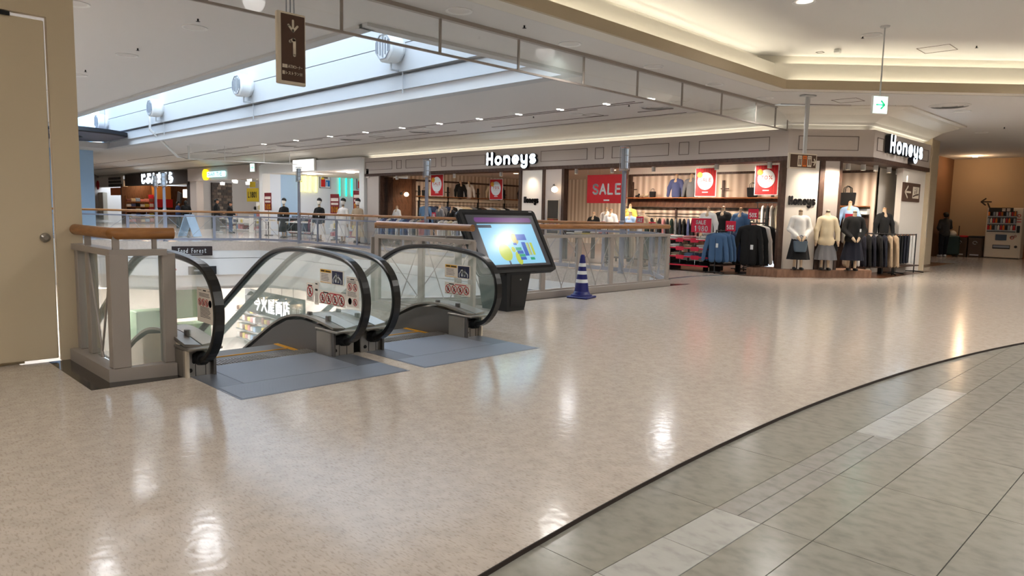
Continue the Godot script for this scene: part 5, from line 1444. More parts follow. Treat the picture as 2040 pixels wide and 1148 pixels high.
func rack_of(kind: String, colours: Array, a: Vector3, b: Vector3, turn: float, where: String, group: String, sc := 1.0) -> void:
	var n := colours.size()
	for i in n:
		var p := a.lerp(b, (i + 0.5) / n)
		place(kind, "coat" if kind == "coat" else "jacket", colours[i], p, turn + 0.06 * sin(i * 2.3), "%s %s, %s hanger %s" % [colours[i], "coat" if kind == "coat" else "top", ORD[i], where], "coat" if kind == "coat" else "top", group, sc)
func sale_card(at: Vector3, turn: float, w: float, h: float, rows: Array, label: String, m := "pink_red") -> void:
	var t := thing("price_card", label, "price card", at, turn, "red sale price cards")
	var b := Mb.new(); b.bb(V(0, h / 2, 0), V(w, h, 0.012), 0.003)
	part(t, "card", b, M[m])
	var tx := Mb.new()
	for q in rows:                                                  # [characters, x, y, advance, height, weight]
		write(tx, q[0], Transform3D(Basis(), V(q[1] * w, q[2] * h, 0.006)), q[3] * w, q[4] * h, q[5] * h)
	if tx.v.size(): part(t, "lettering", tx, M.white_tape)
	var p := Mb.new(); p.tube([V(0, 0, -0.006), V(0, -0.12, -0.006)], 0.006, 5)
	part(t, "stem", p, M.chrome)
func banner(at: Vector3, turn: float, w: float, h: float, chars: Array, label: String) -> void:
	var t := thing("sale_banner", label, "banner", at, turn, "")
	var b := Mb.new()
	b.quad(V(-w / 2, 0, 0.011), V(w / 2, 0, 0.011), V(w / 2, h, 0.011), V(-w / 2, h, 0.011), V(0, 0, 1))
	part(t, "print", b, M.red_stripes)
	var f := Mb.new(); f.box(V(0, h / 2, 0), V(w + 0.03, h + 0.03, 0.02))
	part(t, "board", f, M.white_tape)
	var d := Mb.new(); d.lathe([Vector2(0, 0.0), Vector2(w * 0.39, 0.0), Vector2(w * 0.39, -0.006)], V(0, h * 0.54, 0.020), 32, Basis(Vector3.RIGHT, PI / 2))
	part(t, "disc", d, M.white_tape)
	var y := Mb.new(); y.lathe([Vector2(0, 0.0), Vector2(w * 0.13, 0.0), Vector2(w * 0.13, -0.006)], V(-w * 0.28, h * 0.76, 0.026), 20, Basis(Vector3.RIGHT, PI / 2))
	part(t, "badge", y, M.yellow)
	var tx := Mb.new()
	var n := chars.size()
	var adv := w * (0.155 if n > 3 else 0.2)
	write(tx, chars, Transform3D(Basis(), V(-adv * n / 2.0 + 0.01, h * 0.52, 0.021)), adv, h * 0.12, w * 0.022)
	tx.box(V(0, h * 0.46, 0.022), V(w * 0.36, h * 0.008, 0.002))
	part(t, "lettering", tx, M.red)
	var st := Mb.new(); st.box(V(0, h * 0.14, 0.013), V(w * 0.28, h * 0.035, 0.004))
	part(t, "maker_mark", st, M.white_tape)
	for s in [-0.35, 0.35]:
		var c := Mb.new(); c.tube([V(w * s, h, 0), V(w * s, maxf(h + 0.02, 2.68 - at.y), 0)], 0.004, 4)
		part(t, "cord", c, M.chrome)

func mannequin(label: String, at: Vector3, turn: float, top: String, skirt: String, inner: String, hands_front: bool, open_front: bool, long: float) -> Node3D:
	var t := thing("mannequin", label, "mannequin", at, turn)
	var b := [[V(-0.075, 0.72, 0), V(-0.07, 0.40, 0.02), 0.07, 0.045], [V(-0.07, 0.40, 0.02), V(-0.07, 0.06, -0.01), 0.042, 0.03], [V(0.075, 0.72, 0), V(0.07, 0.40, 0.0), 0.07, 0.045], [V(0.07, 0.40, 0.0), V(0.07, 0.06, 0.03), 0.042, 0.03],
		[V(-0.04, 0.78, 0), V(0.04, 0.78, 0), 0.10, 0.10], [V(0, 0.8, 0), V(0, 1.08, 0), 0.09, 0.095], [V(-0.11, 1.17, 0), V(0.11, 1.17, 0), 0.055, 0.055], [V(0, 1.18, 0), V(0, 1.345, 0.01), 0.045, 0.043]]
	var sl_ := []
	for s in [-1.0, 1.0]:
		var sh := V(s * 0.16, 1.16, 0)
		var el := V(s * 0.225, 0.93, 0.03)
		var wr := V(s * 0.08, 0.755, 0.20) if hands_front else V(s * 0.24, 0.68, 0.07)
		b.append([sh, el, 0.042, 0.036]); b.append([el, wr, 0.036, 0.024])
		sl_.append([sh, el, 0.062, 0.056]); sl_.append([el, wr.lerp(el, 0.08), 0.056, 0.048])
		var d := (wr - el).normalized()
		var pm := wr + d * 0.05
		b.append([wr, pm, 0.024, 0.028])
		var sd := V(0, 1, 0) if hands_front else V(0, 0, 1)
		for q in 4: b.append([pm + sd * (0.013 * (q - 1.5)), pm + sd * (0.013 * (q - 1.5)) + d * (0.065 - 0.006 * absf(q - 1.0)) + V(0, -0.01, 0), 0.009, 0.007])
		b.append([wr + sd * 0.02, wr + d * 0.05 + sd * 0.045, 0.010, 0.008])
	part(t, "figure", net(b, 0.016, 0.03), M.dummy)
	var cp := Mb.new(); cp.lathe([Vector2(0.046, 1.335), Vector2(0.047, 1.355), Vector2(0, 1.36)], V(0, 0, 0.01), 14)
	part(t, "neck_cap", cp, M.soft_black)
	var tp := [[V(-0.10, 1.17, 0), V(0.10, 1.17, 0), 0.082, 0.082], [V(0, 0.86, 0), V(0, 1.10, 0), 0.14, 0.135], [V(-0.05, long, 0), V(0.05, long, 0), 0.135, 0.135], [V(0, long, 0), V(0, 0.9, 0), 0.145, 0.135]]
	if top == "cream": tp.append([V(0, 1.2, 0), V(0, 1.27, 0.005), 0.075, 0.06])
	part(t, "top", net(tp + sl_, 0.02, 0.035), cm(top))
	if open_front:
		part(t, "inner_top", net([[V(-0.03, long + 0.02, 0.085), V(-0.02, 1.15, 0.07), 0.06, 0.04], [V(0.03, long + 0.02, 0.085), V(0.02, 1.15, 0.07), 0.06, 0.04]], 0.014, 0.02), cm(inner))
		if inner == "black":
			var vp := Mb.new(); vp.prism(pv([-0.055, 1.21, 0.055, 1.21, 0.0, 1.0]), 0.012, Transform3D(Basis(Vector3.RIGHT, -0.12), V(0, 0.13, 0.252)))
			part(t, "neckline", vp, M.dummy_white, V(0, -0.12, -0.125))
	else:
		var yk := Mb.new(); yk.lathe([Vector2(0.075, 1.19), Vector2(0.066, 1.25), Vector2(0.05, 1.27)], V(0, 0, 0.005), 14)
		part(t, "collar", yk, cm(top))
	var sk := Mb.new()
	var rows := []
	for q in [[long + 0.12, 0.125, 0.0], [long - 0.1, 0.17, 0.006], [0.45, 0.21, 0.014], [0.24, 0.245, 0.02]]:
		var r := []
		for i in 40:
			var a := TAU * i / 40.0
			var rr: float = q[1] + q[2] * sin(a * 9.0)
			r.append(V(cos(a) * rr, q[0], sin(a) * rr * 0.72))
		rows.append(r)
	sk.grid(rows, true); sk.fix(0, [V(0, 0.2, 0), V(0, 1, 0)])
	part(t, "skirt", sk, cm(skirt))
	for s in [-1.0, 1.0]: part(t, "shoe", net([[V(s * 0.07, 0.035, -0.01 + 0.02 * s), V(s * 0.08, 0.03, 0.14 + 0.02 * s), 0.036, 0.03]], 0.014, 0.02), M.soft_black)
	var bs := Mb.new(); bs.lathe([Vector2(0.0, 0.012), Vector2(0.14, 0.012), Vector2(0.15, 0.0)], V(0, 0, -0.02), 20); bs.tube([V(0, 0.01, -0.06), V(0, 0.6, -0.06)], 0.014, 8)
	part(t, "stand", bs, M.walnut)
	var tg := Mb.new(); tg.box(V(0.10, 0.93, 0.165), V(0.035, 0.07, 0.003))
	if top == "black": part(t, "price_tag", tg, M.white_tape)
	return t

func shop_contents() -> void:
	make_protos()
	var W := -PI / 2
	# three dressed mannequins on the podium
	mannequin("headless mannequin in white cardigan over black dress holding a blue-grey tote", V(16.13, 0.18, -6.92), -0.95, "white", "black", "black", true, true, 0.78)
	mannequin("headless mannequin in a loose cream knit and flared grey skirt", V(16.62, 0.18, -6.50), -0.95, "cream", "grey", "cream", false, false, 0.66)
	mannequin("headless mannequin in long black cardigan over a white blouse on the podium", V(17.10, 0.18, -6.08), -0.95, "black", "navy", "white", true, true, 0.74)
	place("bag", "", "slate", V(15.99, 0.60, -6.82), -0.95, "blue-grey tote bag held in front of the mannequin in white cardigan", "handbag", "", 1.15)
	paint(get_child(get_child_count() - 1), "body", mat("tote", Color(0.30, 0.36, 0.41), 0.5))
	place("bag", "", "black", V(16.83, 0.62, -6.42), -0.95, "small black handbag hanging beside the cream knit mannequin", "handbag", "", 0.9)
	# racks
	rack_frame("clothes_rack", "black rail of denim jackets beside the tiered sale shelf", V(15.30, 0, -8.55), V(16.75, 0, -8.55), 1.02)
	rack_of("hang", ["denim", "denim", "denim", "dark denim", "dark denim", "cream", "wine", "green"], V(15.22, 1.04, -8.55), V(16.78, 1.04, -8.55), W, "on the rail beside the sale shelf", "tops on the denim rail", 1.1)
	var k := Mb.new(); k.box(V(), V(0.004, 0.10, 0.06))
	solo("price_tag", "white price tag on the foremost denim jacket", "price tag", k, M.white_tape, V(15.22, 0.68, -8.47))
	rack_frame("clothes_rack", "short black rail of black coats next to the podium", V(15.85, 0, -7.98), V(16.65, 0, -7.98), 1.22)
	rack_of("coat", ["black", "black", "white", "black"], V(15.75, 1.24, -8.0), V(16.7, 1.24, -8.0), W + 0.15, "on the short rail next to the podium", "coats next to the podium", 1.12)
	var k2 := Mb.new(); k2.box(V(), V(0.004, 0.11, 0.07))
	solo("price_tag", "white price tag on the foremost black coat", "price tag", k2, M.white_tape, V(15.74, 0.66, -7.86))
	rack_of("hang", ["mauve", "mauve", "beige"], V(17.0, 1.30, -8.75), V(17.5, 1.30, -8.75), W, "on the rail behind the denim jackets", "tops behind the denim jackets", 1.1)
	rack_frame("clothes_rack", "black rail carrying mauve and beige tops behind the denim jackets", V(16.95, 0, -8.75), V(17.55, 0, -8.75), 1.28)
	rack_frame("clothes_rack", "black rail of dark tops at the end of the shop, before the white panel", V(18.35, 0, -6.62), V(19.0, 0, -5.78), 1.02)
	rack_of("coat", ["cream", "black", "white", "navy", "black", "navy", "black", "navy", "beige", "beige"], V(18.25, 1.04, -6.70), V(19.05, 1.04, -5.72), 0.55, "on the end rail before the white panel", "coats on the end rail", 0.92)
	rack_frame("clothes_rack", "black rail of trousers at the outer end of the shop by the arrow sign", V(19.5, 0, -5.9), V(20.6, 0, -5.75), 1.0)
	for i in 7:
		var t := thing("trousers", "%s trousers folded over a hanger by the arrow sign, %s on the rail" % [["black", "navy", "white"][0 if i < 3 else (1 if i < 5 else 2)], ORD[i]], "trousers", V(19.55 + 0.16 * i, 1.0, -5.9 + 0.02 * i), 0.2, "trousers on the outer rail")
		var m := Mb.new(); m.bb(V(-0.07, -0.38, 0), V(0.12, 0.72, 0.035), 0.012); m.bb(V(0.07, -0.38, 0.01), V(0.12, 0.72, 0.035), 0.012)
		part(t, "cloth", m, cm(["black", "navy", "white"][0 if i < 3 else (1 if i < 5 else 2)]))
		var h := Mb.new(); h.box(V(0, -0.01, 0), V(0.28, 0.02, 0.02))
		part(t, "hanger", h, M.hanger)
	# tiered shelf of folded tops with red price strips
	var g := thing("display_shelf", "tiered black display shelf of folded tops with red price strips and a big sale card", "display shelf", V(15.45, 0, -9.35), 0.0)
	for i in 4:
		var s := Mb.new(); s.bb(V(0.25 - 0.06 * i, 0.14 + 0.21 * i, 0), V(0.62 - 0.08 * i, 0.02, 1.15), 0.005)
		part(g, "shelf", s, M.black)
		var r := Mb.new(); r.box(V(-0.065 - 0.02 * i, 0.15 + 0.21 * i, 0), V(0.012, 0.035, 1.15))
		part(g, "price_strip", r, M.pink_red)
	for z in [-0.56, 0.56]:
		var p := Mb.new(); p.box(V(0.3, 0.42, z), V(0.5, 0.84, 0.02))
		part(g, "side_frame", p, M.black)
	var cols := [["black", "black", "black"], ["denim", "sky blue", "cream"], ["white", "beige", "white"], ["white", "pink", "white"]]
	for i in 4:
		for j in 3:
			for q in 2:
				place("fold", "fabric", cols[i][2 - j], V(15.62 - 0.05 * i, 0.15 + 0.21 * i + 0.05 * q, -9.72 + 0.37 * j), PI / 2 + 0.03 * (j - 1), "folded %s top, %s in the %s pile, %s tier of the sale shelf" % [cols[i][2 - j], ["lower", "upper"][q], ORD[2 - j], ORD[i]], "folded top", "folded tops on the tiered sale shelf")
	for i in 3:
		for j in 2:
			sale_card(V(15.36 - 0.02 * i, 0.30 + 0.21 * i, -9.55 + 0.42 * j), W, 0.22, 0.10, [], "small red price label on the tiered shelf, %s row, %s" % [["lowest", "middle", "upper"][i], ["window side", "rail side"][j]])
	sale_card(V(15.25, 0.97, -8.93), W, 0.53, 0.34, [[["S", "A", "L", "E"], -0.26, 0.60, 0.13, 0.24, 0.06], [["1", "9", "8", "0"], -0.34, 0.10, 0.18, 0.36, 0.055]], "big red SALE 1980 card on top of the tiered shelf")
	for q in [[V(15.6, 1.02, -8.35), ["5", "0", "%"], "denim rail"], [V(16.05, 1.32, -8.02), ["5", "0", "%"], "black coat rail"], [V(17.6, 1.25, -6.35), [], "black cardigan mannequin"]]:
		sale_card(q[0], W + 0.2, 0.24, 0.24, [[q[1], -0.38, 0.18, 0.25, 0.4, 0.06]] if q[1].size() else [], "small square red card standing on the %s" % q[2])
	# busts above the sale shelf and around
	for q in [["white", V(15.85, 0.92, -9.1), "above the tiered shelf, behind the big sale card", W], ["black", V(16.4, 0.95, -9.0), "between the white knit and denim torsos", W], ["denim", V(16.35, 0.92, -8.5), "behind the denim rail", W], ["white", V(16.9, 0.85, -12.9), "under the big red banner", W], ["yellow", V(17.3, 1.0, -12.5), "under the big red banner", W], ["sky blue", V(16.9, 0.78, -12.2), "under the big red banner", W], ["beige", V(16.6, 0.80, -11.55), "by the lantern post", W], ["black", V(17.1, 0.75, -13.7), "left of the big red banner", W], ["white", V(17.6, 0.9, -13.6), "inside the shop doorway", W], ["grey", V(16.9, 0.9, -20.9), "below the first striped banner", W], ["black", V(16.9, 0.85, -20.2), "beside the lantern post near the striped wall", W], ["white", V(16.6, 0.85, -23.2), "before the dark wood panel", W], ["black", V(19.3, 1.0, -6.15), "on the end rail before the white panel", -0.6]]:
		place("bust", "top", q[0], q[1], q[3], "%s top on a headless torso form %s" % [q[0], q[2]], "torso form", "torso displays in the clothing shop")
		var pl := Mb.new(); pl.bb(V(0, -q[1].y / 2, 0), V(0.10, q[1].y, 0.10), 0.01)
		solo("display_stand", "black stand under the %s torso %s" % [q[0], q[2]], "display stand", pl, M.soft_black, q[1])
	# back wall of the right bay: shelf, brackets, rail
	var sh := thing("wall_shelf", "long pale wood wall shelf over the clothes rail on the striped back wall", "shelf", V(18.3, 0, -10.5))
	var b1 := Mb.new(); b1.bb(V(-0.02, 1.88, 0), V(0.36, 0.03, 5.6), 0.005)
	part(sh, "board", b1, M.hanger)
	var b2 := Mb.new(); b2.box(V(0.1, 1.72, 0), V(0.06, 0.26, 5.6))
	part(sh, "back_panel", b2, M.shop_wood)
	var b3 := Mb.new(); b3.tube([V(-0.12, 1.60, -2.8), V(-0.12, 1.60, 2.8)], 0.014, 6); b3.tube([V(-0.12, 1.33, -2.8), V(-0.12, 1.33, 2.8)], 0.014, 6)
	part(sh, "rail", b3, M.soft_black)
	for z in [-2.75, -1.15, 0.35, 1.8]:
		var p := Mb.new(); p.box(V(0.13, 1.78, z), V(0.04, 1.2, 0.06)); p.box(V(0.0, 2.14, z + 0.12), V(0.04, 0.03, 0.24))
		part(sh, "bracket", p, M.walnut)
	var pal := ["grey", "beige", "white", "black", "white", "navy", "cream", "black", "pink", "black", "green", "grey", "navy", "black", "slate", "black", "mauve", "beige", "brown", "black", "white", "brown", "beige", "navy", "dark denim", "slate", "denim", "cream", "white", "grey"]
	rack_of("hang", pal, V(18.18, 1.33, -13.1), V(18.18, 1.33, -8.9), 0.5, "along the striped back wall", "tops along the striped back wall")
	rack_of("hang", ["white", "black", "white", "cream", "white", "black", "sky blue"], V(17.6, 1.72, -8.6), V(17.6, 1.72, -7.75), 0.4, "on the high rail beside the corner column", "tops on the high rail", 0.95)
	var hs := thing("clothes_rack", "high black rail and white shelf beside the corner column", "clothes rack", V(17.6, 0, -8.2))
	var hb := Mb.new(); hb.bb(V(0, 1.02, 0), V(0.5, 0.05, 1.1), 0.008)
	part(hs, "shelf", hb, M.white)
	var hr := Mb.new(); hr.tube([V(0, 1.74, -0.55), V(0, 1.74, 0.5)], 0.014, 6)
	part(hs, "rail", hr, M.soft_black)
	for z in [-0.54, 0.5]:
		var p := Mb.new(); p.tube([V(0.1, 0, z), V(0.1, 1.76, z)], 0.014, 6)
		part(hs, "post", p, M.soft_black)
	place("bust", "top", "slate", V(18.22, 1.90, -11.55), W, "slate blue top on a torso form on the wall shelf", "torso form")
	place("bust", "top", "grey", V(18.22, 1.90, -11.05), W, "light grey top on a torso form on the wall shelf", "torso form")
	place("bag", "", "black", V(18.2, 1.90, -9.15), W, "black handbag on the wall shelf right of the striped banner", "handbag", "", 1.2)
	place("bag", "", "black", V(18.2, 1.90, -12.35), W, "small bag among shoes on the wall shelf by the dark frame", "handbag", "", 0.8)
	for q in 3:
		var s := Mb.new()
		s.tube([V(-0.10, 0.03, 0), V(-0.02, 0.035, 0), V(0.05, 0.05, 0), V(0.09, 0.10, 0)], [0.02, 0.035, 0.035, 0.03], 8); s.box(V(0.075, 0.03, 0), V(0.02, 0.06, 0.03))
		solo("shoe", "%s heeled shoe on the wall shelf by the dark frame" % ["black", "tan", "beige"][q], "shoe", s, cm(["black", "beige", "cream"][q]), V(18.2, 1.90, -12.9 + 0.16 * q))
	place("bust", "top", "sky blue", V(18.9, 1.15, -6.85), W, "pale blue top hung open in the corner bay", "torso form")
	place("bag", "", "black", V(19.1, 1.72, -7.0), W, "black backpack on the corner bay shelf", "bag", "", 1.5)
	var cb := thing("wall_shelf", "short wood shelf and white drawer fronts in the corner bay", "shelf", V(19.15, 0, -7.05))
	var c1 := Mb.new(); c1.bb(V(0, 1.69, 0), V(0.34, 0.03, 1.1), 0.005)
	part(cb, "board", c1, M.hanger)
	var c2 := Mb.new(); c2.box(V(0.05, 1.56, 0), V(0.2, 0.14, 1.1))
	part(cb, "back_panel", c2, M.white)
	var c3 := Mb.new(); c3.box(V(0.1, 0.75, 0), V(0.06, 1.4, 1.1))
	part(cb, "lower_panel", c3, M.walnut)
	rack_of("hang", ["white", "black", "white", "cream"], V(18.95, 1.45, -7.45), V(18.95, 1.45, -6.7), 0.5, "in the corner bay behind the mannequins", "tops in the corner bay")
	# left bay: striped side wall with shelf and rail
	var ls := thing("wall_shelf", "long pale shelf and rail on the striped side wall behind the banners", "shelf", V(22.0, 0, -24.45))
	var l1 := Mb.new(); l1.bb(V(0, 1.97, 0), V(7.0, 0.03, 0.34), 0.005)
	part(ls, "board", l1, M.hanger)
	var l2 := Mb.new(); l2.box(V(0, 1.86, -0.1), V(7.0, 0.16, 0.05))
	part(ls, "back_panel", l2, M.cream)
	var l3 := Mb.new(); l3.tube([V(-3.5, 1.62, 0.1), V(3.5, 1.62, 0.1)], 0.014, 6)
	part(ls, "rail", l3, M.soft_black)
	for x in [-3.3, -1.7, 0.1, 1.8, 3.2]:
		var p := Mb.new(); p.box(V(x, 1.72, -0.1), V(0.07, 1.4, 0.05)); p.box(V(x - 0.12, 2.18, 0), V(0.26, 0.03, 0.04))
		part(ls, "bracket", p, M.soft_black)
	rack_of("hang", ["denim", "dark denim", "navy", "grey", "dark denim", "black", "white", "cream", "cream", "grey", "black", "brown", "white", "sky blue", "beige", "white", "black", "white", "cream", "white", "black", "grey"], V(18.7, 1.62, -24.3), V(25.2, 1.62, -24.3), PI / 2 + 0.5, "along the striped side wall", "tops along the striped side wall", 1.15)
	for q in [["black", 20.9], ["white", 21.4], ["cream", 22.8], ["black", 23.3], ["black", 24.9]]:
		place("bust", "top", q[0], V(q[1], 1.99, -24.4), -0.2, "%s top on a torso form on the side wall shelf, %s from the front" % [q[0], ORD[[20.9, 21.4, 22.8, 23.3, 24.9].find(q[1])]], "torso form", "torso forms on the side wall shelf", 1.1)
	place("bag", "", "cream", V(19.3, 1.99, -24.4), 0.0, "cream handbag on the side wall shelf before the first banner", "handbag", "", 1.3)
	place("bag", "", "black", V(18.9, 1.99, -24.4), 0.0, "dark handbag with hat on the side wall shelf near the wood panel", "handbag", "", 1.1)
	# racks and tables along the front, seen over and through the railing
	rack_frame("clothes_rack", "long front rail of blue and white tops nearest the wood panel", V(16.0, 0, -23.6), V(16.0, 0, -20.6), 1.06)
	rack_of("hang", ["white", "sky blue", "slate", "white", "denim", "slate", "white", "sky blue", "denim", "slate", "white", "grey", "cream", "pink"], V(16.0, 1.08, -23.6), V(16.0, 1.08, -20.6), 0.35, "on the front rail nearest the wood panel", "tops on the first front rail")
	rack_frame("clothes_rack", "long front rail of pale tops behind the touch kiosk", V(16.0, 0, -19.8), V(16.0, 0, -16.3), 1.06)
	rack_of("hang", ["white", "white", "cream", "white", "grey", "white", "sky blue", "white", "cream", "white", "white", "grey", "white", "black"], V(16.0, 1.08, -19.8), V(16.0, 1.08, -16.3), 0.35, "on the front rail behind the touch kiosk", "tops on the second front rail")
	rack_frame("clothes_rack", "front rail of long beige coats behind the blue cone", V(15.6, 0, -12.0), V(15.6, 0, -10.6), 1.12)
	rack_of("coat", ["beige", "cream", "grey", "beige", "white", "green"], V(15.6, 1.14, -12.0), V(15.6, 1.14, -10.6), 0.8, "on the front rail behind the blue cone", "coats behind the blue cone", 1.0)
	for q in [[V(16.95, 0, -15.2), "below the spotlit column"], [V(16.4, 0, -13.2), "below the big red banner"], [V(16.7, 0, -11.0), "before the striped back wall"], [V(16.8, 0, -22.2), "in the bay of the wood panel"]]:
		var t := thing("display_table", "dark display table of folded clothes %s" % q[1], "table", q[0])
		var a := Mb.new(); a.bb(V(0, 0.74, 0), V(0.7, 0.04, 1.5), 0.008)
		part(t, "tabletop", a, M.walnut)
		for sx in [-0.3, 0.3]:
			for sz in [-0.7, 0.7]:
				var l := Mb.new(); l.box(V(sx, 0.36, sz), V(0.04, 0.72, 0.04))
				part(t, "leg", l, M.soft_black)
		for i in 5:
			for r in 2:
				var c: String = ["white", "yellow", "black", "beige", "white", "grey", "pink", "white", "black", "cream"][(i * 2 + r + int(q[0].z)) % 10]
				place("fold", "fabric", c, q[0] + V(-0.16 + 0.02 * r, 0.76 + 0.05 * r, -0.6 + 0.3 * i), 0.05 * i, "folded %s top on the table %s, %s pile, %s layer" % [c, q[1], ORD[i], ["lower", "upper"][r]], "folded top", "folded tops on display tables")
	# banners and cards
	banner(V(16.4, 1.91, -20.45), W, 0.70, 0.75, ["S", "A", "L", "E"], "red striped SALE banner with white disc beside the lantern post")
	banner(V(17.0, 1.80, -17.95), W, 0.62, 0.68, ["7", "0", "%"], "red striped seventy percent banner with white disc over the kiosk")
	banner(V(17.2, 1.90, -10.0), W, 0.60, 0.74, ["S", "A", "L", "E"], "red striped SALE banner with white disc before the striped back wall")
	banner(V(17.0, 1.93, -8.20), W, 0.58, 0.72, ["7", "0", "%"], "red striped seventy percent banner partly behind the corner column post")
	var big := thing("sale_banner", "big plain red hanging SALE banner behind the lantern post", "banner", V(16.5, 1.68, -12.79), W)
	var bm := Mb.new(); bm.box(V(0, 0.41, 0), V(1.42, 0.82, 0.015))
	part(big, "sheet", bm, M.sale_red)
	var tx := Mb.new(); write(tx, ["S", "A", "L", "E"], Transform3D(Basis(), V(-0.50, 0.27, 0.008)), 0.27, 0.27, 0.055)
	part(big, "lettering", tx, M.white_tape)
	var ms := Mb.new(); ms.box(V(0.02, 0.085, 0.009), V(0.2, 0.04, 0.004))
	part(big, "maker_mark", ms, M.white_tape)
	for x in [-0.7, -0.25, 0.25, 0.7]:
		var cd := Mb.new(); cd.tube([V(x, 0.82, 0), V(x, 1.28, 0)], 0.004, 4)
		part(big, "cord", cd, M.chrome)
	for q in [[V(15.9, 1.0, -13.0), 0.42, 0.15, "wide red card on the table below the big banner"], [V(15.9, 1.0, -12.4), 0.15, 0.16, "red card beside the wide red card"], [V(15.95, 1.0, -14.4), 0.17, 0.17, "red card by the fitting mirror panel"], [V(16.0, 1.14, -16.0), 0.20, 0.16, "red card between the kiosk and the white column"], [V(16.0, 1.14, -15.75), 0.20, 0.16, "red card against the white column"], [V(16.1, 1.05, -11.9), 0.24, 0.12, "red card right of the lantern post"], [V(16.1, 1.12, -11.3), 0.24, 0.2, "tall red card before the back wall rail"], [V(16.1, 1.02, -10.9), 0.22, 0.16, "red card near the white knit torso"], [V(15.9, 1.1, -20.0), 0.22, 0.2, "pink red card behind the first lantern post"], [V(15.9, 1.12, -24.6), 0.18, 0.16, "tiny red card at the beige end panel"]]:
		sale_card(q[0], W, q[1], q[2], [[["S", "A", "L", "E"], -0.36, 0.3, 0.19, 0.45, 0.1]], q[3])

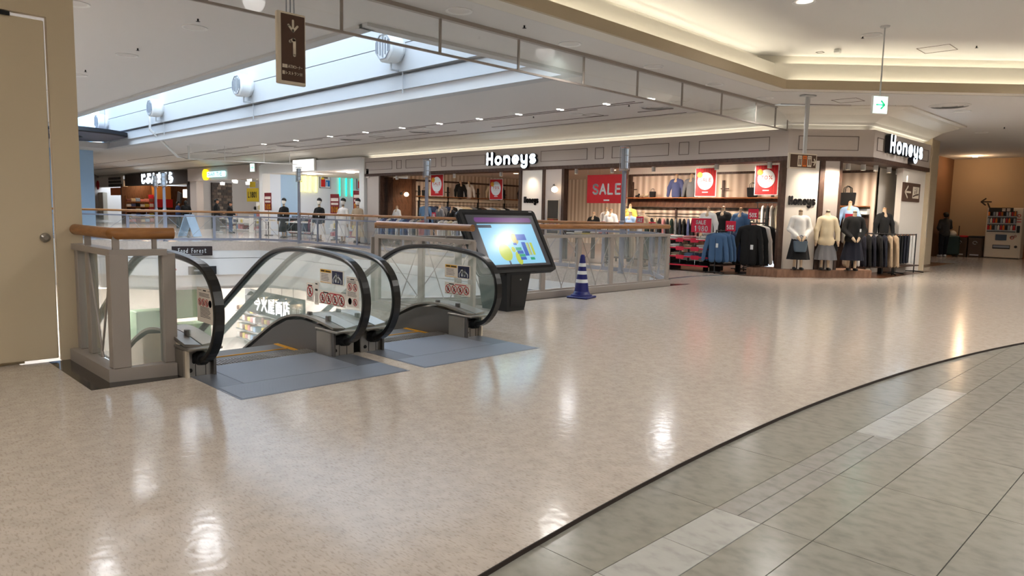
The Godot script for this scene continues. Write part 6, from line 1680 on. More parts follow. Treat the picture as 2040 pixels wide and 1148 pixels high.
# ---------------------------------------------------------------- shops at the far end
func far_shops() -> void:
	var pl := Mb.new()
	for z in [-24.95, -33.95]: pl.box(V(16.3, 1.7, z), V(0.4, 3.4, 0.35))
	pl.box(V(16.25, 3.24, -29.45), V(0.3, 0.46, 9.0))
	struct("wall_white_shop", pl, M.white)
	var g := Mb.new()
	g.box(V(16.25, 3.15, -38.7), V(0.3, 0.72, 9.4)); g.box(V(16.4, 1.4, -42.9), V(0.4, 2.8, 1.0))
	struct("wall_grey_shop", g, M.fascia)
	var d := Mb.new()
	d.box(V(16.25, 3.05, -49.2), V(0.3, 0.80, 11.6)); d.box(V(16.4, 1.4, -43.6), V(0.4, 2.8, 0.5))
	struct("wall_dark_shop", d, M.dark_brown)
	var bw := Mb.new(); bw.box(V(20.5, 1.4, -50.0), V(0.2, 2.8, 13.0)); bw.box(V(18.4, 1.4, -55.9), V(4.6, 2.8, 0.2))
	struct("wall_dark_shop_back", bw, M.shop_wood)
	var lb := Mb.new(); lb.box(V(22.2, 1.6, -29.5), V(0.2, 3.2, 9.4)); lb.box(V(20.15, 1.6, -33.95), V(4.1, 3.2, 0.15))
	struct("wall_white_shop_back", lb, mat("pale_blue", Color(0.84, 0.88, 0.93), 0.8))
	var lb2 := Mb.new(); lb2.box(V(17.6, 1.6, -33.93), V(1.0, 3.2, 0.15))
	struct("wall_white_shop_side", lb2, M.blue_wall)
	var lb4 := Mb.new(); lb4.box(V(16.65, 1.6, -33.93), V(0.9, 3.2, 0.15))
	struct("wall_white_shop_corner", lb4, M.pale_blue)
	var gb := Mb.new(); gb.box(V(22.0, 1.6, -39.0), V(0.2, 3.2, 9.0)); gb.box(V(19.2, 1.6, -43.4), V(5.8, 3.2, 0.2))
	struct("wall_grey_shop_back", gb, M.pale_grey)
	var cl := Mb.new(); cl.slab(pv([16.2, -60, 26, -60, 26, -24.9, 16.2, -24.9]), 3.02, 3.15)
	struct("ceiling_far_shops", cl, M.soft_white)
	var br := Mb.new(); br.box(V(18.0, 1.4, -43.2), V(1.2, 2.75, 0.2))
	var bn := struct("wall_brick", br, M.brick_grey)
	var rng := RandomNumberGenerator.new(); rng.seed = 5
	for m in 3: mat("brick_%d" % m, [Color(0.36, 0.32, 0.29), Color(0.27, 0.25, 0.24), Color(0.46, 0.42, 0.38)][m], 0.85)
	for i in 16:
		for j in 4:
			var q := Mb.new(); q.bb(V(17.5 + 0.29 * j + 0.1 * (i % 2), 0.1 + 0.168 * i, -43.09), V(0.26, 0.15, 0.05 + 0.02 * rng.randf()), 0.01)
			part(bn, "brick", q, M["brick_%d" % rng.randi_range(0, 2)])
	for p in [[17.5, -28.0], [17.5, -31.5], [18.0, -36.5], [18.0, -40.0], [17.4, -46.0], [17.4, -50.0], [17.4, -55.0]]:
		omni(V(p[0], 2.85, p[1]), Color(1, 0.97, 0.95) if p[1] > -42 else Color(1, 0.82, 0.6), 1.6 if p[1] > -42 else 0.8, 0.2)
		var q := Mb.new(); q.lathe([Vector2(0, 0.0), Vector2(0.18, 0.0), Vector2(0.2, 0.03)], V(0, 0, 0), 16)
		solo("ceiling_lamp", "round lit ceiling lamp inside the far shops, %s from the clothing shop" % ORD[[-28.0, -31.5, -36.5, -40.0, -46.0, -50.0, -55.0].find(p[1])], "ceiling lamp", q, M.lamp_on, V(p[0], 2.98, p[1]), "far shop ceiling lamps")
	# white lightbox sign on the pale shop
	var sg := thing("shop_sign", "blank glowing white lightbox sign above the pale blue shop", "sign", V(15.95, 3.02, -29.5))
	var s1 := Mb.new(); s1.bb(V(0.1, 0.25, 0), V(0.12, 0.56, 1.95), 0.03)
	part(sg, "box", s1, M.white)
	var s2 := Mb.new(); s2.box(V(0.032, 0.25, 0), V(0.01, 0.5, 1.88))
	part(sg, "light_face", s2, M.sign_soft)
	area(V(15.9, 3.27, -29.5), V(10, 3.2, -29.5), Vector2(1.8, 0.5), Color.WHITE, 0.12)
	# neon tubes
	for i in 7:
		var yel := i < 4
		var t := Mb.new(); t.tube([V(0, 0, 0), V(0, 0.95 if yel else 1.1, 0)], 0.05 if yel else 0.035, 8)
		var nx: float = [18.2, 18.45, 18.72, 19.05, 20.45, 20.85, 21.2][i]
		solo("neon_tube", "%s vertical neon tube on the pale shop's back wall, %s from its %s side" % ["yellow" if yel else "green", ORD[i if yel else i - 4], "blue" if yel else "inner"], "neon tube", t, M.neon_yellow if yel else M.neon_green, V(nx, 2.2 if yel else 2.05, -33.8), "neon tubes in the pale shop")
	# posters
	var im := Image.create(48, 64, false, Image.FORMAT_RGB8); im.fill(Color(0.8, 0.85, 0.9))
	for q in [[0, 0, 48, 14, Color(0.9, 0.92, 0.95)], [4, 4, 40, 6, Color(0.1, 0.1, 0.12)], [4, 30, 20, 30, Color(0.75, 0.12, 0.1)], [26, 34, 20, 24, Color(0.1, 0.45, 0.75)], [10, 18, 26, 10, Color(0.35, 0.33, 0.35)], [6, 24, 12, 8, Color(0.9, 0.75, 0.1)], [30, 40, 4, 20, Color(0.9, 0.95, 1)]]: im.fill_rect(Rect2i(q[0], q[1], q[2], q[3]), q[4])
	var pm := image_mat("poster", im, 0.6)
	for i in 2:
		var t := thing("poster", "framed colourful wall poster in the pale shop, %s" % ["between yellow and green tubes", "at the near end"][i], "poster", V([19.6, 21.85][i], 2.45, -33.85), 0.0)
		var q := Mb.new(); q.quad(V(-0.3, 0, 0.02), V(0.3, 0, 0.02), V(0.3, 0.85, 0.02), V(-0.3, 0.85, 0.02), V(0, 0, 1))
		part(t, "print", q, pm)
		var fr := Mb.new(); fr.box(V(0, 0.425, 0), V(0.64, 0.89, 0.03))
		part(t, "frame", fr, M.soft_black)
	# red ten percent posters on poles
	for q in [[V(16.0, 1.22, -33.0), "by the left pillar of the pale shop"], [V(16.3, 1.15, -27.35), "behind the dressed figures in the pale shop"], [V(16.6, 1.3, -26.0), "at the near end of the pale shop"]]:
		var t := thing("sale_poster", "red poster with white bars and yellow ten percent %s" % q[1], "poster", q[0], -PI / 2)
		var b := Mb.new(); b.box(V(0, 0.42, 0), V(0.70, 0.84, 0.02))
		part(t, "sheet", b, mat("poster_red", Color(0.45, 0.03, 0.07), 0.6))
		var w := Mb.new(); w.box(V(0, 0.60, 0.012), V(0.6, 0.13, 0.004)); w.box(V(0, 0.42, 0.012), V(0.56, 0.09, 0.004))
		part(t, "band", w, M.paper)
		var y := Mb.new(); write(y, ["1", "0", "%"], Transform3D(Basis(), V(-0.28, 0.07, 0.012)), 0.2, 0.22, 0.055)
		part(t, "lettering", y, M.yellow)
		var p := Mb.new(); p.tube([V(0, -q[0].y, -0.02), V(0, 0.4, -0.02)], 0.012, 6); p.bb(V(0, -q[0].y + 0.015, -0.02), V(0.3, 0.03, 0.3), 0.006)
		part(t, "stand", p, M.soft_black)
	# shelves full of goods
	var goods := ["pink", "white", "sky blue", "black", "cream", "slate", "mauve", "white", "pink", "yellow"]
	for q in [[V(16.9, 0, -27.2), 2.6, "pale shop, near end", 0.75], [V(16.9, 0, -31.0), 2.8, "pale shop, middle", 0.75], [V(17.2, 0, -35.6), 2.4, "grey shop, near end", 1.5], [V(17.2, 0, -39.0), 2.6, "grey shop, middle", 1.0], [V(17.2, 0, -55.4), 1.9, "pillow shop wall", 1.9], [V(18.5, 0, -33.9), 1.6, "corner of the pale shop", 1.0]]:
		var t := thing("goods_shelf", "%s tiered goods shelf in the %s" % ["wooden" if q[0].z < -50 else "white", q[2]], "shelf", q[0], PI / 2 if q[0].z < -50 else 0.0)
		var n: int = maxi(2, int(q[3] / 0.36))
		for i in n:
			var s := Mb.new(); s.bb(V(0, 0.12 + 0.36 * i, 0), V(0.45, 0.03, q[1]), 0.005)
			part(t, "board", s, M.hanger if q[0].z < -50 else M.white)
		for z in [-0.5, 0.5]:
			var s := Mb.new(); s.box(V(0.1, 0.09 + 0.18 * n, z * q[1]), V(0.25, 0.18 + 0.36 * n, 0.03))
			part(t, "side_panel", s, M.hanger if q[0].z < -50 else M.white)
		var kk := 0
		for i in n:
			for j in int(q[1] / 0.3):
				var c: String = goods[(i * 3 + j * 7 + kk) % 10]; kk += 1
				var b := Mb.new(); b.bb(V(0, 0.09 + 0.02 * (j % 3), 0), V(0.3, 0.18 + 0.04 * (j % 3), 0.2), 0.03)
				solo("packet", "%s packet on the %s shelf, %s tier, %s place" % [c, q[2], ORD[i], ORD[j]], "packet", b, cm(c), q[0] + Basis(Vector3.UP, PI / 2 if q[0].z < -50 else 0.0) * V(-0.05, 0.135 + 0.36 * i, -q[1] / 2 + 0.15 + 0.3 * j), "goods on the far shop shelves")
	# pillow shop sign
	var ps := thing("shop_sign", "glowing white kana sign on the dark brown fascia", "sign", Vector3())
	ps.transform = Transform3D(Basis(Vector3(0, 0, 1), Vector3.UP, Vector3(-1, 0, 0)), V(16.08, 2.78, -51.4))
	var ch := ["じ", "ぶ", "ん", "ま", "く", "ら"]
	for i in 6:
		var l := Mb.new(); l.stroke(sl(KANA[ch[i]]), 0.14, 0.06, Transform3D(Basis(), V(1.0 * i, 0, 0)), Vector2(0.82, 0.58))
		part(ps, "letter", l, M.sign_white)
	var gs := thing("shop_sign", "long pale cyan lightbox with a round yellow end on the grey fascia", "sign", V(16.0, 2.98, -39.2))
	var g1 := Mb.new(); g1.bb(V(0, 0.12, 0.1), V(0.12, 0.30, 2.3), 0.03)
	part(gs, "light_face", g1, M.neon_cyan)
	var g2 := Mb.new(); g2.lathe([Vector2(0, 0.09), Vector2(0.30, 0.09), Vector2(0.30, -0.05), Vector2(0, -0.05)], V(0, 0.12, -1.25), 20, Basis(Vector3.BACK, PI / 2))
	part(gs, "round_end", g2, glow("sign_yellow", Color(1.0, 0.85, 0.05), 0.9))
	var g3 := Mb.new()
	write(g3, ["コ", "レ", "A", "ラ", " ", "T", "ン", "E"], Transform3D(Basis(Vector3(0, 0, 1), Vector3.UP, Vector3(-1, 0, 0)), V(-0.062, 0.03, -0.85)), 0.24, 0.18, 0.03)
	part(gs, "lettering", g3, mat("teal_ink", Color(0.15, 0.5, 0.55), 0.6))
	var lb3 := thing("shop_banner", "yellow hanging board with black letters in the grey shop", "sign", V(16.3, 1.68, -35.3), -PI / 2)
	var l1 := Mb.new(); l1.box(V(0, 0.3, 0), V(1.3, 0.68, 0.03)); l1.box(V(0, 0.82, 0), V(0.6, 0.28, 0.03))
	part(lb3, "board", l1, mat("board_yellow", Color(0.72, 0.62, 0.08), 0.6))
	var l2 := Mb.new(); write(l2, ["L", "1", "B", "0", "1"].map(func(c): return "8" if c == "B" else c), Transform3D(Basis(), V(-0.5, 0.18, 0.016)), 0.21, 0.26, 0.06)
	part(lb3, "lettering", l2, M.ink)
	var l3 := Mb.new(); l3.tube([V(-0.5, 0.6, 0), V(-0.5, 1.3, 0)], 0.008, 4); l3.tube([V(0.5, 0.6, 0), V(0.5, 1.3, 0)], 0.008, 4)
	part(lb3, "cord", l3, M.chrome)
	for i in 7:
		var q := Mb.new(); q.lathe([Vector2(0, 0.0), Vector2(0.11, 0.0), Vector2(0.12, 0.14), Vector2(0, 0.16)], Vector3(), 12)
		solo("pendant_lamp", "white pendant spot in the grey shop, %s from the pale pillar" % ORD[i], "lamp", q, M.lamp_on, V(16.6 + 0.3 * (i % 2), 2.55 + 0.08 * (i % 3), -34.6 - 0.85 * i), "pendant spots in the grey shop")
	# things of the pillow shop front
	var bx := Mb.new(); bx.bb(V(), V(0.3, 0.5, 1.2), 0.02)
	solo("poster_box", "glowing pink and white display box at the pillow shop's near pillar", "display", bx, M.lamp_warm, V(16.75, 2.1, -45.0))
	var db := Mb.new(); db.bb(V(), V(0.1, 0.62, 0.55), 0.02, Basis(Vector3.RIGHT, 0.25))
	solo("notice_board", "dark tilted hanging panel before the pillow shop", "panel", db, M.dark_brown, V(16.0, 1.85, -44.5))
	for q in [[V(18.75, 1.5, -55.2), 0.6, 1.2, "red"], [V(17.9, 1.55, -55.3), 1.1, 0.35, "pink_red"]]:
		var b := Mb.new(); b.bb(V(), V(q[2], q[1], 0.06), 0.01)
		solo("shop_poster", "red shop poster in the pillow shop, %s" % ("beside the lit alcove" if q[3] == "red" else "beside the shelf"), "poster", b, M[q[3]], q[0])
	var al := Mb.new(); al.box(V(), V(1.3, 1.5, 0.1))
	solo("alcove_panel", "warm lit tan alcove panel in the pillow shop", "panel", al, mat("tan", Color(0.75, 0.52, 0.25), 0.7), V(18.75, 2.0, -55.7))
	var by := thing("kiosk_front", "distant beige shop front with tile panel and red oval badge", "shop front", V(16.1, 0, -59.0))
	var b1 := Mb.new(); b1.box(V(0.2, 3.0, 0), V(0.3, 0.75, 7.0))
	part(by, "fascia", b1, M.soft_white)
	for i in 3:
		for j in 8:
			var b2 := Mb.new(); b2.bb(V(0.03, 2.74 + 0.24 * i, 0.3 + 0.36 * j), V(0.05, 0.19, 0.31), 0.01)
			part(by, "tile", b2, M.brick_grey)
	var b3 := Mb.new(); b3.lathe([Vector2(0, 0.03), Vector2(0.35, 0.03), Vector2(0.35, 0)], V(0.03, 2.8, -2.6), 20, Basis(Vector3.BACK, PI / 2))
	part(by, "badge", b3, M.red)
	var b4 := Mb.new(); b4.box(V(0.3, 1.2, -2.5), V(0.3, 2.1, 1.2))
	part(by, "lit_case", b4, M.cream)
	var b5 := Mb.new(); b5.box(V(0.3, 2.3, 1.0), V(0.1, 0.55, 2.6))
	part(by, "menu_board", b5, M.orange)
	# dressed figures in front of the pale shop
	var F := [["black", "white", "first"], ["black", "cream", "second"], ["white", "grey", "third"], ["beige", "cream", "fourth"]]
	for i in 4:
		var p: Vector3 = [V(15.35, 0, -30.1), V(15.3, 0, -26.9), V(15.4, 0, -25.2), V(15.7, 0, -24.6)][i]
		var o := mannequin("dressed mannequin in %s top before the pale shop, %s from the wall phone side" % [F[i][0], F[i][2]], p, -1.2, F[i][0], ["black", "white", "white", "cream"][i], "white", false, false, 0.72)
		part(o, "head", net([[V(0, 1.43, 0.02), V(0, 1.47, 0.01), 0.075, 0.085], [V(0, 1.39, 0.06), V(0, 1.4, 0.065), 0.03, 0.03]], 0.018, 0.03), M.dummy_white)
		part(o, "hat", net([[V(0, 1.515, -0.01), V(0, 1.52, 0.0), 0.092, 0.09]], 0.018, 0.02), M.soft_black)
		o.scale = Vector3.ONE * 1.12
	rack_frame("clothes_rack", "low rail of dark tops in front of the pale shop", V(15.9, 0, -30.4), V(15.9, 0, -28.2), 0.98)
	rack_of("hang", ["black", "black", "navy", "black", "grey", "black", "wine", "white"], V(15.9, 1.0, -30.4), V(15.9, 1.0, -28.2), 0.4, "on the low rail before the pale shop", "tops before the pale shop")
	for q in [[V(15.6, 0, -32.3), "near the red poster"], [V(15.6, 0, -29.2), "under the low rail"], [V(15.7, 0, -37.2), "before the grey shop"]]:
		var t := thing("goods_table", "white goods table %s" % q[1], "table", q[0])
		var a := Mb.new(); a.bb(V(0, 0.72, 0), V(0.6, 0.04, 1.4), 0.006); a.bb(V(0, 0.3, 0), V(0.55, 0.03, 1.3), 0.006)
		part(t, "tabletop", a, M.white)
		for sx in [-0.26, 0.26]:
			for sz in [-0.65, 0.65]:
				var l := Mb.new(); l.box(V(sx, 0.36, sz), V(0.03, 0.72, 0.03))
				part(t, "leg", l, M.chrome)
		for i in 4:
			place("fold", "fabric", ["pink", "white", "slate", "cream"][i], q[0] + V(0, 0.74, -0.5 + 0.33 * i), 0.1 * i, "folded %s cloth on the white goods table %s" % [["pink", "white", "slate", "cream"][i], q[1]], "folded cloth", "", 0.9)

func people() -> void:
	var down := [[V(-0.24, 1.1, 0.0), V(-0.22, 0.86, 0.1)], [V(0.24, 1.1, 0.0), V(0.22, 0.86, 0.1)]]
	var front := [[V(-0.23, 1.12, 0.02), V(-0.08, 1.02, 0.26)], [V(0.23, 1.12, 0.02), V(0.08, 1.02, 0.26)]]
	person("person with long hair in black coat and dark trousers walking past the pillow shop", V(14.3, 0, -38.9), 2.6, 1.62, Color(0.05, 0.045, 0.05), Color(0.10, 0.10, 0.12), down, true)
	person("person in black jacket and grey trousers looking down before the brick pillar", V(15.1, 0, -36.9), 1.2, 1.74, Color(0.035, 0.035, 0.05), Color(0.48, 0.47, 0.46), front, false, false, Color.WHITE)
	person("person in black top and blue jeans standing beside the grey trousered person", V(15.45, 0, -36.1), 1.0, 1.60, Color(0.04, 0.04, 0.05), Color(0.22, 0.33, 0.50), front)
	person("person in blue jacket with a shoulder strap at the pillow shop counter", V(15.9, 0, -44.5), 1.5, 1.58, Color(0.12, 0.20, 0.36), Color(0.1, 0.1, 0.12), front, false, true)
	person("cleaner in grey shirt and dark trousers pushing the green cart by the bins", V(31.15, 0, -7.72), 2.3, 1.70, Color(0.22, 0.21, 0.20), Color(0.05, 0.05, 0.08), front, false, false, Color.WHITE)

# ---------------------------------------------------------------- hall to the right: vending machine, bins, cart
func right_hall() -> void:
	var t := thing("vending_machine", "white drink vending machine with three rows of drinks at the hall end", "vending machine", V(32.35, 0, -6.05), -PI / 2)
	var b := Mb.new(); b.bb(V(0, 0.97, -0.3), V(1.16, 1.90, 0.68), 0.03)
	part(t, "cabinet", b, M.cream)
	var w := Mb.new(); w.box(V(-0.07, 1.40, 0.045), V(0.92, 0.80, 0.01))
	part(t, "window_back", w, M.soft_black)
	var gl := Mb.new(); gl.box(V(-0.07, 1.40, 0.075), V(0.94, 0.82, 0.006))
	for i in 3:
		var s := Mb.new(); s.box(V(-0.07, 1.06 + 0.265 * i, 0.06), V(0.92, 0.035, 0.03))
		part(t, "button_strip", s, M.pale_grey)
	for i in 3:
		for j in 11:
			var d := Mb.new(); d.lathe([Vector2(0.0, 0.0), Vector2(0.032, 0.0), Vector2(0.032, 0.13), Vector2(0.014, 0.165), Vector2(0.014, 0.185), Vector2(0, 0.185)], Vector3(), 8)
			solo("drink_bottle", "%s drink bottle in the vending machine, %s shelf, %s place" % [["red", "dark", "white", "orange", "grey"][(i * 4 + j * 3) % 5], ["lowest", "middle", "highest"][i], ORD[j]], "bottle", d, [M.red, M.ink, M.paper, M.orange, M.grey_metal][(i * 4 + j * 3) % 5], V(32.27, 1.085 + 0.265 * i, -6.54 + 0.083 * j), "drinks behind the vending window")
	part(t, "window", gl, M.clear)
	var sc := Mb.new(); sc.box(V(-0.05, 0.80, 0.045), V(0.36, 0.22, 0.012))
	part(t, "poster_panel", sc, mat("panel_blue", Color(0.25, 0.30, 0.36), 0.4))
	var ds := Mb.new(); ds.box(V(-0.02, 0.44, 0.043), V(0.56, 0.15, 0.012))
	part(t, "delivery_slot", ds, M.soft_black)
	var fl := Mb.new(); fl.box(V(-0.02, 0.45, 0.052), V(0.52, 0.09, 0.006))
	part(t, "slot_flap", fl, M.grey_metal)
	var rd := Mb.new()
	for q in [[0.3, 0.80, 0.055], [0.46, 1.63, 0.05], [0.40, 0.86, 0.035]]: rd.stroke([arc(Vector2(q[0], q[1]), q[2], q[2], 0, 360, 14)], q[2] * 0.4, 0.006, Transform3D(Basis(), V(0, 0, 0.042)))
	rd.box(V(0.47, 1.50, 0.044), V(0.14, 0.03, 0.006)); rd.box(V(0.47, 1.40, 0.044), V(0.14, 0.03, 0.006)); rd.box(V(0.3, 1.66, 0.044), V(0.2, 0.03, 0.006))
	part(t, "decal", rd, M.red)
	var ct := Mb.new(); ct.bb(V(0.47, 1.12, 0.05), V(0.10, 0.26, 0.04), 0.01)
	part(t, "coin_unit", ct, M.soft_black)
	var ch := Mb.new(); ch.lathe([Vector2(0, 0.02), Vector2(0.05, 0.02), Vector2(0.05, 0)], V(0.44, 0.46, 0.04), 14, Basis(Vector3.RIGHT, PI / 2))
	part(t, "change_cup", ch, M.soft_black)
	var kp := Mb.new(); kp.box(V(0, 0.03, -0.28), V(1.1, 0.06, 0.6))
	part(t, "kick_plate", kp, M.soft_black)
	var ts := thing("way_sign", "dark narrow sign board with a left arrow on top of the vending machine", "sign", V(32.2, 1.90, -6.2), -PI / 2)
	var tb := Mb.new(); tb.bb(V(0.05, -0.06, 0.03), V(0.78, 0.16, 0.03), 0.005)
	part(ts, "board", tb, M.soft_black)
	var ta := Mb.new(); ta.stroke([[Vector2(-0.62, 0.24), Vector2(-0.30, 0.24)], [Vector2(-0.48, 0.36), Vector2(-0.62, 0.24), Vector2(-0.48, 0.12)], [Vector2(-0.40, 0.18), Vector2(-0.33, 0.02)]], 0.05, 0.02)
	part(ts, "arrow", ta, M.dark_brown)
	var tl := Mb.new()
	for q in 4: tl.box(V(0.14 + 0.15 * (q % 2), -0.03 - 0.06 * (q / 2), 0.047), V(0.11, 0.035, 0.004))
	part(ts, "lettering", tl, M.paper)
	# two bins
	for i in 2:
		var n := thing("recycling_bin", "brown recycling bin with %s lid opening by the vending machine" % ["red", "dark"][i], "bin", V(32.2, 0, -7.42 + 0.52 * i), -PI / 2)
		var q := Mb.new(); q.bb(V(0, 0.38, -0.2), V(0.48, 0.76, 0.5), 0.03)
		part(n, "body", q, mat("bin_brown", Color(0.30, 0.22, 0.16), 0.6))
		var l := Mb.new(); l.bb(V(0, 0.79, -0.2), V(0.49, 0.07, 0.5), 0.02)
		part(n, "lid", l, [M.red, M.soft_black][i])
		var p := Mb.new(); p.stroke([arc(Vector2(0, 0.56), 0.07, 0.06, 0, 300, 8)], 0.015, 0.004, Transform3D(Basis(), V(0, 0, 0.05))); p.box(V(0, 0.09, 0.052), V(0.3, 0.05, 0.004))
		part(n, "print", p, M.pale_grey)
	var ca := thing("cleaning_cart", "dark green cleaning cart with refuse sacks beside the cleaner", "cart", V(31.6, 0, -7.55), 0.3)
	var c1 := Mb.new(); c1.bb(V(0, 0.45, 0), V(0.55, 0.75, 0.5), 0.05)
	part(ca, "bag", c1, mat("cart_green", Color(0.05, 0.16, 0.12), 0.6))
	part(ca, "sack", net([[V(-0.1, 0.88, 0), V(0.12, 0.9, 0), 0.13, 0.12]], 0.03, 0.05), M.cream)
	var c2 := Mb.new()
	for s in [-1.0, 1.0]: c2.tube([V(0.3, 0.1, 0.22 * s), V(0.3, 1.2, 0.22 * s)], 0.015, 6)
	c2.tube([V(-0.25, 0.75, -0.28), V(0.12, 0.35, -0.28)], 0.012, 6)
	part(ca, "frame", c2, M.soft_black)
	for s in [-1.0, 1.0]:
		for e in [-1.0, 1.0]:
			var c3 := Mb.new(); c3.lathe([Vector2(0, 0.015), Vector2(0.05, 0.015), Vector2(0.05, -0.015), Vector2(0, -0.015)], V(0.22 * s, 0.05, 0.2 * e), 12, Basis(Vector3.RIGHT, PI / 2))
			part(ca, "wheel", c3, M.rubber)
	omni(V(31.5, 3.6, -7.0), Color(1, 0.84, 0.66), 0.6, 0.1)
	var q := Mb.new(); q.lathe([Vector2(0, 0), Vector2(0.08, 0), Vector2(0.1, 0.03)], Vector3(), 14)
	solo("ceiling_lamp", "small warm ceiling lamp above the cleaner in the corner", "ceiling lamp", q, M.lamp_warm, V(31.5, 3.80, -7.0))

# ---------------------------------------------------------------- floor below, seen through the void
func lower_floor() -> void:
	var f := Mb.new(); f.box(V(12, -5.1, -26), V(44, 0.2, 75))
	struct("floor_lower", f, mat("lower_tile", Color(0.64, 0.62, 0.60), 0.3))
	var c := Mb.new()
	c.slab(pv([13.8, -26, 34, -26, 34, -5.5, 12.2, -5.5, 12.2, -7.9, 13.8, -9.2]), -1.9, -1.74)
	c.slab(pv([-9, -62, 34, -62, 34, -26, 13.8, -26, 13.1, -27.6, 9.7, -28.6, 7.3, -31.9, 5.1, -37, -9, -37]), -1.9, -1.74)
	c.slab(pv([-9, -5.7, 34, -5.7, 34, 9, -9, 9]), -1.9, -1.74)
	struct("ceiling_lower", c, M.ceiling)
	var w := Mb.new()
	w.box(V(17.8, -3.4, -24), V(0.2, 3.2, 34)); w.box(V(7, -3.4, -34.0), V(22, 3.2, 0.2)); w.box(V(12, -3.0, -5.4), V(44, 4.2, 0.2)); w.box(V(1.0, -2.6, -22), V(0.2, 5.0, 31))
	struct("wall_lower", w, M.soft_white)
	# signs on the slab edge and below
	var d := (V(9.62, 0, -28.22) - V(12.84, 0, -27.2)).normalized()
	var bx := Basis(-d, Vector3.UP, (-d).cross(Vector3.UP))
	var s := thing("hall_sign", "dark brown sign with white brush script on the white slab edge", "sign", V(10.42, -0.53, -27.83), 0.0)
	s.basis = bx
	var b := Mb.new(); b.bb(V(0, 0.17, 0), V(1.42, 0.36, 0.05), 0.008)
	part(s, "board", b, mat("sign_dark", Color(0.13, 0.07, 0.06), 0.6))
	var tx := Mb.new(); write(tx, ["F", "o", "o", "d", " ", "F", "o", "r", "e", "s", "t"], Transform3D(Basis(), V(-0.5, 0.10, 0.026)), 0.092, 0.17, 0.017)
	tx.box(V(0.05, 0.05, 0.027), V(0.62, 0.012, 0.003))
	part(s, "lettering", tx, M.white_tape)
	var a := Mb.new(); a.stroke([[Vector2(0, 0), Vector2(0, 0.36)], [Vector2(-0.15, 0.2), Vector2(0, 0.37), Vector2(0.15, 0.2)]], 0.055, 0.02, Transform3D(bx, V(9.72, -1.27, -28.06)))
	solo("arrow_sign", "red up arrow fixed to the white slab edge", "sign", a, M.red)
	var s2 := thing("hall_sign", "dark grey sign with a row of white letters below the brush script sign", "sign", V(10.75, -1.27, -27.74), 0.0)
	s2.basis = bx
	var b2 := Mb.new(); b2.bb(V(0, 0.16, 0), V(1.0, 0.32, 0.05), 0.008)
	part(s2, "board", b2, mat("sign_grey", Color(0.10, 0.10, 0.11), 0.5))
	var t2 := Mb.new(); lines(t2, -0.3, 0.4, 0.16, 0.16, 1, 0.06, Transform3D(Basis(), V(0, 0, 0.027)))
	part(s2, "lettering", t2, M.pale_grey)
	# market sign below
	var k := thing("market_sign", "long black sign board with bold white characters over the lower market", "sign", V(13.7, -3.15, -27.9), -PI / 2)
	var kb := Mb.new(); kb.bb(V(0, 0.42, 0), V(5.2, 1.0, 0.12), 0.02)
	part(k, "board", kb, M.soft_black)
	var ch := ["今", "火", "屋", "商", "店"]
	for i in 5:
		var l := Mb.new(); l.stroke(sl(KANA[ch[i]]), 0.075, 0.03, Transform3D(Basis(), V(-1.65 + 0.66 * i, 0.10, 0.06)), Vector2(0.56, 0.62))
		part(k, "letter", l, M.sign_white)
	for i in 2:
		var l := Mb.new(); l.stroke(sl(KANA[["商", "店"][i]]), 0.05, 0.02, Transform3D(Basis(), V(1.75 + 0.4 * i, 0.16, 0.06)), Vector2(0.34, 0.42))
		part(k, "small_letter", l, M.grey_metal)
	for i in 5:
		var p := Mb.new(); p.lathe([Vector2(0, 0.16), Vector2(0.03, 0.16), Vector2(0.22, 0.0), Vector2(0.2, 0.0), Vector2(0.02, 0.13)], Vector3(), 16); p.tube([V(0, 0.14, 0), V(0, 0.75, 0)], 0.008, 4)
		var at := V(13.5, -2.42, -29.6 + 0.95 * i)
		var o := solo("pendant_lamp", "dark pendant lamp over the lower market, %s along the sign" % ORD[i], "lamp", p, M.soft_black, at, "pendants over the lower market")
		var q := Mb.new(); q.lathe([Vector2(0, 0.05), Vector2(0.05, 0.04), Vector2(0.06, 0.0), Vector2(0.03, -0.04), Vector2(0, -0.05)], V(0, 0.03, 0), 12)
		part(o, "bulb", q, M.lamp_warm)
		omni(at + V(0, -0.02, 0), Color(1, 0.85, 0.65), 0.7, 0.05)
	var gds := ["white", "pink", "wine", "cream", "yellow", "sky blue", "beige", "mauve", "white", "brown"]
	for r in 4:
		var at := V(14.4 + 0.2 * r, -5.0, -31.6 + 2.1 * r)
		var t := thing("market_shelf", "tiered market shelf of packed goods on the lower floor, %s from the void's end" % ORD[r], "shelf", at, 0.0)
		for i in 4:
			var q := Mb.new(); q.bb(V(0, 0.25 + 0.42 * i, 0), V(0.6, 0.04, 1.95), 0.005)
			part(t, "board", q, M.grey_metal)
			for j in 7:
				var p := Mb.new(); p.bb(V(0, 0.12, 0), V(0.4, 0.2 + 0.04 * ((i + j) % 3), 0.22), 0.03)
				solo("packet", "%s packet on the lower market shelf, %s shelf unit, %s tier, %s place" % [gds[(i * 3 + j * 7 + r) % 10], ORD[r], ORD[i], ORD[j]], "packet", p, cm(gds[(i * 3 + j * 7 + r) % 10]), at + V(-0.06, 0.28 + 0.42 * i, -0.84 + 0.28 * j), "goods on the lower market shelves")
		for z in [-0.97, 0.97]:
			var q := Mb.new(); q.box(V(0.2, 0.85, z), V(0.2, 1.7, 0.03))
			part(t, "side_panel", q, M.grey_metal)
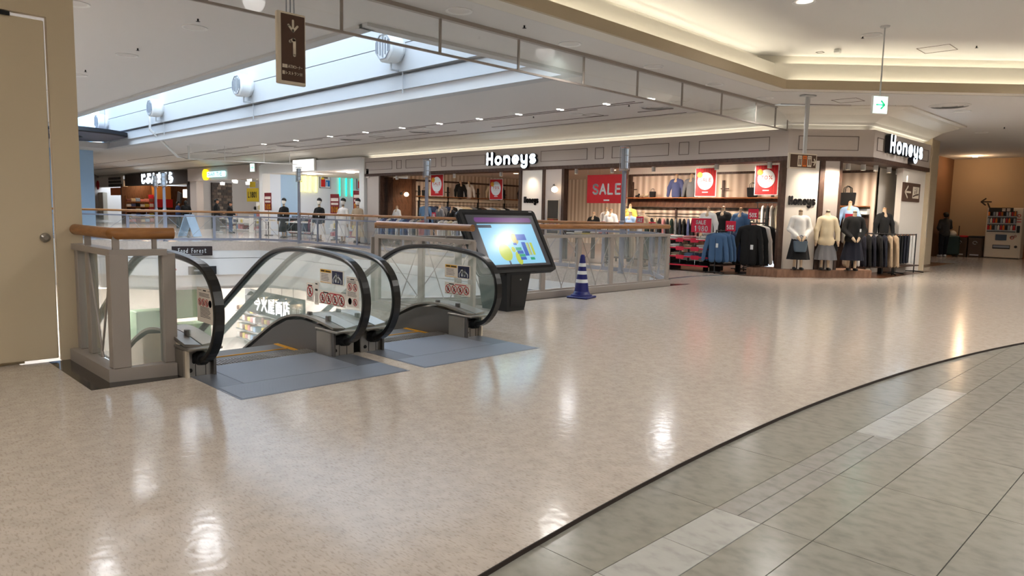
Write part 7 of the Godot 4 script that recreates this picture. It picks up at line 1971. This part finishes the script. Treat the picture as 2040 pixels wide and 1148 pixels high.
	for q in [[V(10.6, -2.3, -29.0), V(1.3, 1.6, 0.1), "pale green hanging panel below the grey sign"], [V(9.6, -3.4, -30.0), V(1.4, 1.2, 0.8), "pale green counter block on the lower floor"], [V(11.0, -4.2, -29.6), V(1.2, 1.6, 0.9), "yellow topped green produce stand on the lower floor"]]:
		var g := Mb.new(); g.bb(V(), q[1], 0.03)
		solo("green_block", q[2], "panel", g, M.green_panel, q[0])
	for q in [[4.0, -10.0], [8.0, -14.0], [4.0, -19.0], [9.0, -22.0], [15.5, -20.0], [15.5, -30.5], [8.0, -31.0], [13.0, -31.0]]:
		var inside: bool = q[0] < 13.0 and q[1] > -26.0
		if inside: continue
		var l := Mb.new(); l.box(V(0, 0, 0), V(1.2, 0.03, 0.3))
		solo("ceiling_lamp", "unseen flat lit panel lamp in the lower floor ceiling, %s" % ("by the market" if q[1] == -30.5 else ("behind the market" if q[1] == -20.0 else ("past the green panel" if q[0] == 8.0 else "over the produce stand"))), "ceiling lamp", l, M.lamp_on, V(q[0], -1.93, q[1]))
		area(V(q[0], -1.96, q[1]), V(q[0], -5.0, q[1]), Vector2(1.2, 0.3), Color(1, 0.98, 0.97), 22.0)  # out of view, strong so its bounce brightens the atrium ceiling

func ceiling_bits() -> void:
	# round diffusers
	var rms := []
	for q in [[0.36, 0.40], [0.26, 0.29], [0.15, 0.18], [0.0, 0.06]]:
		var ring := Mb.new(); ring.lathe([Vector2(q[0], -0.01), Vector2(q[1], 0.0), Vector2(q[1], 0.012), Vector2(q[0], 0.012)], Vector3(), 28)
		rms.append(ring.done())
	var i := 0
	for p in [[17.73, -4.5], [14.1, -9.55], [14.0, -18.3], [14.0, -22.4], [13.9, -27.0], [13.9, -33.0]]:
		var t := thing("air_diffuser", "round ringed air diffuser in the ceiling %s" % ["before the vending hall", "behind the glass barrier", "over the far corridor, third", "over the far corridor, fourth", "over the far corridor, fifth", "over the far corridor, sixth"][i], "air diffuser", V(p[0], H - 0.008, p[1]), 0.0, "round air diffusers")
		for rm in rms: part(t, "ring", rm, M.ceiling)
		var d := Mb.new(); d.lathe([Vector2(0, 0.0), Vector2(0.35, 0.0)], V(0, 0.009, 0), 28)
		part(t, "throat", d, M.fascia_line)
		i += 1
	var sp := Mb.new(); sp.lathe([Vector2(0.012, 0.0), Vector2(0.012, -0.03), Vector2(0.03, -0.034), Vector2(0.0, -0.04)], Vector3(), 10)
	var sm := sp.done()
	i = 0
	for p in [[3.9, -10.0, H], [3.95, -12.6, H], [3.9, -15.4, H], [13.5, -9.9, H], [13.6, -13.0, H], [7.0, -6.9, H], [13.55, -4.9, 4.6], [15.6, -3.6, 4.6], [22.5, -4.4, H]]:
		solo("sprinkler", "small ceiling sprinkler head, %s" % ["by the first walkway downlight", "by the second walkway downlight", "by the third walkway downlight", "first along the shop corridor", "second along the shop corridor", "by the barrier edge", "in the tray near the exit sign", "in the tray near the access panel", "in the vending hall"][i], "sprinkler", sm, M.ink, V(p[0], p[2], p[1]), "ceiling sprinklers")
		i += 1
	i = 0
	for p in [[15.75, -5.9, H, 0.5], [15.4, -4.2, 4.6, 0.55], [14.3, -11.6, H, 0.4], [14.1, -20.9, H, 0.4], [14.3, -5.95, 4.6, 0.12]]:
		var t := Mb.new()
		var h: float = p[3]
		for q in [[0, h / 2, h, 0.012], [0, -h / 2, h, 0.012], [h / 2, 0, 0.012, h], [-h / 2, 0, 0.012, h]]: t.box(V(q[0], 0, q[1]), V(q[2], 0.006, q[3]))
		solo("access_panel", "square ceiling access panel outline %s" % ["before the shop corner", "in the ceiling tray", "first along the shop corridor", "second along the shop corridor", "tiny, by the tray edge"][i], "access panel", t, M.fascia_line, V(p[0], p[2] - 0.002, p[1]), "")
		i += 1
	var ms := Mb.new(); ms.lathe([Vector2(0, 0.0), Vector2(0.03, 0.0), Vector2(0.04, -0.012), Vector2(0.05, 0.0)], Vector3(), 12)
	var mm := ms.done()
	i = 0
	for z in [-9.0, -10.2, -11.6, -13.0, -14.5, -16.2, -18.0, -20.0, -22.2, -24.6, -27.2]:
		for dx in [0.0, 0.12]: solo("accent_lamp", "tiny lit accent lamp %s along the corridor ceiling groove, %s of its pair" % [ORD[i], "groove side" if dx == 0.0 else "shop side"], "lamp", mm, M.lamp_on, V(13.0 + dx, H - 0.006, z), "accent lamps along the ceiling groove")
		i += 1
	var sb := Mb.new(); sb.bb(V(), V(0.14, 0.06, 0.1), 0.01)
	solo("sensor", "small white box sensor under the ceiling tray edge", "sensor", sb, M.white, V(14.26, 4.56, -5.6))
	# ring canopy at the far end of the atrium
	var rc := thing("ring_canopy", "dark flat ring canopy hanging before the blue end wall", "canopy", V(7.6, 4.15, -34.5))
	var r := Mb.new()
	r.lathe([Vector2(0.9, 0.0), Vector2(2.6, 0.0), Vector2(2.7, 0.05), Vector2(2.6, 0.16), Vector2(0.9, 0.16), Vector2(0.9, 0.0)], Vector3(), 48)
	part(rc, "disc", r, mat("canopy", Color(0.36, 0.36, 0.42), 0.6))
	var e := Mb.new(); e.lathe([Vector2(2.7, 0.0), Vector2(2.74, 0.05), Vector2(2.72, 0.2), Vector2(2.6, 0.2)], Vector3(), 48); e.lathe([Vector2(0.9, -0.02), Vector2(0.84, -0.02), Vector2(0.84, 0.2), Vector2(0.9, 0.2)], Vector3(), 48)
	part(rc, "rim", e, mat("canopy_rim", Color(0.05, 0.05, 0.08), 0.5))
	var w := Mb.new()
	for k in 3: w.tube([V(cos(k * 2.1) * 1.8, 0.1, sin(k * 2.1) * 1.8), V(cos(k * 2.1) * 1.8, 4.0, sin(k * 2.1) * 1.8)], 0.012, 5)
	part(rc, "cable", w, M.grey_metal)
	# A-frame board and a low stand on the far floor
	var ab := thing("sandwich_board", "pale blue folding sandwich board behind the far railing", "sandwich board", V(11.9, 0, -32.0), 0.6)
	for s in [-1.0, 1.0]:
		var q := Mb.new(); q.bb(V(0, 0.5, 0.2 * s), V(0.6, 1.02, 0.03), 0.008, Basis(Vector3.RIGHT, -0.36 * s))
		part(ab, "board", q, M.blue_wall)
	lamp_post(V(13.42, 0, -9.90), 2.9, "cylindrical lantern post on the railing nearest the shop corner")
	lamp_post(V(13.47, 0, -17.3), 2.9, "cylindrical lantern post on the railing behind the touch kiosk")
	lamp_post(V(13.50, 0, -25.25), 2.9, "cylindrical lantern post before the pale blue shop")
	lamp_post(V(9.62, 0, -28.3), 2.6, "cylindrical lantern post at the bend of the far railing")
	lamp_post(V(7.2, 0, -31.3), 3.1, "cylindrical lantern post before the blue end wall")
	lamp_post(V(11.2, 0, -34.0), 2.7, "cylindrical lantern post beside the pillow shop")

func _ready() -> void:
	make_materials()
	make_view()
	make_lights()
	make_floor()
	make_ceiling()
	make_well()
	make_walls()
	make_barrier()
	make_rails()
	make_escalators()
	make_near_things()
	shop_shell()
	shop_lights()
	shop_contents()
	far_shops()
	right_hall()
	ceiling_bits()
	people()
	lower_floor()
